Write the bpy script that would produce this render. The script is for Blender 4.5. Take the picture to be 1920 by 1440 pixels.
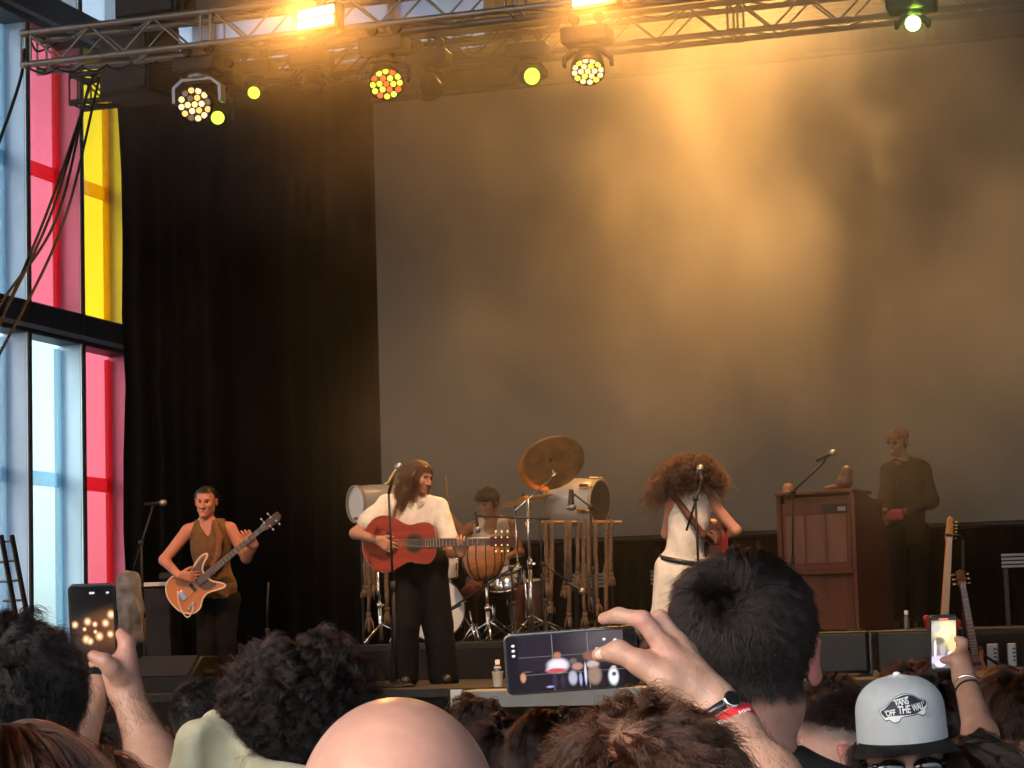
import bpy, bmesh, math, random
import numpy as np
from mathutils import Vector, Matrix, Quaternion
random.seed(7); rng = np.random.default_rng(7)
for _o in list(bpy.data.objects): bpy.data.objects.remove(_o)
S = bpy.context.scene
COL = S.collection
R = math.radians

# ------------------------------------------------------------------ camera
F = 4270.0                                   # focal length in photo pixels (1920 wide)
CAM = Vector((0, 0, 1.75))
YAW, PITCH, ROLL = R(17.3), R(6.08), R(1.7)
FWD = Vector((-math.sin(YAW)*math.cos(PITCH), math.cos(YAW)*math.cos(PITCH), math.sin(PITCH)))
_r0 = FWD.cross(Vector((0, 0, 1))).normalized(); _u0 = _r0.cross(FWD).normalized()
RGT = _r0*math.cos(ROLL) - _u0*math.sin(ROLL)
UPV = _u0*math.cos(ROLL) + _r0*math.sin(ROLL)
cam_data = bpy.data.cameras.new('camera'); cam_ob = bpy.data.objects.new('camera', cam_data); COL.objects.link(cam_ob)
_m = Matrix((RGT, UPV, -FWD)).transposed().to_4x4(); _m.translation = CAM
cam_ob.matrix_world = _m
cam_data.sensor_width = 36; cam_data.lens = F/1920*36; cam_data.clip_start = 0.05; cam_data.clip_end = 3000
S.camera = cam_ob

# ------------------------------------------------------------------ world, sun, exposure
world = bpy.data.worlds.new('World'); S.world = world; world.use_nodes = True
_nt = world.node_tree; _nt.nodes.clear()
_sky = _nt.nodes.new('ShaderNodeTexSky'); _sky.sky_type = 'NISHITA'; _sky.sun_disc = False
SUN_EL, SUN_AZ = R(38), R(-148)              # azimuth measured from +Y towards +X; the sun stands behind the audience
_sky.sun_elevation = SUN_EL; _sky.sun_rotation = SUN_AZ; _sky.dust_density = 3.0; _sky.air_density = 1.0; _sky.ozone_density = 1.0
_bg = _nt.nodes.new('ShaderNodeBackground'); _bg.inputs[1].default_value = 0.15
_wo = _nt.nodes.new('ShaderNodeOutputWorld')
_nt.links.new(_sky.outputs[0], _bg.inputs[0]); _nt.links.new(_bg.outputs[0], _wo.inputs[0])
sun_data = bpy.data.lights.new('sun', 'SUN'); sun_data.energy = 0.55; sun_data.angle = R(25); sun_data.color = (1.0, 0.93, 0.84)
sun_ob = bpy.data.objects.new('sun', sun_data); COL.objects.link(sun_ob)
_sd = Vector((math.sin(SUN_AZ)*math.cos(SUN_EL), math.cos(SUN_AZ)*math.cos(SUN_EL), math.sin(SUN_EL)))
sun_ob.rotation_euler = (-_sd).to_track_quat('-Z', 'Y').to_euler(); sun_ob.location = _sd*60
S.view_settings.view_transform = 'Standard'; S.view_settings.look = 'None'
S.view_settings.exposure = 1.8; S.view_settings.gamma = 1.0; S.view_settings.use_curve_mapping = False
S.render.engine = 'CYCLES'
S.cycles.use_denoising = True
S.cycles.max_bounces = 4; S.cycles.diffuse_bounces = 2; S.cycles.glossy_bounces = 2; S.cycles.transmission_bounces = 3
S.cycles.use_adaptive_sampling = True; S.cycles.adaptive_threshold = 0.03; S.cycles.adaptive_min_samples = 12
S.cycles.transparent_max_bounces = 10; S.cycles.volume_bounces = 0
S.cycles.sample_clamp_indirect = 4.0; S.cycles.sample_clamp_direct = 0.0
S.cycles.caustics_reflective = False; S.cycles.caustics_refractive = False
S.cycles.volume_step_rate = 1.5; S.cycles.volume_max_steps = 64

# ------------------------------------------------------------------ photo pixel -> place
def ray(px, py): return FWD + RGT*((px-960)/F) + UPV*((720-py)/F)
def at(px, py, Z): return CAM + ray(px, py)*Z                 # Z metres along the view axis
def aty(px, py, Y): d = ray(px, py); return CAM + d*(Y/d.y)     # on the plane y = Y
def atz(px, py, z): d = ray(px, py); return CAM + d*((z-CAM.z)/d.z)
def zdepth(p): return (Vector(p)-CAM).dot(FWD)
FLOOR, RISER = 1.33, 1.63                                      # stage deck and riser heights

# ------------------------------------------------------------------ materials
MATS = {}
def mat(name, col, rough=0.6, metal=0.0, var=0.0, scale=8.0, bump=0.0, bscale=None, spec=0.5, coat=0.0, sheen=0.0, col2=None,
        emit=None, estr=0.0, attr=None, sss=0.0, stretch=None, rvar=0.0):
    if name in MATS: return MATS[name]
    m = bpy.data.materials.new(name); m.use_nodes = True; nt = m.node_tree; N = nt.nodes; L = nt.links
    b = N['Principled BSDF']; I = b.inputs
    I['Base Color'].default_value = (*col, 1); I['Roughness'].default_value = rough; I['Metallic'].default_value = metal
    I['Specular IOR Level'].default_value = spec; I['Coat Weight'].default_value = coat; I['Coat Roughness'].default_value = 0.15
    I['Sheen Weight'].default_value = sheen
    if sss: I['Subsurface Weight'].default_value = sss; I['Subsurface Radius'].default_value = (1, .35, .2); I['Subsurface Scale'].default_value = 0.008
    if emit: I['Emission Color'].default_value = (*emit, 1); I['Emission Strength'].default_value = estr
    if var or bump or attr or rvar:
        tc = N.new('ShaderNodeTexCoord'); src = tc.outputs['Object']
        if stretch:
            mp = N.new('ShaderNodeMapping'); mp.inputs['Scale'].default_value = stretch; L.new(src, mp.inputs['Vector']); src = mp.outputs['Vector']
        ns = N.new('ShaderNodeTexNoise'); ns.inputs['Scale'].default_value = scale; ns.inputs['Detail'].default_value = 5
        L.new(src, ns.inputs['Vector'])
        base = None
        if attr:
            at_ = N.new('ShaderNodeVertexColor'); at_.layer_name = attr; base = at_.outputs['Color']
        if var or col2:
            mx = N.new('ShaderNodeMix'); mx.data_type = 'RGBA'
            if col2 is None and base is None:
                mx.inputs['A'].default_value = (*[c*(1-var) for c in col], 1); mx.inputs['B'].default_value = (*[min(1, c*(1+var)) for c in col], 1)
            elif base is not None:
                mx.blend_type = 'MULTIPLY'; mx.inputs['Factor'].default_value = 1.0
                cr = N.new('ShaderNodeMapRange'); cr.inputs['From Min'].default_value = 0.3; cr.inputs['From Max'].default_value = 0.7
                cr.inputs['To Min'].default_value = 1-var; cr.inputs['To Max'].default_value = 1+var*0.4
                L.new(ns.outputs['Fac'], cr.inputs['Value']); L.new(base, mx.inputs['A']); L.new(cr.outputs['Result'], mx.inputs['B'])
            else:
                mx.inputs['A'].default_value = (*col, 1); mx.inputs['B'].default_value = (*col2, 1)
            if base is None:
                cr = N.new('ShaderNodeMapRange'); cr.inputs['From Min'].default_value = 0.33; cr.inputs['From Max'].default_value = 0.67
                L.new(ns.outputs['Fac'], cr.inputs['Value']); L.new(cr.outputs['Result'], mx.inputs['Factor'])
            L.new(mx.outputs['Result'], I['Base Color'])
        elif base is not None: L.new(base, I['Base Color'])
        if rvar:
            rr = N.new('ShaderNodeMapRange'); rr.inputs['To Min'].default_value = max(0, rough-rvar); rr.inputs['To Max'].default_value = min(1, rough+rvar)
            L.new(ns.outputs['Fac'], rr.inputs['Value']); L.new(rr.outputs['Result'], I['Roughness'])
        if bump:
            n2 = ns
            if bscale:
                n2 = N.new('ShaderNodeTexNoise'); n2.inputs['Scale'].default_value = bscale; n2.inputs['Detail'].default_value = 4; L.new(src, n2.inputs['Vector'])
            bp = N.new('ShaderNodeBump'); bp.inputs['Strength'].default_value = bump; bp.inputs['Distance'].default_value = 0.01
            L.new(n2.outputs['Fac'], bp.inputs['Height']); L.new(bp.outputs['Normal'], I['Normal'])
    MATS[name] = m; return m
def mat_emit(name, col, s):
    if name in MATS: return MATS[name]
    m = bpy.data.materials.new(name); m.use_nodes = True; nt = m.node_tree; nt.nodes.clear()
    e = nt.nodes.new('ShaderNodeEmission'); e.inputs[0].default_value = (*col, 1); e.inputs[1].default_value = s
    o = nt.nodes.new('ShaderNodeOutputMaterial'); nt.links.new(e.outputs[0], o.inputs[0]); MATS[name] = m; return m
def mat_pane(name, col, clear, dirt=0.15):
    """tinted translucent glazing: a clear and a milky share, with grime"""
    m = bpy.data.materials.new(name); m.use_nodes = True; nt = m.node_tree; N = nt.nodes; L = nt.links; N.clear()
    tc = N.new('ShaderNodeTexCoord'); mp = N.new('ShaderNodeMapping'); mp.inputs['Scale'].default_value = (1, 1, .25); L.new(tc.outputs['Object'], mp.inputs[0])
    ns = N.new('ShaderNodeTexNoise'); ns.inputs['Scale'].default_value = 3.0; ns.inputs['Detail'].default_value = 6; L.new(mp.outputs[0], ns.inputs['Vector'])
    mx = N.new('ShaderNodeMix'); mx.data_type = 'RGBA'; mx.inputs['A'].default_value = (*[c*(1-dirt) for c in col], 1); mx.inputs['B'].default_value = (*col, 1)
    L.new(ns.outputs['Fac'], mx.inputs['Factor'])
    t = N.new('ShaderNodeBsdfTranslucent'); p = N.new('ShaderNodeBsdfTransparent'); g = N.new('ShaderNodeBsdfGlossy'); g.inputs['Roughness'].default_value = 0.12
    L.new(mx.outputs['Result'], t.inputs[0]); L.new(mx.outputs['Result'], p.inputs[0])
    a = N.new('ShaderNodeMixShader'); a.inputs[0].default_value = clear; L.new(t.outputs[0], a.inputs[1]); L.new(p.outputs[0], a.inputs[2])
    c = N.new('ShaderNodeMixShader'); c.inputs[0].default_value = .04; L.new(a.outputs[0], c.inputs[1]); L.new(g.outputs[0], c.inputs[2])
    o = N.new('ShaderNodeOutputMaterial'); L.new(c.outputs[0], o.inputs[0]); return m

M_black = mat('black_metal', (.018, .018, .019), .45, .6, var=.3, scale=20)
M_blackplastic = mat('black_plastic', (.011, .011, .012), .55, 0, var=.25, scale=30, spec=.25)
M_rubber = mat('black_rubber', (.015, .015, .015), .8)
M_chrome = mat('chrome', (.75, .75, .76), .16, 1.0, rvar=.08, scale=12)
M_alu = mat('truss_aluminium', (.30, .28, .265), .45, .85, var=.25, scale=14, rvar=.15)
M_gold = mat('gold_hardware', (.80, .52, .18), .25, 1.0)
M_drape = mat('black_drape', (.007, .0065, .006), .95, 0, var=.35, scale=2.5, bump=.4, bscale=260, spec=.1, sheen=.05)
M_screen = mat('screen_cloth', (.175, .155, .125), .85, 0, var=.06, scale=1.2, spec=.2)
M_deck = mat('stage_deck', (.012, .0105, .0095), .7, 0, var=.45, scale=5, bump=.2, rvar=.2)
M_riserfront = mat('riser_front', (.009, .007, .006), .95, 0, var=.3, scale=7)
M_concrete = mat('concrete', (.22, .215, .205), .9, 0, var=.2, scale=3, bump=.2)
M_asphalt = mat('asphalt', (.16, .155, .15), .9, 0, var=.25, scale=2, bump=.3, bscale=60)
M_greywall = mat('grey_cladding', (.20, .205, .215), .6, 0.2, var=.15, scale=1.5)
M_fin = mat('grey_blue_fin', (.42, .48, .58), .38, .2, var=.18, scale=2.5, stretch=(1, 1, .3), rvar=.2)
M_frame = mat('dark_window_frame', (.045, .048, .052), .5, .4, var=.2, scale=6)
M_edge = mat('pale_frame_edge', (.62, .62, .62), .4, .3)
M_roof = mat('roof_deck', (.11, .11, .115), .8, 0, var=.2, scale=1.5)
M_rail = {}

# ------------------------------------------------------------------ object helpers
TM = {}                                                       # matrices of the thing empties
def thing(name, label, cat, loc=(0, 0, 0), rotz=0.0, group=None):
    o = bpy.data.objects.new(name, None); COL.objects.link(o); o.empty_display_size = .1
    M = Matrix.Translation(Vector(loc)) @ Matrix.Rotation(rotz, 4, 'Z'); o.matrix_world = M; TM[o.name] = M
    o['label'] = label; o['category'] = cat
    if group: o['group'] = group
    return o
def tag(o, label=None, cat=None, group=None, kind=None):
    if label: o['label'] = label
    if cat: o['category'] = cat
    if group: o['group'] = group
    if kind: o['kind'] = kind
    return o
def pmat(p):
    M = Matrix.Identity(4)
    while p is not None:
        M = (TM[p.name] if p.name in TM else p.matrix_basis) @ M if p.parent is None else p.matrix_parent_inverse @ p.matrix_basis @ M
        p = p.parent
    return M
def link(name, data, parent=None, world=False, M=None):
    """world=True: the mesh is in world coordinates although it hangs under a parent"""
    o = bpy.data.objects.new(name, data); COL.objects.link(o)
    if parent is not None:
        o.parent = parent
        if world:
            chain = []; p = parent
            while p is not None: chain.append(p); p = p.parent
            W = Matrix.Identity(4)
            for q in reversed(chain): W = W @ (q.matrix_parent_inverse @ q.matrix_basis if q.parent else TM.get(q.name, q.matrix_basis))
            o.matrix_parent_inverse = W.inverted()
    if M is not None: o.matrix_basis = M
    return o
def me_from(bm, name, m, smooth=False):
    me = bpy.data.meshes.new(name); bm.normal_update(); bm.to_mesh(me); bm.free()
    if m is not None:
        for mm in (m if isinstance(m, (list, tuple)) else [m]): me.materials.append(mm)
    if smooth: me.polygons.foreach_set('use_smooth', [True]*len(me.polygons))
    return me
def obj(name, bm, m, parent=None, world=True, smooth=False): return link(name, me_from(bm, name, m, smooth), parent, world)
def frame_of(d):
    d = Vector(d).normalized(); a = Vector((0, 0, 1)) if abs(d.z) < .95 else Vector((1, 0, 0))
    x = a.cross(d).normalized(); return Matrix((x, d.cross(x), d)).transposed()
def add_box(bm, c, s, rot=None, bev=0.0, midx=0):
    """box of full size s about c; rot: 3x3"""
    r = bmesh.ops.create_cube(bm, size=1.0); vs = r['verts']
    M = Matrix.Translation(Vector(c)) @ (rot.to_4x4() if rot is not None else Matrix.Identity(4)) @ Matrix.Diagonal((*s, 1))
    bmesh.ops.transform(bm, matrix=M, verts=vs)
    fs = {f for v in vs for f in v.link_faces}
    for f in fs: f.material_index = midx
    if bev > 0:
        es = list({e for v in vs for e in v.link_edges})
        r = bmesh.ops.bevel(bm, geom=es, offset=bev, segments=2, affect='EDGES', profile=.5)
        for f in r['faces']: f.material_index = midx
def add_cyl(bm, a, b, r0, r1=None, seg=12, cap=True, midx=0):
    a, b = Vector(a), Vector(b); r1 = r0 if r1 is None else r1; Fm = frame_of(b-a)
    va, vb = [], []
    for i in range(seg):
        t = 2*math.pi*i/seg; e = Fm @ Vector((math.cos(t), math.sin(t), 0))
        va.append(bm.verts.new(a+e*r0)); vb.append(bm.verts.new(b+e*r1))
    for i in range(seg):
        j = (i+1) % seg; f = bm.faces.new((va[i], va[j], vb[j], vb[i])); f.smooth = True; f.material_index = midx
    if cap:
        f = bm.faces.new(va[::-1]); f.material_index = midx; f = bm.faces.new(vb); f.material_index = midx
def add_tube(bm, pts, r, seg=8, midx=0, caps=True):
    pts = [Vector(p) for p in pts]; n = len(pts); rs = r if isinstance(r, (list, tuple)) else [r]*n
    rings = []; up = None
    for i, p in enumerate(pts):
        d = (pts[min(i+1, n-1)]-pts[max(i-1, 0)]).normalized()
        if up is None: x = frame_of(d).col[0]
        else: x = (up - d*up.dot(d)).normalized()
        up = x; y = d.cross(x)
        rings.append([bm.verts.new(p + (x*math.cos(2*math.pi*k/seg)+y*math.sin(2*math.pi*k/seg))*rs[i]) for k in range(seg)])
    for a, b in zip(rings, rings[1:]):
        for k in range(seg):
            f = bm.faces.new((a[k], a[(k+1) % seg], b[(k+1) % seg], b[k])); f.smooth = True; f.material_index = midx
    if caps: bm.faces.new(rings[0][::-1]).material_index = midx; bm.faces.new(rings[-1]).material_index = midx
def add_lathe(bm, prof, o=(0, 0, 0), axis=(0, 0, 1), seg=24, midx=0, smooth=True, cap=True):
    """prof: list of (radius, height) along axis"""
    Fm = frame_of(axis); o = Vector(o); rings = []
    for r, h in prof:
        if r < 1e-5: rings.append([bm.verts.new(o + Fm @ Vector((0, 0, h)))])
        else: rings.append([bm.verts.new(o + Fm @ Vector((r*math.cos(2*math.pi*k/seg), r*math.sin(2*math.pi*k/seg), h))) for k in range(seg)])
    for a, b in zip(rings, rings[1:]):
        for k in range(seg):
            l = (k+1) % seg
            if len(a) == 1 and len(b) == 1: continue
            if len(a) == 1: f = bm.faces.new((a[0], b[l], b[k]))
            elif len(b) == 1: f = bm.faces.new((a[k], a[l], b[0]))
            else: f = bm.faces.new((a[k], a[l], b[l], b[k]))
            f.smooth = smooth; f.material_index = midx
    if cap:
        if len(rings[0]) > 1: bm.faces.new(rings[0][::-1]).material_index = midx
        if len(rings[-1]) > 1: bm.faces.new(rings[-1]).material_index = midx
def add_prism(bm, poly, y0, y1, M=None, midx=0, bev=0.0):
    """poly (x,z) extruded along y"""
    M = M or Matrix.Identity(4)
    a = [bm.verts.new(M @ Vector((x, y0, z))) for x, z in poly]; b = [bm.verts.new(M @ Vector((x, y1, z))) for x, z in poly]
    n = len(poly); fs = [bm.faces.new(a), bm.faces.new(b[::-1])]
    for i in range(n): fs.append(bm.faces.new((a[(i+1) % n], a[i], b[i], b[(i+1) % n])))
    for f in fs: f.material_index = midx
    if bev:
        es = [e for f in fs[:2] for e in f.edges]
        r = bmesh.ops.bevel(bm, geom=es, offset=bev, segments=2, affect='EDGES', profile=.5)
        for f in r['faces']: f.material_index = midx; f.smooth = True
    bmesh.ops.recalc_face_normals(bm, faces=bm.faces)
def NB(): return bmesh.new()
def box_obj(name, c, s, m, parent=None, rot=None, bev=0.0): bm = NB(); add_box(bm, c, s, rot, bev); return obj(name, bm, m, parent)
_unit = {}
def rod(name, a, b, r, m, parent, seg=10):
    """a cylinder sharing one unit mesh per material"""
    k = (m.name, seg)
    if k not in _unit:
        bm = NB(); add_cyl(bm, (0, 0, 0), (0, 0, 1), 1, 1, seg); _unit[k] = me_from(bm, 'rod', m)
    a, b = Vector(a), Vector(b); d = b-a
    M = Matrix.Translation(a) @ frame_of(d).to_4x4() @ Matrix.Diagonal((r, r, d.length, 1))
    return link(name, _unit[k], parent, True, M)
_shared = {}
def inst(name, key, make, m, parent, M):
    """a piece that shares its mesh with its look-alikes; M places it in the world"""
    if key not in _shared: bm = NB(); make(bm); _shared[key] = me_from(bm, name, m)
    return link(name, _shared[key], parent, True, M)
def place(pos, zdir=(0, 0, 1), s=1.0): return Matrix.Translation(Vector(pos)) @ frame_of(zdir).to_4x4() @ Matrix.Scale(s, 4)
def struct(name, bm, m, label=None): return tag(obj(name, bm, m), label=label, kind='structure')
def spot(name, parent, pos, target, col, power, deg, blend=.5, rad=.08):
    l = bpy.data.lights.new(name, 'SPOT'); l.energy = power; l.color = col; l.spot_size = R(deg); l.spot_blend = blend; l.shadow_soft_size = rad
    d = Vector(target)-Vector(pos)
    return link(name, l, parent, True, Matrix.Translation(Vector(pos)) @ d.to_track_quat('-Z', 'Y').to_matrix().to_4x4())
# ================================================================== THE SETTING
XW = -12.5                                    # inner face of the glazed side wall
bm = NB(); bmesh.ops.create_grid(bm, x_segments=2, y_segments=2, size=900); struct('ground', bm, M_asphalt, 'grey asphalt ground in and around the hall')
# hall: roof, rear wall, blind wall off frame; the end behind the audience is open to the sky
bm = NB(); add_box(bm, (1.5, 13.2, 10.25), (29, 29.6, .3)); struct('roof', bm, M_roof, 'dark roof deck above the stage and audience')
roof_ob = bpy.data.objects['roof']
for i in range(8):
    box_obj('roof_beam', (1.5, 0.5+3.7*i, 9.9), (28.4, .22, .4), M_roof, roof_ob)
bm = NB(); add_box(bm, (1.5, 3.2, 5.3), (28, 9.6, .25)); struct('lightblock', bm, M_roof, 'added unseen dark canopy over the audience')  # unseen slab added to keep daylight off the stage
bm = NB(); add_box(bm, (16.2, 13, 5), (.3, 29, 10)); struct('wall_right', bm, M_greywall, 'grey clad wall closing the hall')
# rear wall with a band of panes above the drape
bm = NB(); add_box(bm, (1.75, 27.2, 3.7), (28.5, .3, 7.4)); struct('wall_back', bm, M_greywall, 'grey clad wall behind the black drape')
wb = bpy.data.objects['wall_back']
P_blue = mat_pane('pale_blue_pane', (.74, .84, .90), .55)
P_cyan = mat_pane('cyan_pane', (.80, .95, .98), .8, .05)
P_red = mat_pane('red_pane', (.86, .38, .44), .62)
P_yel = mat_pane('yellow_pane', (.90, .76, .13), .62)
P_white = mat_pane('milky_pane', (.82, .88, .92), .6)
x = -12.5
k = 0
while x < 15.5:
    w = 1.3
    if k in (0, 1, 2):
        box_obj('pane', (x+w/2, 27.2, 8.75), (w-.1, .03, 2.6), P_blue, wb)
    else:
        box_obj('panel', (x+w/2, 27.2, 8.75), (w-.1, .06, 2.6), M_greywall, wb)
    box_obj('mullion', (x, 27.15, 8.75), (.1, .26, 2.7), M_fin, wb)
    x += w; k += 1

# glazed side wall: bays of coloured panes between deep fins
gw = thing('glass_wall', 'tall glazed side wall of red, yellow and pale blue panes between grey fins', 'wall', (XW, 18, 0))
Y1, BAY = 23.03, 1.22
bays = [-11, -10, -9, -8, -7, -6, -5, -4, -3, -2, -1, 0, 1, 2, 3]
cols_up = {-2: P_blue, -1: P_red, 0: P_yel, 1: P_blue, 2: P_red}
cols_lo = {-2: P_white, -1: P_cyan, 0: P_red, 1: P_yel}
def rail_mat(p):
    if p.name not in M_rail: M_rail[p.name] = mat_pane('rail_'+p.name, {P_red: (.86, .22, .26), P_yel: (.90, .68, .10)}.get(p, (.62, .76, .84)), .45)
    return M_rail[p.name]
for b in bays:
    ya, yb = Y1+b*BAY, Y1+(b+1)*BAY
    if yb > 27.1: break
    pu = cols_up.get(b, [P_blue, P_red, P_white, P_yel][b % 4]); pl = cols_lo.get(b, [P_white, P_yel, P_blue, P_red][b % 4])
    box_obj('pane', (XW-.06, (ya+yb)/2, 6.98), (.03, BAY-.07, 3.14), pu, gw)
    box_obj('pane', (XW-.06, (ya+yb)/2, 2.58), (.03, BAY-.07, 5.06), pl, gw)
    box_obj('pane', (XW-.06, (ya+yb)/2, 9.45), (.03, BAY-.07, 1.0), P_blue, gw)
    box_obj('rail', (XW-.035, (ya+yb)/2, 7.02), (.03, BAY-.07, .16), rail_mat(pu), gw)
    box_obj('rail', (XW-.035, (ya+yb)/2, 3.54), (.03, BAY-.07, .16), rail_mat(pl), gw)
    box_obj('jamb', (XW-.03, yb-.10, 6.98), (.045, .09, 3.04), rail_mat(pu), gw); box_obj('jamb', (XW-.03, yb-.10, 2.55), (.045, .09, 4.96), rail_mat(pl), gw)
    fin = box_obj('fin', (XW+.085, yb, 4.95), (.29, .07, 9.9), M_fin, gw, bev=.012)
    box_obj('fin_edge', (XW+.237, yb-.012, 4.95), (.012, .05, 9.9), M_edge, gw)
    box_obj('gasket', (XW+.25, yb+.02, 4.95), (.02, .03, 9.9), M_frame, gw)
for z, h, d in ((5.25, .36, .30), (8.72, .42, .36)):
    bm = NB(); add_box(bm, (XW+d/2-.05, (9+27)/2, z), (d, 18.0, h), bev=.02); obj('transom', bm, M_frame, gw)
    bm = NB(); add_box(bm, (XW+d-.045, (9+27)/2, z-h*.28), (.02, 17.9, .05)); obj('transom_lip', bm, M_fin, gw)
box_obj('sill', (XW, 18, .1), (.4, 18, .2), M_frame, gw)
# blind lower wall nearer the audience
bm = NB(); add_box(bm, (XW-.05, 3.6, 5), (.3, 10.6, 10)); struct('wall_left', bm, M_greywall, 'grey clad wall beside the audience')

# black drape with folds
def drape(name, x0, x1, y, z0, z1, amp, wl, m, label, top_slope=0.0, n=None, seed=1):
    r = random.Random(seed); n = n or int((x1-x0)/.06); bm = NB(); cols = []
    ph = 0.0
    for i in range(n+1):
        t = i/n; xx = x0+(x1-x0)*t; ph += (x1-x0)/n*2*math.pi/wl*(1+.5*math.sin(xx*2.1+seed)+.3*math.sin(xx*5.3))
        c = []
        for j in range(9):
            s = j/8; zz = z0+(z1+top_slope*(xx-x0)-z0)*s
            c.append(bm.verts.new((xx+.02*math.sin(zz*3+xx*5), y+amp*math.sin(ph)*(1-.35*s)+.02*math.sin(xx*9+zz*1.3), zz)))
        cols.append(c)
    for a, b in zip(cols, cols[1:]):
        for j in range(8): f = bm.faces.new((a[j], b[j], b[j+1], a[j+1])); f.smooth = True
    bmesh.ops.solidify(bm, geom=bm.faces[:], thickness=.006)
    return tag(obj(name, bm, m), label, 'curtain')
drape('stage_drape', -11.4, 3.5, 22.45, FLOOR+.01, 7.85, .05, .34, M_drape, 'black drape hanging full height behind the band')
drape('wing_drape', -11.04, -9.9, 21.6, FLOOR+.01, 7.45, .05, .3, M_drape, 'narrow black wing drape beside the coloured windows', seed=4)
sc = thing('projection_screen', 'large grey projection screen hung in front of the black drape', 'screen', (-3, 21.9, 2.55))
_a = aty(685, 195, 21.9); _b = aty(706, 900, 21.9)
box_obj('screen_cloth', ((-8.25+2.5)/2, 21.9, (2.6+_a.z)/2), (10.75, .015, _a.z-2.6), M_screen, sc)
for zz in (2.58, _a.z+.02): rod('batten', (-8.27, 21.9, zz), (2.52, 21.9, zz), .03, M_black, sc)

# stage: deck boards, fascia, riser
st = thing('stage', 'black stage deck in front of the audience', 'stage', (-4, 18, 0))
YF = 15.35
i = 0; xx = -11.2
while xx < 5:
    w = 1.0
    for yy, dd in ((YF, 2.0), (YF+2.0, 2.0), (YF+4.0, 2.0), (YF+6.0, 1.4)):
        inst('deck_panel', 'deck%d' % round(dd*10), lambda bm: add_box(bm, (0, 0, 0), (w-.008, dd-.008, .05), bev=.003), M_deck, st, Matrix.Translation((xx+w/2, yy+dd/2, FLOOR-.025)))
    xx += w; i += 1
box_obj('fascia', (-3.1, YF+.05, (FLOOR-.06)/2), (16.2, .06, FLOOR-.06), M_riserfront, st)
box_obj('edge_trim', (-3.1, YF-.008, FLOOR-.03), (16.2, .012, .055), M_black, st)
rs = thing('drum_riser', 'low dark riser under the drums and organ', 'platform', (-4.2, 20, FLOOR))
xa, xb = aty(640, 1205, 18.0).x, 1.5
n = int((xb-xa)/1.0)+1; w = (xb-xa)/n
for k in range(n):
    for yy in (18.0, 19.6):
        inst('riser_panel', 'riser', lambda bm: add_box(bm, (0, 0, 0), (w-.006, 1.6-.006, .05), bev=.003), M_deck, rs, Matrix.Translation((xa+(k+.5)*w, yy+.8, RISER-.025)))
box_obj('riser_skirt', ((xa+xb)/2, 18.02, (FLOOR+RISER-.05)/2), (xb-xa, .03, RISER-FLOOR-.05), M_riserfront, rs)
for k in range(n+1): box_obj('riser_leg', (xa+.03+k*(xb-xa-.06)/n, 18.1, (FLOOR+RISER-.05)/2), (.045, .045, RISER-FLOOR-.05), M_black, rs)
# pale platform in front of the stage edge
_l = aty(868, 1297, 14.9); _r = aty(1330, 1283, 14.9)
pf = thing('front_platform', 'pale grey platform strip in front of the stage below the guitarist', 'platform', ((_l.x+_r.x)/2, 14.9, 0))
M_pale = mat('pale_grey_paint', (.38, .39, .39), .6, 0, var=.1, scale=5, rvar=.1)
zt = .5*(_l.z+_r.z)
box_obj('platform_top', ((_l.x+_r.x)/2, 14.95, zt-.055), (_r.x-_l.x, .5, .11), M_pale, pf, bev=.006)
for k in range(5): box_obj('leg', (_l.x+.1+k*(_r.x-_l.x-.2)/4, 14.9, (zt-.11)/2), (.06, .06, zt-.11), M_black, pf)
box_obj('bracket', (_l.x+.03, 14.68, zt-.05), (.08, .03, .13), M_edge, pf)

# ------------------------------------------------------------------ trusses
def truss(label, x0, x1, Y, zb, g, r, joints, m, ph=0.0):
    t = thing('lighting_truss', label, 'truss', ((x0+x1)/2, Y, zb), group=None)
    c = {(a, b): (Y+(g if a else 0), zb+(g if b else 0)) for a in (0, 1) for b in (0, 1)}
    for (a, b), (y, z) in c.items(): rod('chord', (x0, y, z), (x1, y, z), r, m, t, 14)
    h = .26; xs = x0+.06; k = 0; js = sorted(joints)
    while xs+h < x1:
        nj = [j for j in js if xs < j < xs+h+.02]
        if nj:
            xs = nj[0]+.06; k = 0
            continue
        u, v = (0, 1) if k % 2 == 0 else (1, 0)
        for a in (0, 1): rod('brace', (xs, c[(a, 1-u)][0], c[(a, 1-u)][1]), (xs+h, c[(a, 1-v)][0], c[(a, 1-v)][1]), r*.36, m, t, 6)
        for b in (0, 1): rod('brace', (xs, c[(u, b)][0], c[(u, b)][1]), (xs+h, c[(v, b)][0], c[(v, b)][1]), r*.36, m, t, 6)
        xs += h; k += 1
    for j in js:
        for o in (-.04, .04):
            for a in (0, 1): rod('upright', (j+o, c[(a, 0)][0], zb), (j+o, c[(a, 0)][0], zb+g), r*.4, m, t, 6)
            for b in (0, 1): rod('upright', (j+o, Y, zb+g*b), (j+o, Y+g, zb+g*b), r*.4, m, t, 6)
        for (a, b), (y, z) in c.items(): rod('coupler', (j-.035, y, z), (j+.035, y, z), r*1.18, m, t, 12)
    return t
_p = aty(40, 122, 15.0); TX0, TZ = _p.x, _p.z
truss('grey aluminium front truss with cables, carrying the bright blinder', TX0, 2.5, 15.0, TZ, .243, .0255, [TX0+.04, aty(386, 90, 15).x, aty(957, 20, 15).x, aty(957, 20, 15).x+2.3], M_alu)
M_aludark = mat('truss_black', (.05, .048, .046), .5, .6, var=.3, scale=10)
_q = aty(132, 172, 17.4); truss('dark black painted truss behind the front one', _q.x, 2.5, 17.4, _q.z-.1, .243, .025, [_q.x+.03, -6.0, -3.5, -1.0], M_aludark)
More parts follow.
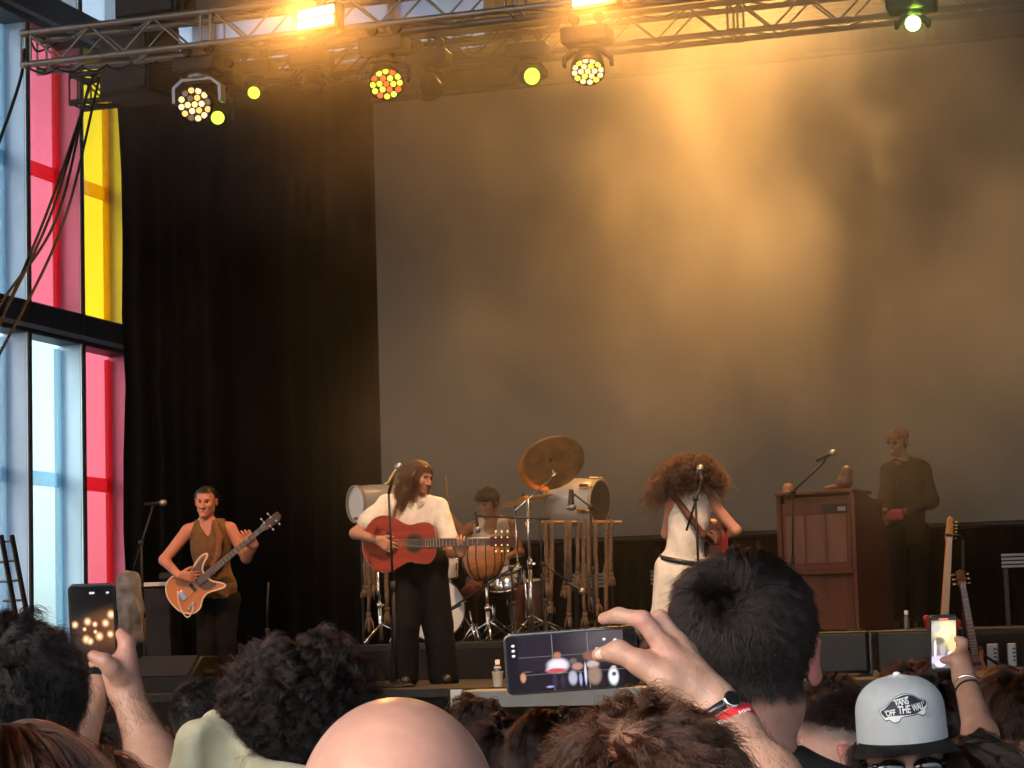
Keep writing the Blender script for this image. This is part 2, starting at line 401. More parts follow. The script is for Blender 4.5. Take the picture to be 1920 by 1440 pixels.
_q = aty(330, 118, 20.8); truss('rear truss above the top of the screen', -9.8, 2.5, 20.8, 7.45, .243, .025, [-9.7, -7.2, -4.7, -2.2], M_aludark)
# ------------------------------------------------------------------ stage lights
M_lampbody = mat('lamp_body', (.016, .016, .017), .5, .3, var=.3, scale=20)
def led(name, c, s): return mat_emit(name, c, s)
def moving_head(label, hang, aim, r, cells=None, lens=None, beam=None, group=None, arm=.30, lit=None, yoke_m=None):
    """hang: point under the truss chord; aim: direction of the beam; r: head radius; cells: list of emission materials for a 19 cell face"""
    hang = Vector(hang); t = thing('moving_head_light', label, 'stage light', hang, group=group); aim = Vector(aim).normalized()
    # clamps and base
    for s in (-.09, .09):
        bm = NB(); add_cyl(bm, hang+Vector((s, -.02, .03)), hang+Vector((s, .02, .03)), .04, None, 12); add_box(bm, hang+Vector((s, 0, -.02)), (.03, .045, .06)); obj('clamp', bm, M_lampbody, t)
    bm = NB(); add_box(bm, hang+Vector((0, 0, -.10)), (.34, .22, .12), bev=.02); obj('base', bm, M_lampbody, t)
    piv = hang+Vector((0, 0, -.16-arm)); side = Vector((aim.y, -aim.x, 0))
    side = side.normalized() if side.length > .05 else Vector((1, 0, 0))
    ym = yoke_m or M_lampbody
    bm = NB(); w = r+.045
    add_cyl(bm, hang+Vector((0, 0, -.16)), hang+Vector((0, 0, -.20)), .08, None, 16)
    rot = Matrix((side, Vector((0, 0, 1)).cross(side), Vector((0, 0, 1)))).transposed()
    pts = [(-w, -arm-.0), (-w, -.10), (-w*.62, -.045), (w*.62, -.045), (w, -.10), (w, -arm)]
    ctr = hang+Vector((0, 0, -.16)); q = [ctr+side*a+Vector((0, 0, b)) for a, b in pts]
    for a, b in zip(q, q[1:]):
        d = (b-a); fr = Matrix((Vector((0, 0, 1)).cross(side), d.normalized().cross(Vector((0, 0, 1)).cross(side)), d.normalized())).transposed()
        add_box(bm, (a+b)/2, (.10, .028, d.length+.02), fr, bev=.006)
    obj('yoke', bm, ym, t)
    # head: a stubby barrel
    bm = NB(); L = r*1.5
    add_lathe(bm, [(0, -L*.75), (r*.55, -L*.72), (r*.85, -L*.4), (r*.95, 0), (r, L*.25), (r, L*.5), (r*.94, L*.5), (r*.93, L*.42), (0, L*.42)], piv, aim, 28)
    hd = obj('lamp_head', bm, M_lampbody, t)
    Fm = frame_of(aim); f0 = piv+aim*(L*.43)
    if cells:
        spots = [(0, 0)]+[(r*.40, k*math.pi/3) for k in range(6)]+[(r*.78, k*math.pi/6+.1) for k in range(12)]
        for k, (rr, a) in enumerate(spots):
            p = f0+Fm @ Vector((rr*math.cos(a), rr*math.sin(a), 0)); mm = cells[k % len(cells)]
            inst('lens_cell', 'cell'+mm.name+str(round(r*100)), lambda bm: add_lathe(bm, [(r*.17, 0), (r*.17, .008), (r*.13, .014), (0, .018)], seg=10), mm, hd, place(p, aim))
    if lens:
        inst('lens', 'lens'+lens.name+str(round(r*100)), lambda bm: add_lathe(bm, [(r*.8, 0), (r*.8, .006), (r*.6, .02), (0, .03)], seg=20), lens, hd, place(f0, aim))
    if beam:
        tgt, col, pw, deg = beam; spot('beam_lamp', t, f0+aim*.05, tgt, col, pw, deg, .4, .05)
    return t
def cham(px, py, Y, dz): p = aty(px, py, Y); return Vector((p.x, Y, p.z+dz))
warm = [led('cell_warm', (1, .62, .25), .55), led('cell_cream', (1, .74, .42), .45), led('cell_amber', (1, .50, .15), .5), led('cell_dim', (.45, .3, .2), .15)]
lime = led('lens_lime', (.55, 1, .06), .75); lime2 = led('lens_lime_bright', (.75, 1, .25), 5.0)
rdy = [led('cell_red', (1, .12, .03), .55), led('cell_yellow', (1, .68, .06), .6), led('cell_lime', (.6, 1, .08), .6)]
tocam = lambda p, dx=0.0, dz=0.0: (CAM-Vector(p)).normalized()+Vector((dx, 0, dz))
zc = TZ-.03
M_yokel = mat('pale_yoke_rim', (.30, .30, .36), .35, .5)
def hangp(px, Y, z): p = aty(px, 100, Y); q = aty(px, 720-((z-CAM.z)/1)*0, Y); return Vector((aty(px, 140, Y).x, Y, z))
h1 = hangp(372, 15.12, zc); moving_head('round moving head light with warm lit cells, nearest the coloured windows', h1, tocam(h1, -.35, -.1), .135, cells=warm, arm=.21, yoke_m=M_yokel)
h1b = hangp(408, 15.4, zc-.05); moving_head('small lamp glowing lime green right beside the warm celled moving head', h1b, Vector((.35, -1, -.25)), .062, lens=lime, arm=.22)
h2 = hangp(478, 16.6, aty(478, 108, 16.6).z); moving_head('moving head with lime green lens left of the bright blinder', h2, Vector((.1, -1, -.5)), .058, lens=lime, arm=.12)
h3 = hangp(722, 15.12, aty(722, 62, 15.12).z); moving_head('round moving head with red and yellow cells tilted down under the truss', h3, tocam(h3, .12, -.5), .125, cells=rdy, arm=.18)
h4 = hangp(805, 16.8, aty(805, 88, 16.8).z); moving_head('unlit black moving head hanging at the corner of the screen', h4, Vector((.45, -.2, -.9)), .10, arm=.16)
h5 = hangp(992, 17.3, aty(992, 74, 17.3).z); moving_head('moving head with an oval lime green lens above the screen', h5, tocam(h5, .55, -.1), .085, lens=lime, arm=.14)
h6 = hangp(1103, 15.12, aty(1103, 42, 15.12).z); moving_head('round amber celled moving head veiled by orange smoke', h6, tocam(h6, -.05, -.9), .12, cells=[warm[0], warm[1], rdy[1]], arm=.14)
h7 = hangp(1716, 15.5, aty(1716, -22, 15.5).z); moving_head('brilliant green moving head at the top of the smoke', h7, tocam(h7, .05, -.1), .065, lens=lime2, arm=.08,
    beam=((h7.x+1.0, 16.2, 12), (.55, 1, .08), 400, 7))
h9 = aty(735, -40, 14.9); moving_head('moving head above the frame edge throwing a narrow yellow green beam', h9+Vector((0, 0, .4)), aty(925, 98, 15.5)-h9, .06, lens=lime, arm=.10, beam=(aty(925, 98, 15.5), (.8, 1, .3), 300, 6))
h8 = hangp(585, 17.2, aty(585, 90, 17.2).z); moving_head('unlit black moving head under the bright blinder', h8, Vector((.2, -.4, -.9)), .09, arm=.14)

def blinder(label, c, yaw, tilt, bars, str_, lampcol, power, target):
    c = Vector(c); t = thing('blinder_light', label, 'stage light', c+Vector((0, 0, .12)))
    rot = Matrix.Rotation(yaw, 3, 'Z') @ Matrix.Rotation(tilt, 3, 'X')
    bm = NB(); add_box(bm, c+rot @ Vector((0, .06, 0)), (.36, .10, .20), rot, bev=.012); hs = obj('housing', bm, M_lampbody, t)
    for z in bars:
        bm = NB(); add_box(bm, c+rot @ Vector((0, 0, z)), (.31, .02, .062), rot, bev=.008); obj('light_bar', bm, led('blinder_glow', (1, .55, .20), str_), hs)
    bm = NB(); add_box(bm, c+Vector((0, .1, .16)), (.05, .05, .16)); obj('bracket', bm, M_lampbody, t)
    l = bpy.data.lights.new('blinder_lamp', 'SPOT'); l.energy = power; l.color = lampcol; l.spot_size = R(165); l.spot_blend = .8; l.shadow_soft_size = .12
    p = c+rot @ Vector((0, -.08, 0)); d = Vector(target)-p
    link('blinder_lamp', l, t, True, Matrix.Translation(p) @ d.to_track_quat('-Z', 'Y').to_matrix().to_4x4())
    return t
AMBER = (1, .40, .07)
b1 = aty(592, 32, 14.85); blinder('glaring orange white two bar blinder on the front truss', b1, R(-14), R(-6), (.04, -.04), 6.0, AMBER, 140, b1+Vector((0, -1, -.9)))
b2 = aty(1112, -12, 14.85); blinder('second blinder glowing orange at the top edge over the smoke', b2, R(-10), R(-6), (.04, -.04), 6.0, AMBER, 45, b2+Vector((.2, -.2, -1)))
# amber washes further along the same truss that light the band and the smoke
def wash(label, p, target, col, power, deg, n):
    p = Vector(p); t = thing('wash_light', label, 'stage light', p); d = (Vector(target)-p).normalized()
    bm = NB(); add_lathe(bm, [(0, -.2), (.09, -.19), (.10, 0), (.12, .05), (.11, .05), (.09, .01), (0, .01)], p, d, 20); obj('can', bm, M_lampbody, t)
    inst('lens', 'washlens', lambda bm: add_lathe(bm, [(.085, .012), (0, .02)], seg=16), led('wash_amber', AMBER, 1.2), t, place(p, d))
    bm = NB(); add_box(bm, p+Vector((0, 0, .16)), (.26, .03, .03)); add_box(bm, p+Vector((.12, 0, .08)), (.02, .03, .18)); add_box(bm, p+Vector((-.12, 0, .08)), (.02, .03, .18)); obj('yoke', bm, M_lampbody, t)
    spot('wash_lamp', t, p+d*.07, target, col, power, deg, .7, .1)
wash('amber wash can above the guitarist and singer, out over the front truss', (-3.2, 12.6, 6.6), (-5.2, 17.2, 2.0), (1, .62, .38), 480, 40, 1)
wash('amber wash can aimed at the bass player', (-6.4, 12.6, 6.6), (-8.9, 17.8, 2.0), (1, .44, .22), 420, 22, 2)
wash('amber wash can aimed at the organ', (-1.4, 12.6, 6.6), (-3.0, 18.0, 1.9), (1, .50, .28), 170, 30, 7)
# amber back lights on the rear truss shine forward and down through the smoke
for k, (x_, pw, tx) in enumerate(((-6.0, 60, -6.3), (-4.9, 430, -4.7), (-4.0, 600, -4.1), (-3.0, 480, -3.1), (-1.2, 55, -1.8))):
    wash(['first', 'second', 'third', 'fourth', 'fifth'][k]+' amber back light from the windows, high above the rear truss', (x_, 20.6, 8.75), (tx, 16.6, 2.6), ((1, .46, .10), (1, .46, .10), (1, .47, .11), (1, .55, .20), (1, .78, .6))[k], pw, 72, 10+k)
M_sm = None
# speaker boxes and rigging hung at the stage left corner
def hung_box(label, c, s, rz, cat='loudspeaker'):
    c = Vector(c); t = thing('hung_loudspeaker', label, cat, c); rot = Matrix.Rotation(rz, 3, 'Z')
    bm = NB(); add_box(bm, c, s, rot, bev=.02); obj('cabinet', bm, M_blackplastic, t)
    bm = NB(); add_box(bm, c+rot @ Vector((0, -s[1]/2-.008, 0)), (s[0]*.86, .012, s[2]*.86), rot); obj('grille', bm, mat('speaker_grille', (.03, .03, .032), .6, .4, var=.4, scale=160), t)
    for k in (-1, 1):
        bm = NB(); add_box(bm, c+rot @ Vector((k*s[0]*.3, 0, s[2]/2+.07)), (.04, .05, .16), rot); obj('hanger', bm, M_lampbody, t)
_c = aty(262, 118, 16.3); hung_box('big black loudspeaker hanging behind the end of the front truss', _c, (.50, .42, .60), R(-10))
_c = aty(292, 6, 15.4); hung_box('black box rigged on top of the front truss', _c, (.55, .3, .26), R(-6), 'rigging box')
# cables slung from the truss end
def cable(label, pts, r, group=None):
    P = [Vector(p) for p in pts]; out = []
    for i in range(len(P)-1):
        a, b = P[i], P[i+1]; pa = P[i-1] if i else a*2-b; pb = P[i+2] if i+2 < len(P) else b*2-a
        for k in range(10):
            t = k/10; out.append(.5*((2*a)+(b-pa)*t+(2*pa-5*a+4*b-pb)*t*t+(3*a-pa-3*b+pb)*t*t*t))
    out.append(P[-1]); bm = NB(); add_tube(bm, out, r, 7); return tag(obj('cable', bm, M_rubber), label, 'cable', group)
g = 'cables slung from the truss end'
L4 = 'black cable in the bundle slung diagonally past the red and yellow panes'
for k, (a, b) in enumerate((((176, 140), (-6, 622)), ((170, 150), (0, 606)), ((186, 148), (12, 640)), ((163, 175), (-10, 590)))):
    p0 = aty(a[0], a[1], 15.6); p1 = aty(b[0], b[1], 13.4); p2 = aty(-60, 760, 13.0)
    m1 = p0.lerp(p1, .5)+Vector((.03*k, 0, -.10-.03*k)); cable(L4, [p0, m1, p1, p2], .0105, g)
cable('black cable dropping past the pale blue pane at the far edge', [aty(46, 92, 15.2), aty(38, 150, 15.1), aty(0, 262, 14.7), aty(-60, 420, 14.2)], .013)
cable('thin cable looped under the end of the front truss', [aty(58, 78, 15.1), aty(70, 96, 15.2), aty(98, 86, 15.3), aty(120, 70, 15.25)], .008)
for k in range(7):
    px = 60+k*46; cable('cable lashed along the lower chords of the front truss, piece by piece' if 0 else 'black cable run tied along the front truss', [aty(px, 135-px*.06, 15.1), aty(px+26, 142-px*.06, 15.13), aty(px+50, 130-px*.06, 15.1)], .007, 'cable runs on the truss')

# ------------------------------------------------------------------ stage smoke
def smoke_box():
    x0, x1, y0, y1, z0, z1 = -9.2, 2.4, 14.2, 21.7, FLOOR+.3, 8.5
    bm = NB(); add_box(bm, ((x0+x1)/2, (y0+y1)/2, (z0+z1)/2), (x1-x0, y1-y0, z1-z0))
    m = bpy.data.materials.new('stage_smoke'); m.use_nodes = True; nt = m.node_tree; N = nt.nodes; L = nt.links; N.clear()
    tc = N.new('ShaderNodeTexCoord'); sp = N.new('ShaderNodeSeparateXYZ'); L.new(tc.outputs['Object'], sp.inputs[0])
    def mr(src, a, b, c, d):
        n = N.new('ShaderNodeMapRange'); n.interpolation_type = 'SMOOTHSTEP'
        for i, v in zip((1, 2, 3, 4), (a, b, c, d)): n.inputs[i].default_value = v
        L.new(src, n.inputs[0]); return n.outputs[0]
    def mul(a, b):
        n = N.new('ShaderNodeMath'); n.operation = 'MULTIPLY'
        for i, v in enumerate((a, b)):
            if isinstance(v, float): n.inputs[i].default_value = v
            else: L.new(v, n.inputs[i])
        return n.outputs[0]
    ns = N.new('ShaderNodeTexNoise'); ns.inputs['Scale'].default_value = .42; ns.inputs['Detail'].default_value = 5; ns.inputs['Roughness'].default_value = .58; ns.inputs['Distortion'].default_value = .5
    mp = N.new('ShaderNodeMapping'); mp.inputs['Scale'].default_value = (1, .8, .75); mp.inputs['Location'].default_value = (3.2, 1.7, .6); L.new(tc.outputs['Object'], mp.inputs[0]); L.new(mp.outputs[0], ns.inputs['Vector'])
    n2 = N.new('ShaderNodeTexNoise'); n2.inputs['Scale'].default_value = 1.15; n2.inputs['Detail'].default_value = 3; L.new(mp.outputs[0], n2.inputs['Vector'])
    cl = mul(mr(ns.outputs['Fac'], .40, .64, .06, 1.0), mr(n2.outputs['Fac'], .35, .65, .45, 1.25))
    ex0 = mul(mr(sp.outputs['X'], -7.4, -4.2, .03, 1.0), mr(sp.outputs['X'], -2.9, -1.7, 1.0, .55)); tz = mr(sp.outputs['Z'], 5.0, 6.1, 0.0, .42); mx_ = N.new('ShaderNodeMath'); mx_.operation = 'MAXIMUM'; L.new(ex0, mx_.inputs[0]); L.new(tz, mx_.inputs[1]); ex = mx_.outputs[0]
    ez = mr(sp.outputs['Z'], 1.9, 5.4, .05, 1.0); ey = mr(sp.outputs['Y'], 14.2, 17.0, .25, 1.0); ey2 = mr(sp.outputs['Y'], 20.8, 21.7, 1.0, 0.0)
    den0 = mul(mul(mul(cl, ex), mul(ez, ey)), mul(ey2, SMOKE))
    lamp_haze = mul(mul(mr(sp.outputs['Z'], 5.3, 6.1, 0.0, 1.0), mr(sp.outputs['Y'], 15.2, 16.6, 1.0, 0.0)), mul(mr(n2.outputs['Fac'], .3, .7, .03, .12), mr(sp.outputs['X'], -5.2, -3.4, 1.3, 5.5))); ad = N.new('ShaderNodeMath'); L.new(den0, ad.inputs[0]); L.new(lamp_haze, ad.inputs[1]); den = ad.outputs[0]
    pv = N.new('ShaderNodeVolumePrincipled'); pv.inputs['Color'].default_value = (.92, .90, .86, 1); pv.inputs['Anisotropy'].default_value = .4
    L.new(den, pv.inputs['Density']); o = N.new('ShaderNodeOutputMaterial'); L.new(pv.outputs[0], o.inputs['Volume'])
    ob = obj('smoke', bm, m); tag(ob, 'drifting stage smoke lit amber in front of the screen', 'smoke', kind='stuff'); return ob
SMOKE = .29
smoke_box()
# ================================================================== SOFT SHAPES: smooth-union distance fields meshed with surface nets
def V3(v): return np.array(v, dtype=np.float64)
class Sdf:
    def __init__(s): s.ops = []
    def cap(s, a, b, ra, rb=None, k=.02, neg=False):
        rb = ra if rb is None else rb; a, b = V3(a), V3(b); s.ops.append(('cap', (a, b, ra, rb), k, neg, np.minimum(a-ra, b-rb), np.maximum(a+ra, b+rb))); return s
    def chain(s, pts, rs, k=.02):
        for i in range(len(pts)-1): s.cap(pts[i], pts[i+1], rs[i], rs[i+1], k)
        return s
    def ell(s, c, r, rot=None, k=.02, neg=False):
        c, r = V3(c), V3(r); m = np.array(rot) if rot is not None else np.eye(3); e = np.abs(m) @ r; s.ops.append(('ell', (c, r, m), k, neg, c-e, c+e)); return s
    def box(s, c, half, rot=None, rnd=.01, k=.02, neg=False):
        c, h = V3(c), V3(half); m = np.array(rot) if rot is not None else np.eye(3); e = np.abs(m) @ h; s.ops.append(('box', (c, h, m, rnd), k, neg, c-e, c+e)); return s
    def cut(s, p, n): s.ops.append(('cut', (V3(p), V3(Vector(n).normalized())), 0, True, None, None)); return s
    def mesh(s, h, fold=None):
        lo = np.min([o[4] for o in s.ops if not o[3]], axis=0)-3*h-.02; hi = np.max([o[5] for o in s.ops if not o[3]], axis=0)+3*h+.02
        n = np.ceil((hi-lo)/h).astype(int)+1; D = np.full(n, 1.0, np.float32); ax = [lo[i]+h*np.arange(n[i]) for i in range(3)]
        for typ, par, k, neg, a, b in s.ops:
            if typ == 'cut':
                p, nn = par; X = (ax[0][:, None, None]-p[0])*nn[0]+(ax[1][None, :, None]-p[1])*nn[1]+(ax[2][None, None, :]-p[2])*nn[2]
                D = np.maximum(D, X.astype(np.float32)); continue
            pad = k*1.5+2.5*h; i0 = np.clip(np.floor((a-pad-lo)/h).astype(int), 0, n-1); i1 = np.clip(np.ceil((b+pad-lo)/h).astype(int)+1, 1, n)
            if np.any(i1 <= i0): continue
            sl = tuple(slice(i0[i], i1[i]) for i in range(3))
            X = ax[0][sl[0]][:, None, None]; Y = ax[1][sl[1]][None, :, None]; Z = ax[2][sl[2]][None, None, :]
            if typ == 'cap':
                A, B, ra, rb = par; ba = B-A; L2 = max(ba @ ba, 1e-12); px, py, pz = X-A[0], Y-A[1], Z-A[2]
                t = np.clip((px*ba[0]+py*ba[1]+pz*ba[2])/L2, 0, 1)
                d = np.sqrt((px-t*ba[0])**2+(py-t*ba[1])**2+(pz-t*ba[2])**2)-(ra+(rb-ra)*t)
            else:
                c, r, m = par[0], par[1], par[2]; px, py, pz = X-c[0], Y-c[1], Z-c[2]
                q = [px*m[0, i]+py*m[1, i]+pz*m[2, i] for i in range(3)]
                if typ == 'ell':
                    k0 = np.sqrt(sum((q[i]/r[i])**2 for i in range(3))); k1 = np.sqrt(sum((q[i]/r[i]**2)**2 for i in range(3)))+1e-9; d = k0*(k0-1)/k1
                else:
                    rn = par[3]; e = [np.abs(q[i])-r[i]+rn for i in range(3)]
                    d = np.sqrt(sum(np.maximum(x, 0)**2 for x in e))+np.minimum(np.maximum(np.maximum(e[0], e[1]), e[2]), 0)-rn
            d = d.astype(np.float32); o = D[sl]
            if neg:
                d = -d; g = np.clip(.5-.5*(o-d)/k, 0, 1); D[sl] = o*(1-g)+d*g+k*g*(1-g)
            else:
                g = np.clip(.5+.5*(d-o)/k, 0, 1); D[sl] = d*(1-g)+o*g-k*g*(1-g)
        if fold is not None:
            w = np.argwhere(np.abs(D) < .045); P = lo+w*h; D[w[:, 0], w[:, 1], w[:, 2]] += fold(P).astype(np.float32)
        return nets(D, lo, h)
_CN = np.array([(i, j, k) for i in (0, 1) for j in (0, 1) for k in (0, 1)])
_ED = [(a, b) for a in range(8) for b in range(a+1, 8) if np.abs(_CN[a]-_CN[b]).sum() == 1]
def nets(D, lo, h):
    s = D < 0; c = sum(s[i:s.shape[0]-1+i, j:s.shape[1]-1+j, k:s.shape[2]-1+k].astype(np.int8) for i, j, k in _CN)
    act = np.argwhere((c > 0) & (c < 8)); idx = np.full(c.shape, -1, np.int64); idx[act[:, 0], act[:, 1], act[:, 2]] = np.arange(len(act))
    vals = [D[act[:, 0]+i, act[:, 1]+j, act[:, 2]+k] for i, j, k in _CN]; acc = np.zeros((len(act), 3)); cnt = np.zeros(len(act))
    for a, b in _ED:
        cr = (vals[a] < 0) != (vals[b] < 0); t = np.where(cr, vals[a]/np.where(cr, vals[a]-vals[b], 1), 0)
        acc += np.where(cr[:, None], _CN[a]+t[:, None]*(_CN[b]-_CN[a]), 0); cnt += cr
    V = lo+(act+acc/cnt[:, None])*h; faces = []
    for axn in range(3):
        sl0 = [slice(1, -1)]*3; sl1 = [slice(1, -1)]*3; sl0[axn] = slice(0, -1); sl1[axn] = slice(1, None)
        a, b = s[tuple(sl0)], s[tuple(sl1)]; e = np.argwhere(a != b); flip = a[e[:, 0], e[:, 1], e[:, 2]]
        off = np.ones(3, int); off[axn] = 0; e = e+off; u, v = [(1, 2), (2, 0), (0, 1)][axn]
        def cell(du, dv): q = e.copy(); q[:, u] += du; q[:, v] += dv; return idx[q[:, 0], q[:, 1], q[:, 2]]
        Q = np.stack([cell(-1, -1), cell(0, -1), cell(0, 0), cell(-1, 0)], 1); Q[~flip] = Q[~flip][:, ::-1]; faces.append(Q)
    Q = np.concatenate(faces); Q = Q[(Q >= 0).all(1)]; return V, Q
def np_mesh(name, V, Q, m, cols=None):
    me = bpy.data.meshes.new(name); me.vertices.add(len(V)); me.vertices.foreach_set('co', V.astype(np.float32).ravel())
    me.loops.add(Q.size); me.loops.foreach_set('vertex_index', Q.astype(np.int32).ravel()); me.polygons.add(len(Q))
    me.polygons.foreach_set('loop_start', np.arange(0, Q.size, Q.shape[1], dtype=np.int32)); me.polygons.foreach_set('use_smooth', np.ones(len(Q), bool))
    me.update(calc_edges=True); me.materials.append(m)
    if cols is not None:
        ca = me.color_attributes.new('Col', 'FLOAT_COLOR', 'POINT'); ca.data.foreach_set('color', np.concatenate([cols, np.ones((len(V), 1))], 1).astype(np.float32).ravel())
    return me
def vnoise(P, f, seed=0):
    r = np.random.default_rng(seed); out = np.zeros(len(P))
    for _ in range(6):
        d = r.normal(size=3); d *= f*(.6+.8*r.random())/np.linalg.norm(d); out += np.sin(P @ d+r.random()*6.28)
    return out/6*1.6
def folds(amp, f=18.0, seed=0, ax=(1, 1, .35)):
    A = np.array(ax)
    def g(P): w = vnoise(P, f*.5, seed+9)*.6; return amp*(np.abs(vnoise(P*A+w[:, None]*.05, f, seed))-.45)+amp*.6*vnoise(P*A, f*2.3, seed+3)
    return g
def skin_mat(name, rough=.48, bmp=.14): return mat(name, (.6, .4, .3), rough, attr='Col', var=.10, scale=60, bump=bmp, bscale=170, sss=.12, spec=.4)
M_skin = skin_mat('skin'); M_skinshiny = skin_mat('skin_shiny', .33, .035)
def cloth(name, col, **k): return mat(name, col, k.pop('rough', .85), 0, var=k.pop('var', .15), scale=k.pop('scale', 12), bump=k.pop('bump', .15), bscale=k.pop('bscale', 300), spec=.2, sheen=(.0 if max(col) < .05 else .1), **k)
def hframe(face, up=(0, 0, 1)):
    y = -Vector(face).normalized(); x = y.cross(Vector(up)).normalized(); z = x.cross(y); return Matrix((x, y, z)).transposed()
def head_sdf(s, c, H, sc=1.0, ears=True, neck=None, face=True, k=.02):
    c = Vector(c); W = lambda x, y, z: c+H @ (Vector((x, y, z))*sc); r3 = np.array(H)
    E = lambda p, r, k=.02, neg=False, rot=None: s.ell(W(*p), [q*sc for q in r], np.array(rot) if rot is not None else r3, k*sc, neg)
    E((0, .015, .035), (.0765, .099, .088)); E((0, .03, -.02), (.066, .075, .07), .03); E((0, -.028, -.03), (.061, .066, .086), .03)
    for g in (-1, 1):
        s.cap(W(g*.046, .0, -.06), W(g*.012, -.066, -.100), .022*sc, .019*sc, .03*sc)
        if face:
            E((g*.041, -.068, -.018), (.021, .02, .02), .025)
            E((g*.031, -.103, .010), (.019, .018, .013), .016, True); s.cap(W(g*.012, -.094, .030), W(g*.046, -.082, .033), .009*sc, .007*sc, .012*sc)
            E((g*.013, -.103, -.034), (.009, .010, .008), .008)
        if ears:
            er = H @ Matrix.Rotation(g*R(28), 3, 'Z') @ Matrix.Rotation(R(8), 3, 'X')
            E((g*.087, .020, -.004), (.0075, .021, .034), .012, False, er); E((g*.097, .006, -.002), (.009, .011, .017), .008, True, er)
    if face:
        s.cap(W(0, -.092, .018), W(0, -.118, -.028), .008*sc, .013*sc, .012*sc); E((0, -.088, -.100), (.02, .018, .017), .02)
        s.cap(W(-.018, -.090, -.0625), W(.018, -.090, -.0625), .0085*sc, None, .008*sc); s.cap(W(-.015, -.089, -.074), W(.015, -.089, -.074), .0085*sc, None, .008*sc)
    if neck is not None: s.cap(W(0, .022, -.07), neck, .052*sc, .060*sc, .04)
    return W
def hand_sdf(s, wrist, d, n, t, sc=1.0, curl=(.3, .5, .4), spread=.06, thumb=.5, k=.006, wr=.026):
    """d towards the fingers, n the way the palm faces, t towards the thumb"""
    wrist, d, n, t = Vector(wrist), Vector(d).normalized(), Vector(n), Vector(t); t = (t-d*t.dot(d)).normalized(); n2 = d.cross(t)
    n = n2 if n2.dot(n) > 0 else -n2; L = [(.043, .026, .020), (.047, .030, .022), (.044, .028, .021), (.034, .021, .018)]
    for i in range(4):
        o = .031-.0205*i; kn = wrist+d*(.088-.004*abs(i-1))*sc+t*o*sc; s.cap(wrist+d*.01*sc+t*o*.6*sc, kn, .0135*sc, .0115*sc, .016)
        dd = (d+t*spread*(1.5-i)).normalized(); p = kn; a = 0.0
        for j, l in enumerate(L[i]):
            a += curl[j]*(1+.12*i); q = p+(dd*math.cos(a)+n*math.sin(a))*l*sc; s.cap(p, q, (.0098-.0012*j)*sc, (.0090-.0014*j)*sc, k); p = q
    b = wrist+d*.022*sc+t*.026*sc; s.cap(wrist+d*.005*sc+t*.012*sc, b, .016*sc, .0145*sc, .016); dd = (d*.75+t*.65+n*.2).normalized(); p = b
    for j, l in enumerate((.038, .031, .026)):
        q = p+dd*l*sc; s.cap(p, q, (.0128-.0015*j)*sc, (.0115-.0018*j)*sc, .008); p = q; dd = (dd*(1-.35*thumb)+d*.3*thumb+n*.38*thumb-t*.22*thumb).normalized()
def torso_sdf(s, SL, SR, HL, HR, neck, off=0.0, k=.05, depth=1.0, hip=True):
    SL, SR, HL, HR, neck = map(Vector, (SL, SR, HL, HR, neck)); ms, mh = (SL+SR)/2, (HL+HR)/2; z = (ms-mh).normalized(); x = (SL-SR); w = x.length
    x = (x-z*x.dot(z)).normalized(); y = z.cross(x); M = Matrix((x, y, z)).transposed(); r = np.array(M); h = (ms-mh).length
    s.ell(ms-z*h*.24, (w*.44+off, .108*depth+off, h*.36+off), r, k); s.ell(ms-z*h*.62, (w*.37+off, .093*depth+off, h*.34+off), r, k)
    if hip: s.ell(mh+z*.02, (w*.41+off, .10*depth+off, .13+off), r, k)
    s.cap(SL, SR, .052+off, None, k); s.cap(neck, SL.lerp(neck, .25), .05+off*.5, .048+off, k); s.cap(neck, SR.lerp(neck, .25), .05+off*.5, .048+off, k)
    return M
def leg_sdf(s, hip, knee, ank, r=(.085, .060, .048), k=.03): s.cap(hip, knee, r[0], r[1], k); s.cap(knee, ank, r[1], r[2], k)
def shoe_sdf(s, ank, d, sc=1.0):
    ank, d = Vector(ank), Vector(d); d = Vector((d.x, d.y, 0)).normalized(); b = Vector((ank.x, ank.y, ank.z-.055*sc))
    s.cap(b-d*.05*sc, b+d*.13*sc, .042*sc, .038*sc, .02); s.cap(ank, b, .048*sc, .045*sc, .02); s.cut(b-Vector((0, 0, .036*sc)), (0, 0, -1))
def sobj(name, s, h, m, parent, fold=None, paint=None, smooth_it=0):
    V, Q = s.mesh(h, fold); cols = paint(V) if paint is not None else None
    o = link(name, np_mesh(name, V, Q, m, cols), parent, True); return o
def smoothstep(a, b, x): t = np.clip((x-a)/(b-a), 0, 1); return t*t*(3-2*t)
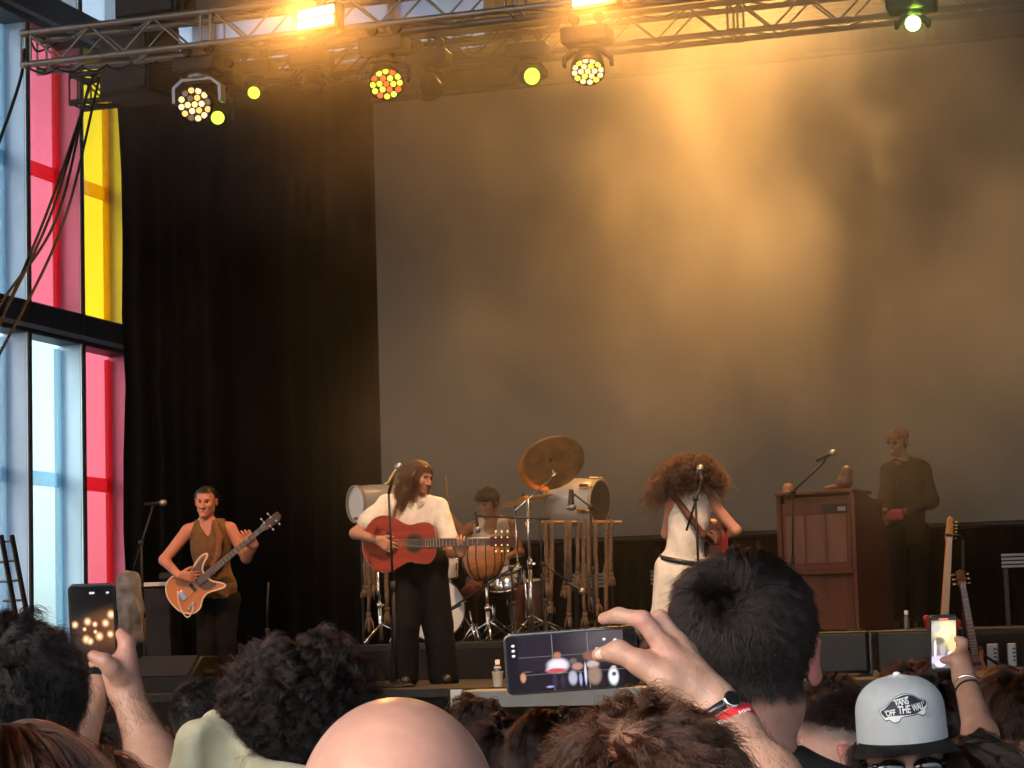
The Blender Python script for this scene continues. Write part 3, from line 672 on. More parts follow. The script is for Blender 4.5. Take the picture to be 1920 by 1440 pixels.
def face_paint(skin, c, H, sc=1.0, scalp=None, scalp_fn=None, stubble=0.0, lips=(.42, .14, .12), red=.07, brow=(.03, .02, .015)):
    skin = np.array(skin); Hn = np.array(H); c = V3(c)
    def f(V):
        q = (V-c) @ Hn/sc; C = np.tile(skin, (len(V), 1)); n = vnoise(V, 60, 3)*.5+.5; C *= (1-.12*n)[:, None]
        near = (np.abs(q) < .14).all(1)
        ch = np.exp(-(((np.abs(q[:, 0])-.045)/.025)**2+((q[:, 2]+.02)/.03)**2+((q[:, 1]+.07)/.05)**2))*near; C = C*(1-red*ch[:, None]*np.array([0, 1, 1]))
        lp = np.exp(-((q[:, 0]/.021)**2+((q[:, 2]+.068)/.010)**2+((q[:, 1]+.1)/.022)**2)**2)*near; C = C*(1-lp[:, None])+np.array(lips)*lp[:, None]
        br = np.exp(-(((np.abs(q[:, 0])-.031)/.019)**2+((q[:, 2]-.031)/.006)**2+((q[:, 1]+.095)/.03)**2)**2)*near; C = C*(1-br[:, None]*.85)+np.array(brow)*br[:, None]*.85
        ey = np.exp(-(((np.abs(q[:, 0])-.031)/.014)**2+((q[:, 2]-.010)/.0055)**2+((q[:, 1]+.088)/.03)**2)**2)*near; C = C*(1-ey[:, None]*.8)+np.array([.05, .03, .025])*ey[:, None]*.8
        if stubble:
            b = smoothstep(-.035, -.06, q[:, 2])*smoothstep(-.01, -.05, q[:, 1])*near*(q[:, 2] > -.13)*(1-lp); C = C*(1-stubble*b[:, None]*np.array([.75, .8, .85]))
        ear_glow = smoothstep(.076, .082, np.abs(q[:, 0]))*near*(np.abs(q[:, 2]) < .05); C = C*(1-ear_glow[:, None]*np.array([0.0, .30, .26]))  # ears painted redder to stand in for backlight glowing through them
        if scalp is not None:
            m = scalp_fn(q)*near if scalp_fn is not None else near*smoothstep(-.045, -.02, q[:, 2]+np.where(q[:, 1] < -.02, -.09, 0.0)+.02)*1.0
            m = m*(np.abs(q[:, 0]) < .0785); C = C*(1-m[:, None])+np.array(scalp)*m[:, None]
        return C
    return f
# ------------------------------------------------------------------ hair
def hair_mat(name, melanin, red, rough=.32, rnd=.25):
    if name in MATS: return MATS[name]
    m = bpy.data.materials.new(name); m.use_nodes = True; nt = m.node_tree; nt.nodes.clear()
    h = nt.nodes.new('ShaderNodeBsdfHairPrincipled'); h.model = 'CHIANG'; h.parametrization = 'MELANIN'
    h.inputs['Melanin'].default_value = melanin; h.inputs['Melanin Redness'].default_value = red; h.inputs['Roughness'].default_value = rough
    h.inputs['Radial Roughness'].default_value = .45; h.inputs['Random Color'].default_value = rnd; h.inputs['Random Roughness'].default_value = .2
    o = nt.nodes.new('ShaderNodeOutputMaterial'); nt.links.new(h.outputs[0], o.inputs[0]); MATS[name] = m; return m
def grow(u, c, H, rad, length, K, comb, lift, grav, rs, off, wob, flow=None):
    """strand paths from scalp directions u; comb: local direction field fn(q)->vec; returns (n,K,3) world"""
    n = len(u); rad = np.array(rad); Hn = np.array(H); c = V3(c); q = u*rad; nrm = u/rad; nrm /= np.linalg.norm(nrm, axis=1)[:, None]
    L = (length if np.ndim(length) else np.full(n, length))/(K-1); P = np.zeros((n, K, 3)); P[:, 0] = q; d = nrm*lift+comb(u)*(1-lift*.5)+rs.normal(size=(n, 3))*wob; d /= np.linalg.norm(d, axis=1)[:, None]+1e-9
    gl = Hn.T @ np.array([0, 0, -1.0])
    for i in range(1, K):
        q = q+d*L[:, None]; r = np.linalg.norm(q/rad, axis=1); mn = 1+off*min(1, i/2); q = np.where((r < mn)[:, None], q*(mn/np.maximum(r, 1e-6))[:, None], q); P[:, i] = q
        uu = q/rad; uu /= np.linalg.norm(uu, axis=1)[:, None]; d = d*.75+comb(uu)*.35*(1 if flow is None else flow)+gl*grav+rs.normal(size=(n, 3))*wob*.6; d /= np.linalg.norm(d, axis=1)[:, None]+1e-9
    return c+P @ Hn.T
def hair(parent, c, H, rad, n, length, m, region, comb, name='hair', K=7, guides=220, lift=.5, grav=.12, clump=.4, wob=.25, off=.04, lvar=.3, curl=0.0, curl_f=9.0, width=.0004, seed=1, frizz=.002, post=None):
    rs = np.random.default_rng(seed)
    def roots(m_):
        out = np.zeros((0, 3))
        while len(out) < m_:
            u = rs.normal(size=(m_*3, 3)); u /= np.linalg.norm(u, axis=1)[:, None]; out = np.concatenate([out, u[rs.random(len(u)) < region(u)]])
        return out[:m_]
    gu = roots(guides); ln = length(gu) if callable(length) else np.full(guides, length); ln = ln*(1+lvar*(rs.random(guides)-.5)*2)
    G = grow(gu, c, H, rad, ln, K, comb, lift, grav, rs, off, wob); T = np.linspace(0, 1, K)
    if curl:
        ph = rs.random(guides)*6.28; tan = G[:, -1]-G[:, 0]; tan /= np.linalg.norm(tan, axis=1)[:, None]+1e-9
        e1 = np.cross(tan, rs.normal(size=(guides, 3))); e1 /= np.linalg.norm(e1, axis=1)[:, None]+1e-9; e2 = np.cross(tan, e1)
        w = curl_f*(.8+.4*rs.random(guides)); aa = w[:, None]*T[None]+ph[:, None]; am = curl*np.minimum(1, T*3)
        G = G+am[None, :, None]*((np.cos(aa)-np.cos(ph)[:, None])[..., None]*e1[:, None]+np.sin(aa)[..., None]*e2[:, None]-0*e2[:, None])
    u = roots(n); Hn = np.array(H); r0 = V3(c)+(u*np.array(rad)) @ Hn.T; near = np.zeros(n, int)
    for i in range(0, n, 4000): near[i:i+4000] = np.argmax(u[i:i+4000] @ gu.T, axis=1)
    off0 = r0-G[near, 0]; P = G[near]+off0[:, None]*(1-clump*T**1.2)[None, :, None]
    P += rs.normal(size=(n, 1, 3))*frizz*T[None, :, None]*2.0+np.cumsum(rs.normal(size=(n, K, 3))*frizz, axis=1)*np.minimum(1, T*2)[None, :, None]
    cut_ = .75+.25*rs.random(n); P = P[:, :1]+(P-P[:, :1])*cut_[:, None, None]
    if post is not None: P = post(P)
    cv = bpy.data.hair_curves.new(name); cv.add_curves([K]*n); cv.points.foreach_set('position', P.astype(np.float32).ravel())
    cv.points.foreach_set('radius', np.tile((width*(1-.75*T**2)), n).astype(np.float32)); cv.materials.append(m)
    return link(name, cv, parent, True)
def reg_full(front=.30, nape=-.62, side=-.15):
    """scalp seen in the head frame: front is -y"""
    def f(u):
        hl = np.where(u[:, 1] < 0, nape*0+front*np.clip(-u[:, 1]*1.6, 0, 1)+side*(1-np.clip(-u[:, 1]*1.6, 0, 1)), side+(nape-side)*np.clip((u[:, 1]-.26)*4, 0, 1)); return (u[:, 2] > hl).astype(float)
    return f
def comb_down(whorl=(0, .5, .85), fwd=-.15, side=0.0, swirl=.5):
    w = np.array(whorl); w = w/np.linalg.norm(w)
    def f(u): d = u-w; d = d-u*(d*u).sum(1)[:, None]; l = np.linalg.norm(d, axis=1)[:, None]; d = d/(l+.22)*1.2; d = d+np.cross(np.tile(w, (len(u), 1)), u)/(np.abs(l)+.15)*swirl*np.exp(-(l/.5)**2); d = d+np.array([side, fwd, 0]); return d/(np.linalg.norm(d, axis=1)[:, None]+1e-9)
    return f
# ================================================================== STAGE PROPS
M_white = mat('white_lacquer', (.62, .59, .54), .35, 0, var=.08, scale=8, coat=.3)
M_drumhead = mat('drum_head', (.72, .70, .66), .5, 0, var=.06, scale=6)
M_bronze = mat('cymbal_bronze', (.62, .34, .13), .33, .9, var=.22, scale=9, rvar=.12)
M_wooddk = mat('dark_wood', (.10, .042, .022), .45, 0, var=.25, scale=3, stretch=(1, 1, 6), coat=.15, rvar=.1)
M_woodmid = mat('organ_wood', (.105, .036, .018), .5, 0, var=.22, scale=2.5, stretch=(5, 5, .6), spec=.25, rvar=.12)
M_woodlt = mat('orange_wood', (.42, .17, .06), .4, 0, var=.25, scale=5, stretch=(1, 1, 4), coat=.2)
M_rope = mat('jute_rope', (.21, .125, .07), .95, 0, var=.3, scale=40, bump=.6, bscale=120)
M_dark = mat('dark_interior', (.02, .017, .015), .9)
M_micgrey = mat('mic_grille', (.33, .32, .31), .4, .8, var=.2, scale=200)
M_cloth_grey = cloth('grey_cloth', (.13, .15, .17), var=.5, scale=9)
M_red = mat('red_card', (.45, .03, .04), .6)
M_paper = mat('paper_cup', (.70, .60, .50), .75, var=.05)
M_clearplastic = mat('bottle_plastic', (.55, .58, .60), .15, 0, spec=.6)
M_grille = mat('speaker_grille', (.03, .03, .032), .6, .4, var=.4, scale=160)

def text_bm(txt, size, depth=.0012, font_bold=False, spacing=1.0):
    cu = bpy.data.curves.new('lettering', 'FONT'); cu.body = txt; cu.size = size; cu.extrude = depth; cu.align_x = 'CENTER'; cu.align_y = 'CENTER'; cu.space_character = spacing
    if font_bold: cu.offset = size*.02
    o = bpy.data.objects.new('lettering', cu); COL.objects.link(o); dg = bpy.context.evaluated_depsgraph_get(); me = bpy.data.meshes.new_from_object(o.evaluated_get(dg))
    bpy.data.objects.remove(o); bm = NB(); bm.from_mesh(me); bpy.data.meshes.remove(me); return bm
def drum(label, c, axis, r, dep, shell, head, parent=None, hoop=M_chrome, lugs=8, name='drum', back=True):
    """c: centre of the playing head; the shell runs against axis"""
    c = Vector(c); a = Vector(axis).normalized(); t = thing(name, label, 'drum', c-a*dep*.5)
    bm = NB(); add_lathe(bm, [(r, -dep), (r, 0), (r-.008, 0), (r-.008, -dep)], c, a, 36, cap=False); obj('shell', bm, shell, t)
    bm = NB(); add_lathe(bm, [(r*.985, .002), (r*.9, .006), (0, .007)], c, a, 36, cap=False); obj('drum_head', bm, head, t)
    if back: bm = NB(); add_lathe(bm, [(r*.985, -dep-.002), (0, -dep-.003)], c, a, 32, cap=False); obj('drum_head', bm, head, t)
    for h in (0.006, -dep-.006):
        bm = NB(); add_lathe(bm, [(r+.001, h-.012), (r+.007, h-.012), (r+.007, h+.010), (r+.001, h+.010)], c, a, 36, cap=False); obj('hoop', bm, hoop, t)
    Fm = frame_of(a)
    for k in range(lugs):
        th = 2*math.pi*k/lugs+.2; e = Fm @ Vector((math.cos(th), math.sin(th), 0))
        inst('lug', 'lug%d' % round(dep*100), lambda bm: (add_box(bm, (0, 0, 0), (.022, .02, min(.07, dep*.35)), bev=.005), add_cyl(bm, (0, .006, -dep*.46), (0, .006, dep*.46), .0035, None, 6)), M_chrome, t,
             Matrix.Translation(c-a*dep*.5+e*(r+.01)) @ Matrix((Fm @ Vector((-math.sin(th), math.cos(th), 0)), e, a)).transposed().to_4x4())
    return t
def tripod(t, hub, rad, m, legr=.009, rot=0.3, base=None, n=3, lift=.16):
    hub = Vector(hub)
    for k in range(n):
        a = rot+k*2*math.pi/n; d = Vector((math.cos(a), math.sin(a), 0)); ft = Vector((hub.x, hub.y, base))+d*rad
        bm = NB(); add_tube(bm, [hub+Vector((0, 0, lift)), hub.lerp(ft, .5)+Vector((0, 0, lift*.62)), ft+Vector((0, 0, .012))], legr, 8); lg = obj('leg', bm, m, t)
        bm = NB(); add_cyl(bm, ft+Vector((0, 0, .001)), ft+Vector((0, 0, .022)), legr*1.5, None, 8); obj('rubber_foot', bm, M_rubber, lg)
def chrome_stand(label, foot, top, r=.0125, rad=.26, rot=.3, cat='stand', name='hardware_stand'):
    foot, top = Vector(foot), Vector(top); t = thing(name, label, cat, foot); h = top-foot
    bm = NB(); add_cyl(bm, foot+h*.06, foot+h*.55, r*1.25, None, 12); obj('lower_tube', bm, M_chrome, t)
    bm = NB(); add_cyl(bm, foot+h*.53, top, r*.85, None, 12); obj('upper_tube', bm, M_chrome, t)
    bm = NB(); add_cyl(bm, foot+h*.51, foot+h*.57, r*1.7, None, 12); add_box(bm, foot+h*.54+Vector((r*2.2, 0, 0)), (.03, .01, .02), bev=.003); obj('clamp', bm, M_chrome, t)
    tripod(t, foot+h*.06, rad, M_chrome, .008, rot, foot.z, 3, .14)
    return t
def mic_prims(t, p, d, L=.17, body=M_black, grille=M_micgrey, s=1.0):
    """p: clip point; d: towards the grille"""
    p, d = Vector(p), Vector(d).normalized()
    bm = NB(); add_lathe(bm, [(.010*s, -L*.55), (.012*s, -L*.5), (.016*s, L*.15), (.018*s, L*.2)], p, d, 14); mb = obj('microphone', bm, body, t)
    bm = NB(); add_lathe(bm, [(.018*s, L*.2), (.026*s, L*.26), (.0275*s, L*.34), (.024*s, L*.45), (.012*s, L*.52), (0, L*.53)], p, d, 16); obj('grille', bm, grille, mb)
def mic_stand(label, foot, top, boom=None, mic=None, micdir=None, base='round', m=M_black, body=M_black, s=1.0):
    foot, top = Vector(foot), Vector(top); t = thing('microphone_stand', label, 'microphone stand', foot)
    if base == 'round':
        bm = NB(); add_lathe(bm, [(.13, 0), (.13, .012), (.11, .025), (.03, .035), (.018, .06)], foot, (0, 0, 1), 28); obj('base', bm, m, t)
    else: tripod(t, foot+Vector((0, 0, .05)), .30, m, .009, .8, foot.z, 3, .10)
    h = top-foot
    bm = NB(); add_cyl(bm, foot+h*.03, foot+h*.52, .0125, None, 12); obj('lower_tube', bm, m, t)
    bm = NB(); add_cyl(bm, foot+h*.5, top, .009, None, 12); obj('upper_tube', bm, m, t)
    bm = NB(); add_cyl(bm, foot+h*.49, foot+h*.545, .019, None, 12); obj('clutch', bm, M_rubber, t)
    if boom:
        bm = NB(); add_cyl(bm, boom[0], boom[1], .0085, None, 10); bo = obj('boom', bm, m, t)
        bm = NB(); add_cyl(bm, top-Vector((.018, 0, 0)), top+Vector((.018, 0, 0)), .02, None, 10); obj('boom_clamp', bm, M_rubber, t)
    if mic is not None:
        bm = NB(); e = boom[1] if boom else top; add_tube(bm, [e, Vector(mic)], .012, 8); obj('clip', bm, M_rubber, t); mic_prims(t, mic, micdir, body=body, s=s)
    return t
def onfloor(px, Z, z=FLOOR): p = at(px, 1000, Z); return Vector((p.x, p.y, z))

# ---- drum kit on the riser
CD = 20.3
kd = Vector((-FWD.x, -FWD.y, 0)).normalized()
kax = (kd+Vector((.10, 0, 0))).normalized()
kick = drum('white fronted bass drum standing behind the guitarist leg', at(813, 1142, 20.05), kax, .276, .42, mat('sparkle_shell', (.30, .24, .17), .35, .1, var=.3, scale=30, coat=.4), M_drumhead, lugs=8, name='bass_drum', hoop=mat('dark_hoop', (.05, .04, .035), .4, coat=.3))
Fk = Matrix((Vector((0, 0, 1)).cross(kax).normalized(), Vector((0, 0, 1)), kax)).transposed().to_4x4(); Fk.translation = at(813, 1142, 20.05)
bm = text_bm('YAMAHA', .068, .0006, True, .92); bmesh.ops.transform(bm, matrix=Matrix.Diagonal((.95, 1, 1, 1)), verts=bm.verts); bmesh.ops.transform(bm, matrix=Fk @ Matrix.Translation((.005, .212, .0095)), verts=bm.verts); obj('lettering', bm, mat('black_print', (.02, .02, .02), .6), kick)
bm = NB(); add_lathe(bm, [(.055, .0085), (.0, .0088)], Fk @ Vector((.10, -.075, 0)), kax, 24, cap=False); obj('port_hole', bm, M_dark, kick)
bm = NB(); add_lathe(bm, [(.055, .008), (.055, .012), (.064, .012), (.064, .008)], Fk @ Vector((.10, -.075, 0)), kax, 24, cap=False); obj('port_ring', bm, M_black, kick)
for s in (-1, 1):
    e = at(813, 1142, 20.05)-kax*.2+Fk.to_3x3() @ Vector((s*.27, -.05, 0)); f = e+Fk.to_3x3() @ Vector((s*.12, 0, .12)); f.z = RISER+.01
    bm = NB(); add_cyl(bm, e, f, .009, None, 8); obj('spur', bm, M_chrome, kick)
drum('small pale rack tom between the guitarist and the bowl drum', at(832, 1036, 20.2), Vector((.15, -.25, .95)), .13, .20, M_white, M_drumhead, lugs=6, name='rack_tom')
drum('chrome snare drum behind the rope bowl drum', at(944, 1070, 20.5), Vector((-.05, -.25, .97)), .165, .15, M_chrome, M_drumhead, lugs=8, name='snare_drum')
drum('dark floor tom behind the tall chrome stand', at(990, 1090, 21.0), Vector((0, -.1, 1)), .19, .36, mat('dark_shell', (.06, .03, .02), .35, coat=.4), M_drumhead, lugs=8, name='floor_tom')
# rope bowl drum
bc = at(905, 1046, 19.7)
bd = thing('bowl_drum', 'round orange bowl drum laced with black rope on a chrome stand', 'drum', bc-Vector((0, 0, .2)))
prof = [(0, -.20), (.05, -.198), (.10, -.175), (.145, -.13), (.175, -.07), (.188, 0), (.186, .06), (.176, .12), (.165, .165)]
bm = NB(); add_lathe(bm, prof, bc, (.05, -.06, 1), 36); obj('bowl', bm, M_woodlt, bd)
bm = NB(); add_lathe(bm, [(.165, .165), (.12, .172), (0, .174)], bc, (.05, -.06, 1), 32, cap=False); obj('drum_head', bm, M_drumhead, bd)
bm = NB(); add_lathe(bm, [(.166, .14), (.178, .14), (.178, .168), (.166, .168)], bc, (.05, -.06, 1), 32, cap=False); obj('rope_ring', bm, M_rubber, bd)
Fb = frame_of((.05, -.06, 1))
for k in range(14):
    th = k*2*math.pi/14
    bm = NB(); add_tube(bm, [bc+Fb @ Vector((math.cos(th+.05*(h < 0))*(r_+.004), math.sin(th+.05*(h < 0))*(r_+.004), h)) for r_, h in prof[1:]], .0045, 6); obj('lacing', bm, M_rubber, bd)
chrome_stand('short chrome stand carrying the rope bowl drum', onfloor(912, 19.7, RISER), at(912, 1088, 19.7), .016, .24, .9)
chrome_stand('chrome stand with a bright tripod beside the left barrel drum', onfloor(711, 19.8, RISER), at(708, 1072, 19.8), .013, .27, 2.4)
chrome_stand('short chrome post between bass drum and bowl drum stand', onfloor(886, 19.6, RISER), at(881, 1146, 19.6), .008, .10, 1.2)
chrome_stand('slim chrome stand rising behind the drummer arm', onfloor(972, 20.6, RISER), at(966, 948, 20.6), .011, .24, .4)
# big tilted crash cymbal on a boom, and a flat one
def cymbal(label, c, nrm, r, name='cymbal'):
    c, nrm = Vector(c), Vector(nrm).normalized(); t = thing(name, label, 'cymbal', c)
    bm = NB(); add_lathe(bm, [(.006, .042), (.03, .040), (.05, .026), (.06, .022), (r*.5, .013), (r*.8, .005), (r, -.004), (r, -.0055), (r*.8, .0035), (r*.5, .0115), (.06, .0205), (.05, .0245), (.03, .0385), (.006, .0405)], c, nrm, 56, cap=False); obj('plate', bm, M_bronze, t)
    bm = NB(); add_cyl(bm, c+nrm*.042, c+nrm*.075, .006, None, 8); add_cyl(bm, c+nrm*.035, c+nrm*.052, .018, None, 12); obj('felt_and_nut', bm, M_rubber, t)
    return t
cn = (-FWD*.80 - RGT*.30 + UPV*.50)
# seen from below: the far face tilts towards the audience
cymbal('large tilted bronze cymbal raised above the drum kit', at(1034, 868, 20.2), (-FWD*.77+RGT*.26-UPV*.58)*-1, .305)
cymbal('flatter bronze cymbal seen edge on beside the drummer', at(984, 938, 20.4), Vector((-.16, -.20, 1)), .26)
t = chrome_stand('tall chrome double braced cymbal stand in front of the drummer', onfloor(993, 19.9, RISER), at(989, 936, 19.9), .016, .30, .2, name='cymbal_stand')
bm = NB(); add_cyl(bm, at(966, 958, 19.9), at(1040, 890, 20.1), .0085, None, 10); obj('boom_arm', bm, M_chrome, t)
bm = NB(); add_cyl(bm, at(1039, 892, 20.1), at(1035, 871, 20.18), .007, None, 8); add_cyl(bm, at(1044, 887, 20.1), at(1036, 895, 20.1), .02, None, 10); obj('tilter', bm, M_chrome, t)
bm = NB(); add_cyl(bm, at(983, 1070, 19.85), at(992, 1180, 19.85), .010, None, 10); obj('brace_tube', bm, M_chrome, t)
bm = NB(); add_cyl(bm, at(990, 985, 19.9)-Vector((0, 0, .02)), at(990, 985, 19.9)+Vector((0, 0, .035)), .027, None, 10); obj('collar', bm, M_gold, t)
# barrel drums with hanging ropes
def barrel(label, px, py, Z, ax, r, L, ropes, bar, seed):
    c = at(px, py, Z); ax = Vector(ax).normalized(); t = thing('barrel_drum', label, 'drum', Vector((c.x, c.y, RISER)))
    bm = NB(); add_lathe(bm, [(r*.96, -L/2), (r*1.02, -L*.2), (r*1.02, L*.2), (r*.97, L/2), (r*.94, L/2)], c, ax, 40, cap=False); obj('shell', bm, M_white, t)
    bm = NB(); add_lathe(bm, [(r*.94, L/2-.001), (r*.95, 0), (r*.9, -L*.45)], c, ax, 40, cap=False); obj('shell_inside', bm, mat('dark_inside', (.07, .04, .025), .8, var=.3, scale=5), t)  # inner face of the shell, coloured dark so the open end looks dark
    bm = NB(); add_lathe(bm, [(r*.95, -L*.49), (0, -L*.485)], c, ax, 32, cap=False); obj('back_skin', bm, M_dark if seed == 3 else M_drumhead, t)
    for s in (-1, 1):
        bm = NB(); add_lathe(bm, [(r*.965, s*L*.5-.018), (r*1.02, s*L*.5-.018), (r*1.02, s*L*.5+.008), (r*.965, s*L*.5+.008)], c, ax, 40, cap=False); obj('hoop', bm, mat('cream_hoop', (.55, .42, .30), .5), t)
    Fm = frame_of(ax)
    for k in range(6):
        th = k*math.pi/3+.4; e = Fm @ Vector((math.cos(th), math.sin(th), 0)); M = Matrix.Translation(c+ax*L*.33+e*(r*1.02+.012)) @ Matrix((ax, e.cross(ax)*-1, e)).transposed().to_4x4()
        inst('lug', 'goldlug', lambda bm: (add_box(bm, (0, 0, 0), (.09, .045, .022), bev=.006), add_cyl(bm, (.03, 0, 0), (.085, 0, 0), .009, None, 8)), M_gold, t, M)
    if bar:
        a, b = at(bar[0], bar[2], Z-.28), at(bar[1], bar[2], Z-.28); rod('hanging_bar', a, b, .014, M_woodlt, t)
        for u in (.12, .88):
            p = a.lerp(b, u)+FWD*.28; rod('support_leg', p-Vector((0, 0, .02)), Vector((p.x, p.y, RISER)), .014, M_black, t)
            rod('cross_piece', a.lerp(b, u), p, .012, M_black, t)
        rr = random.Random(seed)
        for x, y1, knot in ropes:
            p0 = at(x, bar[2]-4, Z-.28-.02*rr.random()); p1 = at(x+rr.uniform(-4, 4), y1, Z-.28); n = 7; bm = NB(); pts, rad = [], []
            for i in range(n+1):
                u = i/n; p = p0.lerp(p1, u)+Vector((rr.uniform(-.006, .006), rr.uniform(-.006, .006), 0)); pts.append(p); rad.append(.017+.006*rr.random())
            if knot: rad[4] *= 1.7
            add_tube(bm, pts, rad, 8); rp = obj('hanging_rope', bm, M_rope, t)
            bm = NB(); q = pts[-1]; l = .10+.08*rr.random()
            for k in range(9):
                a2 = k*.7; d = Vector((math.cos(a2)*.035*rr.random()*1.6, math.sin(a2)*.03, -l*(.8+.3*rr.random()))); add_tube(bm, [q, q+d*.5+Vector((d.x*.2, 0, 0)), q+d], [.008, .010, .005], 5)
            add_lathe(bm, [(.012, .02), (.026, .0), (.018, -.03)], q, (0, 0, 1), 10); obj('tassel', bm, M_rope, rp)
    return t
bax = RGT*.86-FWD*.50
barrel('pale barrel drum lying over a bar of hanging ropes', 1083, 940, 20.7, bax, .205, .46, [(1024, 1085, 0), (1034, 1130, 1), (1062, 1100, 0), (1068, 1150, 1), (1084, 1072, 0), (1095, 1150, 1), (1103, 1110, 0), (1116, 1125, 0), (1138, 1150, 1), (1147, 1075, 0)], (1010, 1166, 979), 3)
barrel('pale barrel drum half hidden behind the guitarist shoulder', 708, 944, 20.9, RGT*.8+FWD*.5, .17, .44, [(684, 1100, 0), (693, 1150, 1), (703, 1090, 0), (722, 1140, 0)], (664, 745, 972), 5)
# microphones round the kit
mic_stand('black boom stand with a fat round microphone at the right barrel drum', onfloor(1110, 19.5, RISER), at(1107, 950, 19.5), (at(1122, 962, 19.5), at(1076, 926, 19.5)), at(1071, 938, 19.5), -UPV, 'tripod', s=1.7)
mic_stand('black boom stand reaching a microphone over the bowl drum', onfloor(1016, 19.4, RISER), at(1012, 972, 19.4), (at(1030, 973, 19.4), at(893, 968, 19.4)), at(894, 980, 19.4), -UPV+RGT*.12, 'tripod')
mic_stand('low black boom stand slanting across the bass drum front', onfloor(962, 19.2, RISER), at(958, 1066, 19.2), (at(968, 1060, 19.2), at(850, 1138, 19.2)), at(846, 1142, 19.2), -RGT-UPV*.5, 'tripod')
mic_stand('low black boom stand under the hanging ropes', onfloor(1020, 19.0, RISER), at(1018, 1058, 19.0), (at(1012, 1052, 19.0), at(1076, 1099, 19.0)), at(1080, 1102, 19.0), RGT-UPV*.6, 'tripod')
mic_stand('straight black microphone stand with an orange gold microphone before the guitarist', onfloor(738, 16.95), at(729, 925, 16.95), None, at(739, 888, 16.9), RGT*.55+UPV*.9, 'round', body=M_gold)
mic_stand('boom microphone stand beside the bass player', onfloor(272, 18.6), at(264, 1018, 18.6), (at(244, 1090, 18.6), at(287, 948, 18.6)), at(292, 944, 18.6), RGT*1+UPV*.08, 'tripod')
mic_stand('boom microphone stand in front of the curly haired singer', onfloor(1308, 16.4), at(1304, 935, 16.4), (at(1287, 995, 16.4), at(1316, 903, 16.4)), at(1314, 890, 16.5), FWD*.6+UPV*.6, 'round')
mic_stand('boom microphone stand above the organ', onfloor(1478, 18.6, RISER), at(1487, 922, 18.6), (at(1478, 930, 18.6), at(1543, 868, 18.6)), at(1549, 855, 18.6), RGT*.9+UPV*.4, 'tripod')
mic_stand('bare black microphone stand without a microphone behind the bass player', onfloor(494, 19.4), at(503, 1092, 19.4), None, None, None, 'tripod')
# clothes hung on the bass player's stand, his case table, wedges
s = Sdf(); p = at(240, 1090, 18.45); q = at(236, 1195, 18.4)
s.cap(p, q, .085, .10, .03); s.ell(at(246, 1112, 18.45), (.09, .04, .10), None, .04); s.cap(at(252, 1090, 18.45), at(256, 1195, 18.45), .05, .06, .03); s.cap(p, at(252, 1080, 18.5), .02, .02, .02)
o = sobj('cloth_bag', s, .012, M_cloth_grey, None, folds(.02, 26, 5)); tag(o, 'grey printed cloth bag hanging from the bass player microphone stand', 'bag')
kt = thing('keyboard_table', 'black flat panel desk with a pale edge beside the bass player', 'table', onfloor(302, 19.75))
tp = at(302, 1096, 19.75); rt = Matrix.Rotation(YAW*.6, 3, 'Z')
bm = NB(); add_box(bm, tp, (.26, .34, .035), rt, bev=.004); obj('pale_top', bm, mat('pale_top', (.55, .52, .50), .5), kt)
bm = NB(); add_box(bm, tp-Vector((0, 0, .34)), (.25, .30, .62), rt, bev=.01); obj('black_panel', bm, M_blackplastic, kt)
for sx in (-.1, .1): rod('leg', tp+rt @ Vector((sx, 0, -.6)), Vector((tp.x, tp.y, FLOOR))+rt @ Vector((sx, 0, 0)), .014, M_black, kt)
bm = NB(); add_box(bm, at(318, 1080, 19.75), (.16, .12, .06), rt, bev=.01); o = obj('small_mixer', bm, M_blackplastic); tag(o, 'small black mixer box on the desk behind the bass guitar', 'mixer')
def wedge(label, c, w, d, h, rz, gm=M_grille):
    c = Vector(c); t = thing('wedge_monitor', label, 'loudspeaker', c, rz)
    M = Matrix.Translation(c) @ Matrix.Rotation(rz, 4, 'Z')
    poly = [(-d/2, 0), (d/2, 0), (d/2, h*.45), (d*.1, h), (-d/2, h*.98)]
    bm = NB(); add_prism(bm, poly, -w/2, w/2, M @ Matrix.Rotation(R(90), 4, 'Z'), bev=.012); obj('cabinet', bm, M_blackplastic, t)
    bm = NB(); a = Vector((0, 0, 0)); sl = math.atan2(h*.55, d*.4); add_box(bm, M @ Vector((0, d*.3+.006, h*.735)), (w*.88, .01, .38*d/math.cos(sl)*1.05), (M @ Matrix.Rotation(math.pi/2-sl, 4, 'X')).to_3x3()); obj('grille', bm, gm, t)
    for s_ in (-1, 1):
        bm = NB(); add_box(bm, M @ Vector((s_*(w/2+.004), -.05, h*.55)), (.012, .14, .035), (M.to_3x3()), bev=.004); obj('handle', bm, M_rubber, t)
    return t
c = onfloor(322, 17.5); wedge('black wedge monitor on the deck in front of the bass player', c, .55, .42, .27, R(175))
bm = NB(); add_box(bm, c+Vector((-.06, -.05, .18)), (.01, .02, .02)); bm.free()
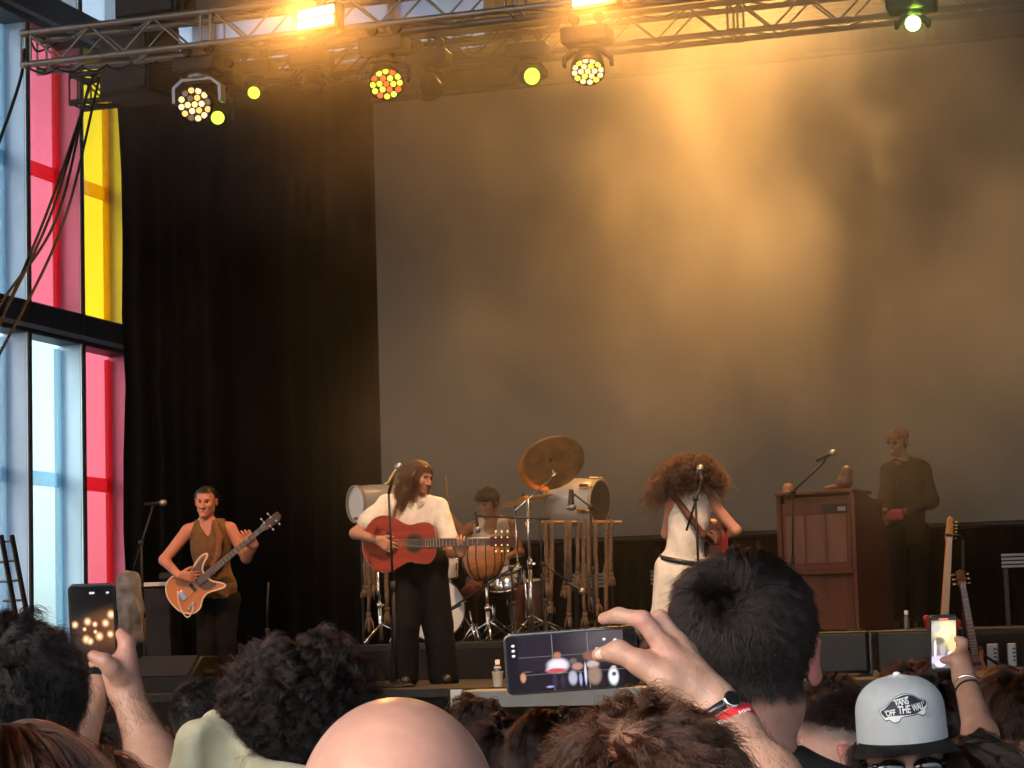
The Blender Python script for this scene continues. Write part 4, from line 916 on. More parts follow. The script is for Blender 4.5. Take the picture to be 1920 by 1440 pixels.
# two flat fronted monitors at the stage lip
def monitor(label, px0, px1, py0, Z, m):
    a, b = at(px0, py0, Z), at(px1, py0, Z); c = (a+b)/2; w = (b-a).length; h = a.z-FLOOR-.02; t = thing('floor_monitor', label, 'loudspeaker', (c.x, c.y, FLOOR)); rot = Matrix.Rotation(YAW*.35, 3, 'Z')
    bm = NB(); add_box(bm, (c.x, c.y+.16, FLOOR+.02+h/2), (w, .36, h), rot, bev=.015); obj('cabinet', bm, m, t)
    bm = NB(); add_box(bm, Vector((c.x, c.y+.16, FLOOR+.02+h/2))+rot @ Vector((0, -.186, 0)), (w*.92, .014, h*.88), rot, bev=.004); obj('grille', bm, mat('grey_grille', (.055, .055, .057), .65, .3, var=.3, scale=170), t)
    for sx in (-1, 1): bm = NB(); add_box(bm, Vector((c.x, c.y+.16, FLOOR+.011))+rot @ Vector((sx*w*.4, 0, 0)), (.06, .3, .02), rot); obj('runner', bm, M_rubber, t)
    bm = NB(); add_box(bm, Vector((c.x, c.y+.16, FLOOR+h+.024))+rot @ Vector((w*.25, -.1, 0)), (.12, .05, .02), rot, bev=.006); obj('top_handle', bm, M_rubber, t)
monitor('dark grey floor monitor at the stage lip beside the tall man head', 1521, 1622, 1186, 16.2, M_blackplastic)
monitor('dark grey floor monitor at the stage lip nearer the guitar stand', 1638, 1748, 1183, 16.2, M_blackplastic)
_c = at(1627, 1225, 16.3); o = box_obj('pale_post', (_c.x, _c.y, FLOOR+.15), (.06, .05, .29), mat('pale_strip', (.30, .31, .31), .5, var=.1), None, None, .006); tag(o, 'narrow pale strip standing between the two floor monitors', 'post')
# bottle in a paper cup
c = Vector((at(934, 1290, 16.15).x, at(934, 1290, 16.15).y, FLOOR)); c = Vector((aty(934, 1290, 15.45).x, 15.45, FLOOR))
o_ = thing('paper_cup', 'pale paper cup standing on the stage edge', 'cup', c)
bm = NB(); add_lathe(bm, [(.030, 0), (.030, .004), (.041, .105), (.043, .108), (.040, .108), (.029, .006), (0, .006)], c, (0, 0, 1), 24); obj('cup_body', bm, M_paper, o_)
o_ = thing('water_bottle', 'small clear water bottle standing inside the paper cup', 'bottle', c+Vector((0, 0, .008)))
bm = NB(); add_lathe(bm, [(.024, .008), (.026, .012), (.026, .12), (.022, .145), (.012, .165), (.012, .175)], c, (0, 0, 1), 20); obj('bottle_body', bm, mat('dark_bottle', (.10, .10, .09), .15, spec=.6), o_)
bm = NB(); add_lathe(bm, [(.0265, .128), (.024, .142), (.016, .15), (.017, .19), (0, .192)], c, (0, 0, 1), 20); obj('bottle_cap', bm, mat('white_cap', (.75, .74, .72), .5), o_)
# ---- organ
og = thing('organ', 'tall brown wooden organ cabinet with slanted side, veiled by smoke', 'organ', onfloor(1580, 19.4, RISER))
OZ = 19.2; fl, fr = at(1467, 1100, OZ), at(1606, 1100, OZ-.30); fw = (Vector((fr.x, fr.y, 0))-Vector((fl.x, fl.y, 0))); W_ = fw.length; ux = fw.normalized(); uy = Vector((-ux.y, ux.x, 0))
Mo = Matrix((ux, uy, Vector((0, 0, 1)))).transposed().to_4x4(); Mo.translation = Vector((fl.x, fl.y, RISER)); HT = at(1600, 925, OZ).z-RISER; zz = lambda py: at(1540, py, OZ).z-RISER
bm = NB(); add_box(bm, Mo @ Vector((W_/2, .45, HT*.5-.01)), (W_-.06, .84, HT-.04), Mo.to_3x3(), bev=.008); obj('case', bm, M_woodmid, og)
# side cheek with the slanted profile
def cheek(x):
    poly = [(0, 0), (.92, 0), (.88, HT*.62), (.80, HT*.78), (.55, HT*.96), (.30, HT*1.0), (0, HT*1.0)]
    bm = NB(); add_prism(bm, [(a, b) for a, b in poly], -.02, .02, Mo @ Matrix.Translation((x, -.02, 0)) @ Matrix.Rotation(R(90), 4, 'Z'), bev=.006); obj('side_cheek', bm, mat('cheek_wood', (.10, .030, .020), .5, 0, var=.2, scale=2.5, stretch=(5, 5, .6), spec=.25), og)
cheek(0.0); cheek(W_)
z1, z0 = zz(948), zz(1062)
bm = NB(); add_box(bm, Mo @ Vector((W_/2, .005, (z1+z0)/2)), (W_-.05, .03, z1-z0+.06), Mo.to_3x3(), bev=.006); obj('front_panel', bm, M_woodmid, og)
for k in range(3):
    xw = (W_-.10)/3; bm = NB(); add_box(bm, Mo @ Vector((.05+xw*(k+.5), -.014, (z1+z0)/2-.03)), (xw-.02, .012, z1-z0-.10), Mo.to_3x3(), bev=.004); obj('panel_board', bm, mat('panel_wood', (.125, .046, .022), .5, 0, var=.2, scale=3, stretch=(5, 5, .6)), og)
bm = NB(); add_box(bm, Mo @ Vector((W_*.76, -.017, z1-.035)), (W_*.34, .012, .075), Mo.to_3x3()); obj('dark_slot', bm, M_dark, og)
bm = NB(); add_box(bm, Mo @ Vector((W_*.86, -.026, z1-.04)), (.07, .006, .035), Mo.to_3x3()); obj('badge', bm, mat('badge_grey', (.20, .21, .24), .4), og)
bm = NB(); add_box(bm, Mo @ Vector((W_/2, -.01, z0-.05)), (W_-.03, .06, .04), Mo.to_3x3(), bev=.006); obj('ledge', bm, M_woodmid, og)
bm = NB(); add_box(bm, Mo @ Vector((W_/2, .20, HT+.012)), (W_+.04, .5, .03), Mo.to_3x3(), bev=.006); obj('lid', bm, M_woodmid, og)
bm = NB(); add_box(bm, Mo @ Vector((W_/2, .72, HT*.74)), (W_-.06, .26, .05), Mo.to_3x3(), bev=.004); obj('keyboard', bm, mat('ivory_keys', (.6, .57, .5), .4), og)
bm = NB(); add_box(bm, at(1478, 922, OZ+.15), (.09, .09, .14), None, bev=.03); o = obj('wooden_box', bm, M_woodlt); tag(o, 'small orange wooden box on the corner of the organ', 'box')
s = Sdf(); c = Mo @ Vector((W_*.80, .2, HT+.03)); s.ell(c+Vector((0, 0, .07)), (.07, .06, .07)); s.ell(c+Vector((.02, 0, .15)), (.05, .05, .06)); s.cap(c+Vector((-.06, 0, .03)), c+Vector((-.16, 0, .02)), .03, .02)
o = sobj('carved_figure', s, .01, M_wooddk, None); tag(o, 'lumpy dark carving standing on the organ lid', 'ornament')
c = onfloor(1692, 18.35, RISER)
o = thing('capped_bottle', 'slim dark bottle with pale cap at the foot of the organ', 'bottle', c)
bm = NB(); add_lathe(bm, [(.022, 0), (.024, .01), (.024, .09), (.011, .12), (.011, .13)], c, (0, 0, 1), 18); obj('bottle_body', bm, mat('dark_bottle', (.10, .10, .09), .15), o)
bm = NB(); add_lathe(bm, [(.014, .12), (.015, .125), (.015, .155), (0, .156)], c, (0, 0, 1), 16); obj('bottle_cap', bm, mat('white_cap', (.75, .74, .72), .5), o)
# ---- pale slatted panels along the foot of the drape
for k, (a, b, y0, y1, lab) in enumerate(((1072, 1136, 1073, 1104, 'pale ribbed panel glimpsed behind the hanging ropes'), (1220, 1252, 1067, 1098, 'pale ribbed panel beside the curly haired singer'), (1878, 1945, 1035, 1066, 'pale ribbed panel behind the guitar stand'))):
    A, B = aty(a, y1, 21.4), aty(b, y0, 21.4); t = thing('ribbed_panel', lab, 'panel', ((A.x+B.x)/2, 21.45, FLOOR)); h = B.z-A.z; n = 4
    for i in range(n): box_obj('slat', ((A.x+B.x)/2, 21.42, A.z+h*(i+.5)/n), (B.x-A.x, .03, h/n-.012), mat('pale_slat', (.34, .35, .35), .5, var=.1), t, None, .004)
    box_obj('backing', ((A.x+B.x)/2, 21.445, (A.z+B.z)/2), (B.x-A.x, .012, h), M_dark, t)
    for sx in (A.x+.03, B.x-.03): box_obj('post', (sx, 21.47, (FLOOR+B.z)/2), (.04, .03, B.z-FLOOR), M_black, t)
# ---- equipment table on the right edge
t = thing('equipment_case', 'dark flat topped case at the frame edge behind the guitar stand', 'case', onfloor(1880, 17.9))
c = at(1885, 1190, 17.9); bm = NB(); add_box(bm, (c.x, c.y, c.z-.02), (.55, .4, .06), Matrix.Rotation(YAW*.5, 3, 'Z'), bev=.01); obj('top_board', bm, mat('worn_board', (.09, .09, .09), .6, var=.3, scale=20), t)
for sx in (-.24, .24): bm = NB(); add_box(bm, (c.x+sx, c.y, (FLOOR+c.z-.05)/2), (.05, .36, c.z-.05-FLOOR), Matrix.Rotation(YAW*.5, 3, 'Z')); obj('leg_frame', bm, M_black, t)
for k, (px, w) in enumerate(((1862, .085), (1898, .07))):
    p = at(px, 1222, 17.5); o = thing('power_supply', ['pale metal box with vents under the case board', 'smaller pale metal box under the case board'][k], 'box', (p.x, p.y, FLOOR))
    bm = NB(); add_box(bm, (p.x, p.y, FLOOR+.09), (w, .10, .18), None, bev=.008); obj('body', bm, mat('pale_metal', (.22, .25, .29), .4, .5, var=.1), o)
    for j in range(4): bm = NB(); add_box(bm, (p.x+w*.25, p.y-.052, FLOOR+.05+j*.03), (w*.3, .006, .012)); obj('vent_slot', bm, M_dark, o)
# ---- ladder against the window
lt = thing('ladder', 'dark ladder leaning in front of the pale window at the frame edge', 'ladder', onfloor(20, 21.5, 0))
for a, b in (((2, 1004), (36, 1190)), ((22, 1004), (58, 1190))): rod('rail', at(a[0], a[1], 21.5), at(b[0], b[1], 21.2), .028, M_black, lt, 4)
for k in range(5): u = k/5+.05; rod('rung', at(-14+30*u, 1010+180*u, 21.5), at(22+36*u, 1004+186*u, 21.5), .012, M_alu, lt, 8)
# ================================================================== INSTRUMENTS HELD
def outline(half, n=48):
    """half: list of (x, y>=0) control points from butt to neck; closed smooth outline by Catmull-Rom, mirrored"""
    P = [Vector((x, y)) for x, y in half]; full = P+[Vector((p.x, -p.y)) for p in reversed(P[1:-1])]; N_ = len(full); out = []
    for i in range(N_):
        a, b, c, d = full[i-1], full[i], full[(i+1) % N_], full[(i+2) % N_]
        for k in range(5):
            t = k/5; out.append(.5*((2*b)+(c-a)*t+(2*a-5*b+4*c-d)*t*t+(3*b-a-3*c+d)*t**3))
    return [(p.x, p.y) for p in out]
def closed_outline(pts):
    full = [Vector(p) for p in pts]; N_ = len(full); out = []
    for i in range(N_):
        a, b, c, d = full[i-1], full[i], full[(i+1) % N_], full[(i+2) % N_]
        for k in range(5):
            t = k/5; out.append(.5*((2*b)+(c-a)*t+(2*a-5*b+4*c-d)*t*t+(3*b-a-3*c+d)*t**3))
    return [(p.x, p.y) for p in out]
def disc(bm, M, c, r, y, seg=24):
    vs = [bm.verts.new(M @ Vector((c[0]+r*math.cos(2*math.pi*k/seg), y, c[1]+r*math.sin(2*math.pi*k/seg)))) for k in range(seg)]; bm.faces.new(vs)
def neck_parts(t, M, x0, x1, w0, w1, y, head, fret_m, neck_m, nfrets, tuners, side, head_poly, tm, strings=6, hl=.16):
    bm = NB(); add_prism(bm, [(x0, -w0), (x1, -w1), (x1, w1), (x0, w0)], y, y+.022, M, bev=.004); nk = obj('neck', bm, neck_m, t)
    bm = NB(); add_prism(bm, [(x0-.08, -w0*1.04), (x1, -w1), (x1, w1), (x0-.08, w0*1.04)], y-.006, y+.001, M); fb = obj('fretboard', bm, fret_m, nk)
    sl = x1-x0+.35
    for k in range(nfrets):
        x = x1-sl*(1-2**(-(k+1)/12))
        if x < x0-.07: break
        w = w1+(w0-w1)*(x1-x)/(x1-x0); bm = NB(); add_box(bm, M @ Vector((x, y-.007, 0)), (.0018, .0022, 2*w), M.to_3x3()); obj('fret', bm, mat('fret_wire', (.45, .38, .30), .4, .9), fb)
    bm = NB(); add_prism(bm, [(x1+a, b) for a, b in head_poly], y+.002, y+.018, M @ Matrix.Rotation(R(0), 4, 'Z'), bev=.002); hd = obj('headstock', bm, head, t)
    for (a, b) in tuners:
        bm = NB(); add_cyl(bm, M @ Vector((x1+a, y-.012, b)), M @ Vector((x1+a, y+.004, b)), .007, None, 8); sg = side if side else (1 if b > 0 else -1)
        add_cyl(bm, M @ Vector((x1+a, y+.010, b)), M @ Vector((x1+a, y+.010, b+sg*.035)), .003, None, 6); add_box(bm, M @ Vector((x1+a, y+.010, b+sg*.04)), (.016, .008, .018), M.to_3x3(), bev=.003); obj('tuner', bm, tm, hd)
    return nk
def strings_obj(t, M, xa, xb, wa, wb, y, n, m=M_chrome):
    for k in range(n):
        u = (k/(n-1)-.5)*2; bm = NB(); add_cyl(bm, M @ Vector((xa, y, u*wa)), M @ Vector((xb, y, u*wb)), .0011, None, 4, False); obj('string', bm, m, t)
def inst_frame(a, b, face):
    """x runs from a to b along the neck, -y is the front of the instrument"""
    x = (Vector(b)-Vector(a)).normalized(); y = -Vector(face); y = (y-x*y.dot(x)).normalized(); z = x.cross(y); M = Matrix((x, y, z)).transposed().to_4x4(); M.translation = Vector(a); return M
M_gtop = mat('red_guitar_top', (.30, .04, .013), .5, 0, var=.25, scale=3, stretch=(.4, 1, 5), spec=.25, col2=(.17, .016, .009))
M_gside = mat('red_brown_side', (.20, .035, .016), .3, 0, var=.2, scale=4, coat=.4)
M_fretb = mat('rosewood', (.07, .04, .025), .6, var=.2, scale=20, spec=.15)
def acoustic(label, M):
    t = thing('acoustic_guitar', label, 'guitar', M.translation)
    o = outline([(-.30, 0), (-.285, .09), (-.21, .178), (-.11, .188), (-.02, .140), (.03, .125), (.09, .138), (.15, .138), (.19, .10), (.205, .0)])
    bm = NB(); add_prism(bm, o, -.002, .10, M, bev=.004); bd = obj('body', bm, M_gside, t)
    bm = NB(); add_prism(bm, [(x*.985, z*.985) for x, z in o], -.005, -.001, M); obj('soundboard', bm, M_gtop, bd)
    bm = NB(); disc(bm, M, (.055, 0), .052, -.0062); obj('sound_hole', bm, M_dark, bd)
    bm = NB(); bmesh.ops.create_cone(bm, segments=4, radius1=0, radius2=0, depth=0) if 0 else None
    for k in range(28):
        a0, a1 = 2*math.pi*k/28, 2*math.pi*(k+1)/28; q = [bm.verts.new(M @ Vector((.055+r_*math.cos(a), -.0066, r_*math.sin(a)))) for r_, a in ((.053, a0), (.066, a0), (.066, a1), (.053, a1))]; bm.faces.new(q)
    obj('rosette', bm, M_fretb, bd)
    bm = NB(); add_box(bm, M @ Vector((-.12, -.009, 0)), (.028, .010, .17), M.to_3x3(), bev=.003); obj('bridge', bm, M_fretb, bd)
    neck_parts(t, M, .20, .56, .029, .023, -.009, mat('red_headstock', (.06, .018, .016), .5, spec=.2), M_fretb, M_gside, 19, [(.045, .026), (.085, .026), (.125, .026), (.045, -.026), (.085, -.026), (.125, -.026)], 0, [(0, -.024), (.02, -.034), (.17, -.040), (.18, 0), (.17, .040), (.02, .034), (0, .024)], M_gold)
    strings_obj(t, M, -.12, .57, .028, .02, -.019, 6); return t
def electric(label, M, body_m, pts, guard=None, neck_m=None, fret_m=None, hp=None, tun=None, side=1, scale_n=(.20, .66), edge=None, nm='electric_guitar', nstr=6, wn=(.028, .021), thick=.042, tm=M_chrome):
    t = thing(nm, label, 'guitar', M.translation); o = closed_outline(pts)
    bm = NB(); add_prism(bm, o, 0, thick, M, bev=.007); bd = obj('body', bm, body_m, t)
    if edge:
        bm = NB(); add_tube(bm, [M @ Vector((x*1.0, -.001, z*1.0)) for x, z in o+o[:1]], .0075, 6, caps=False); obj('binding', bm, edge, bd)
    if guard:
        for g, mm in guard: bm = NB(); add_prism(bm, closed_outline(g), -.005, -.0005, M); obj('pickguard', bm, mm, bd)
    for x in (-.02, .07): bm = NB(); add_box(bm, M @ Vector((x, -.008, 0)), (.03, .014, .075), M.to_3x3(), bev=.003); obj('pickup', bm, M_black, bd)
    bm = NB(); add_box(bm, M @ Vector((-.13, -.008, 0)), (.05, .014, .08), M.to_3x3(), bev=.003); obj('bridge', bm, M_chrome, bd)
    for k in range(3): bm = NB(); q = M @ Vector((-.10-.03*k, 0, -.10-.008*k)); add_cyl(bm, q, q+M.to_3x3() @ Vector((0, -.018, 0)), .011, None, 10); obj('knob', bm, M_chrome, bd)
    neck_parts(t, M, scale_n[0]-.05, scale_n[1], wn[0], wn[1], -.012, neck_m, fret_m, neck_m, 21, tun, side, hp, tm, nstr)
    strings_obj(t, M, -.13, scale_n[1]+.05, .026, .017, -.021, nstr); return t

# ================================================================== PEOPLE ON STAGE
def person(label, foot, group=None): return thing('person', label, 'person', foot, group=group)
def eyes(t, W, m=None):
    for g in (-1, 1):
        bm = NB(); bmesh.ops.create_uvsphere(bm, u_segments=12, v_segments=8, radius=.0095); bmesh.ops.translate(bm, verts=bm.verts, vec=W(g*.031, -.083, .010)); obj('eye', bm, mat('eye_dark', (.06, .04, .03), .15), t, smooth=True)
Vh = 0.0075
H_brown = hair_mat('hair_brown', .62, .75); H_dark = hair_mat('hair_dark', .93, .45); H_black = hair_mat('hair_black', .98, .3); H_red = hair_mat('hair_auburn', .60, 1.0, .35); H_lightbrown = hair_mat('hair_light_brown', .70, .55)

# ---- guitarist in the white shirt
Z0 = 17.55; J = lambda px, py, dz=0.0: at(px, py, Z0+dz)
g_foot = onfloor(795, Z0); t = person('long haired guitarist in a white short sleeved shirt and wide black trousers', g_foot)
hc = J(786, 893, -.02); Hm = hframe(RGT*.85-FWD*.65-UPV*.30, UPV+RGT*.06); nk = J(779, 940, .02)
SR, SL = J(727, 947, .02), J(822, 951, .04); HR, HL = J(762, 1066, .03), J(810, 1066, .03); ER, EL = J(666, 1000, -.12), J(846, 1036, -.12); WRr, WL = J(706, 1012, -.285), J(864, 1040, -.20)
s = Sdf(); W = head_sdf(s, hc, Hm, 1.0, neck=nk); torso_sdf(s, SL, SR, HL, HR, nk); s.chain([SR, ER, WRr], [.052, .042, .028], .02); s.chain([SL, EL, WL], [.052, .042, .028], .02)
hand_sdf(s, WRr, RGT*.85-UPV*.45-FWD*.05, FWD, UPV*.6+RGT*.3, 1.08, (.3, .5, .4)); hand_sdf(s, WL, UPV*.75-FWD*.55+RGT*.1, FWD*.8+UPV*.2, -RGT, 1.08, (.35, .9, .6))
sobj('body', s, Vh, M_skin, t, paint=face_paint((.50, .25, .16), hc, Hm, stubble=.55, scalp=(.07, .03, .018)))
s = Sdf(); torso_sdf(s, SL, SR, HL, HR, nk, .020, depth=1.05); s.cap(SR, SR.lerp(ER, .62), .075, .082, .03); s.cap(SL, SL.lerp(EL, .68), .075, .080, .03); s.cap(nk+UPV*.015, nk-UPV*.02, .068, .075, .02)
s.ell(nk+UPV*.05-FWD*.03, (.05, .05, .06), None, .02, True); s.cut(J(783, 1056), -UPV); s.cap(nk+UPV*.03-FWD*.09, nk-UPV*.09-FWD*.16, .028, .004, .012, True)
sh = sobj('shirt', s, .009, cloth('white_shirt', (.68, .64, .58)), t, folds(.010, 24, 2))
for g_, dx in ((-1, -12), (1, 10)):
    bm = NB(); q = [nk+UPV*.03-FWD*.07+RGT*g_*.012, nk+UPV*.05+RGT*g_*.062, nk-UPV*.015-FWD*.09+RGT*g_*.075, nk-UPV*.05-FWD*.115+RGT*g_*.025]
    f = bm.faces.new([bm.verts.new(v) for v in q]); bmesh.ops.solidify(bm, geom=[f], thickness=.006); obj('collar_flap', bm, MATS['white_shirt'], sh)
KR, KL = J(758, 1172, -.06), J(820, 1172, .02); AR, AL = J(756, 1268, -.04), J(832, 1268, .0)
s = Sdf(); torso_sdf(s, HL+UPV*.35, HR+UPV*.35, HL, HR, (HL+HR)/2+UPV*.4, .015); s.ops = s.ops[2:3]; s.cap(HR, KR, .115, .108, .04); s.cap(KR, AR, .108, .115, .03); s.cap(HL, KL, .115, .108, .04); s.cap(KL, AL, .108, .115, .03); s.cap(HL+UPV*.06, HR+UPV*.06, .125, .125, .04); s.cut(J(790, 1279), -UPV)
sobj('trousers', s, .012, cloth('black_trousers', (.006, .0055, .005)), t, folds(.016, 15, 4, (1, 1, .2)))
for a in (AR, AL):
    s = Sdf(); a2 = Vector((a.x, a.y, FLOOR+.09)); shoe_sdf(s, a2, -FWD+RGT*.2); sobj('shoe', s, .009, mat('dark_shoe', (.03, .022, .018), .4, var=.2, scale=20), t)
def side_comb(u): d = np.stack([np.sign(u[:, 0])*.45*(u[:, 2] > .2)+u[:, 0]*.1, u[:, 1]*.25+.12, -np.abs(u[:, 2])*.4-.9], 1); d[:, 1] += .75*smoothstep(.2, -.5, u[:, 1]); return d/np.linalg.norm(d, axis=1)[:, None]
hair(t, W(0, .012, .03), Hm, (.084, .106, .094), 5200, lambda u: .30+.14*np.clip(u[:, 1]+.3, 0, 1), H_brown, reg_full(.70, -.5, -.05), side_comb, K=10, guides=260, lift=.12, grav=.6, clump=.7, wob=.10, off=.04, curl=.007, curl_f=10, width=.0013, seed=3, frizz=.003)
Mg = inst_frame(J(740, 1019, -.20), J(875, 1016, -.24), -FWD+UPV*.12); Mg.translation = J(762, 1019, -.22)
gt = acoustic('red acoustic guitar held by the long haired guitarist', Mg @ Matrix.Scale(1.13, 4))
mat('brown_leather', (.10, .035, .015), .6, var=.2, scale=20)

# ---- bass player
Z0 = 19.4
t = person('bass player in a brown sleeveless waistcoat and black trousers', onfloor(402, Z0))
hc = J(386, 941, 0); Hm = hframe(-FWD-RGT*.10-UPV*.08, UPV); nk = J(388, 982, .03); SR, SL = J(352, 996, .02), J(432, 992, .02); HR, HL = J(384, 1120, .03), J(428, 1120, .03)
ER, EL = J(308, 1050, -.08), J(462, 1046, -.06); WRr, WL = J(336, 1080, -.285), J(478, 1022, -.19)
s = Sdf(); W = head_sdf(s, hc, Hm, 1.04, neck=nk); torso_sdf(s, SL, SR, HL, HR, nk); s.chain([SR, ER, WRr], [.056, .045, .030], .02); s.chain([SL, EL, WL], [.056, .045, .030], .02)
hand_sdf(s, WRr, RGT*.95-UPV*.05, FWD-UPV*.3, UPV*.7, 1.1, (.3, .5, .4)); hand_sdf(s, WL, UPV*.62-RGT*.45-FWD*.5, FWD*.9, -RGT*.6-UPV*.6, 1.15, (.35, .9, .7))
sobj('body', s, Vh, M_skin, t, paint=face_paint((.55, .24, .15), hc, Hm, 1.04, scalp=(.02, .012, .01), scalp_fn=lambda q: smoothstep(.070, .082, q[:, 2]+np.maximum(0, q[:, 1]+.03)*1.6))); eyes(t, W)
s = Sdf(); torso_sdf(s, SL, SR, HL, HR, nk, .016, depth=1.08); s.ops = [o for o in s.ops]; s.cut(J(358, 1000), -RGT*.9+UPV*.25); s.cut(J(427, 1000), RGT*.9+UPV*.25); s.cap(nk+UPV*.06, nk-UPV*.02, .075, .065, .02, True); s.cap(nk+UPV*.02-FWD*.10, J(392, 1030, -.15), .060, .012, .015, True); s.ell(J(405, 1098, .03), (.180, .118, .12), None, .05); s.cut(J(405, 1120), -UPV)
vs = sobj('waistcoat', s, .009, cloth('brown_waistcoat', (.15, .085, .035)), t, folds(.008, 22, 8))
for k in range(4): bm = NB(); bmesh.ops.create_uvsphere(bm, u_segments=8, v_segments=6, radius=.008); bmesh.ops.translate(bm, verts=bm.verts, vec=J(397+k*2, 1045+k*17, -.155)); obj('button', bm, M_rubber, vs)
s = Sdf(); KR, KL = J(388, 1200, -.03), J(424, 1200, .02); AR, AL = J(384, 1270, 0), J(428, 1270, .04); s.cap(HR, KR, .088, .080, .04); s.cap(HL, KL, .088, .080, .04); s.cap(KR, AR, .080, .075, .03); s.cap(KL, AL, .080, .075, .03); s.cap(HL-UPV*.02, HR-UPV*.02, .098, .098, .04); s.cut(J(405, 1276), -UPV)
sobj('trousers', s, .013, MATS['black_trousers'], t, folds(.012, 15, 6, (1, 1, .2)))
for a in (AR, AL): s = Sdf(); shoe_sdf(s, Vector((a.x, a.y, FLOOR+.09)), -FWD); sobj('shoe', s, .01, MATS['dark_shoe'], t)
hair(t, W(0, .012, .03), Hm, (.083, .104, .094), 3200, .06, H_black, lambda u: reg_full(.85, -.6, -.05)(u)*(u[:, 1] > -.42), lambda u: np.stack([u[:, 0]*.3, np.ones(len(u)), -.5-0*u[:, 0]], 1)/1.15, K=6, lift=.4, grav=.1, width=.0012, seed=5, wob=.1)
s = Sdf(); s.chain([J(404, 985, -.06), J(412, 1010, -.135), J(409, 1040, -.17), J(398, 1062, -.19)], [.026, .028, .028, .026], .02); s.cap(J(404, 985, -.06), J(402, 980, .10), .028, .03, .02); sobj('guitar_strap', s, .01, mat('tan_strap', (.16, .065, .025), .7, var=.4, scale=60), t)
M_burst = mat('sunburst', (.50, .13, .03), .3, 0, var=.1, scale=3, coat=.3, col2=(.60, .24, .07)); M_cream = mat('cream_binding', (.75, .70, .60), .4); M_brownguard = mat('brown_guard', (.10, .055, .03), .35, coat=.3)
Mb = inst_frame(J(352, 1104, -.24), J(502, 977, -.24), -FWD+UPV*.05); Mb.translation = J(365, 1098, -.24)
bpts = [(-.245, 0), (-.23, .09), (-.17, .165), (-.08, .175), (0, .125), (.06, .115), (.13, .140), (.20, .155), (.25, .14), (.235, .115), (.17, .090), (.13, .05), (.125, 0), (.13, -.05), (.15, -.085), (.185, -.13), (.20, -.165), (.17, -.17), (.11, -.145), (.04, -.12), (-.02, -.13), (-.09, -.175), (-.17, -.165), (-.23, -.09)]
electric('sunburst double cutaway bass guitar with pale binding', Mb, M_burst, bpts, [([(.02, .10), (.09, .115), (.18, .135), (.22, .13), (.15, .085), (.12, .04), (.12, -.05), (.15, -.11), (.06, -.10), (.02, -.03)], M_brownguard)], mat('bass_neck', (.12, .06, .035), .45, coat=.2), M_fretb, [(0, -.022), (.03, -.038), (.16, -.045), (.20, -.02), (.19, .03), (.04, .034), (0, .022)], [(.05, .024), (.12, .024), (.07, -.026), (.14, -.026)], 0, (.16, .74), M_cream, 'bass_guitar', 4, (.027, .020), .04)
o = cable('cream lead hanging in a loop from the bass guitar', [J(333, 1108, -.25), J(336, 1135, -.27), J(350, 1157, -.27), J(361, 1146, -.26), J(362, 1128, -.25)], .006); o.data.materials[0] = M_cream

# ---- drummer
Z0 = 20.9
t = person('drummer in a beige tank top and dark headband seated behind the bowl drum', onfloor(925, Z0, RISER))
hc = J(914, 943, -.05); Hm = hframe(-FWD*.72-RGT*.55-UPV*.35, UPV); nk = J(921, 976, 0); SR, SL = J(883, 990, .0), J(960, 986, .05); HR, HL = J(900, 1095, .1), J(945, 1095, .12)
ER, EL = J(868, 1000, -.10), J(974, 1035, -.05); WRr, WL = J(826, 944, -.15), J(955, 1042, -.30)
s = Sdf(); W = head_sdf(s, hc, Hm, .98, neck=nk); torso_sdf(s, SL, SR, HL, HR, nk); s.chain([SR, ER, WRr], [.05, .042, .027], .02); s.chain([SL, EL, WL], [.05, .042, .027], .02)
hand_sdf(s, WRr, UPV*.7-RGT*.7, -RGT+UPV*.2, -FWD, 1.0, (.8, 1., .6)); hand_sdf(s, WL, -RGT*.8-UPV*.3, -UPV, -FWD, 1.0, (.6, .8, .5))
sobj('body', s, Vh, M_skin, t, paint=face_paint((.34, .15, .09), hc, Hm, .98, scalp=(.012, .008, .007))); eyes(t, W)
s = Sdf(); torso_sdf(s, SL, SR, HL, HR, nk, .016, depth=1.05); s.cut(J(887, 1000), -RGT*.95+UPV*.2); s.cut(J(957, 1000), RGT*.95+UPV*.2); s.cap(nk+UPV*.07, nk-UPV*.0, .08, .07, .02, True); s.ell(nk-UPV*.06-FWD*.10, (.07, .07, .075), None, .02, True); s.cut(J(920, 1110), -UPV)
sobj('tank_top', s, .010, cloth('beige_tank', (.56, .46, .37)), t, folds(.008, 22, 12))
s = Sdf(); KR, KL = J(880, 1115, -.50), J(972, 1112, -.45); AR, AL = J(885, 1190, -.35), J(972, 1190, -.38); s.cap(HR, KR, .10, .075, .04); s.cap(HL, KL, .10, .075, .04); s.cap(KR, AR, .075, .06, .03); s.cap(KL, AL, .075, .06, .03); s.cap(HL, HR, .13, .13, .04)
sobj('trousers', s, .013, cloth('rust_trousers', (.10, .03, .02)), t, folds(.01, 18, 7))
for a in (AR, AL): s = Sdf(); shoe_sdf(s, Vector((a.x, a.y, RISER+.09)), -FWD); sobj('shoe', s, .01, MATS['dark_shoe'], t)
hair(t, W(0, .012, .03), Hm, (.083, .104, .094), 2400, .045, H_black, reg_full(.55, -.5, -.1), comb_down(), K=6, lift=.6, grav=.05, width=.0015, seed=6, curl=.006, curl_f=20)
bm = NB(); add_lathe(bm, [(.088, -.018), (.092, -.01), (.092, .022), (.086, .03)], W(0, .005, .055), Hm @ Vector((0, .15, 1)), 28, cap=False); bmesh.ops.scale(bm, verts=bm.verts, vec=(1, 1, 1)); obj('headband', bm, mat('dark_band', (.03, .02, .018), .8), t)
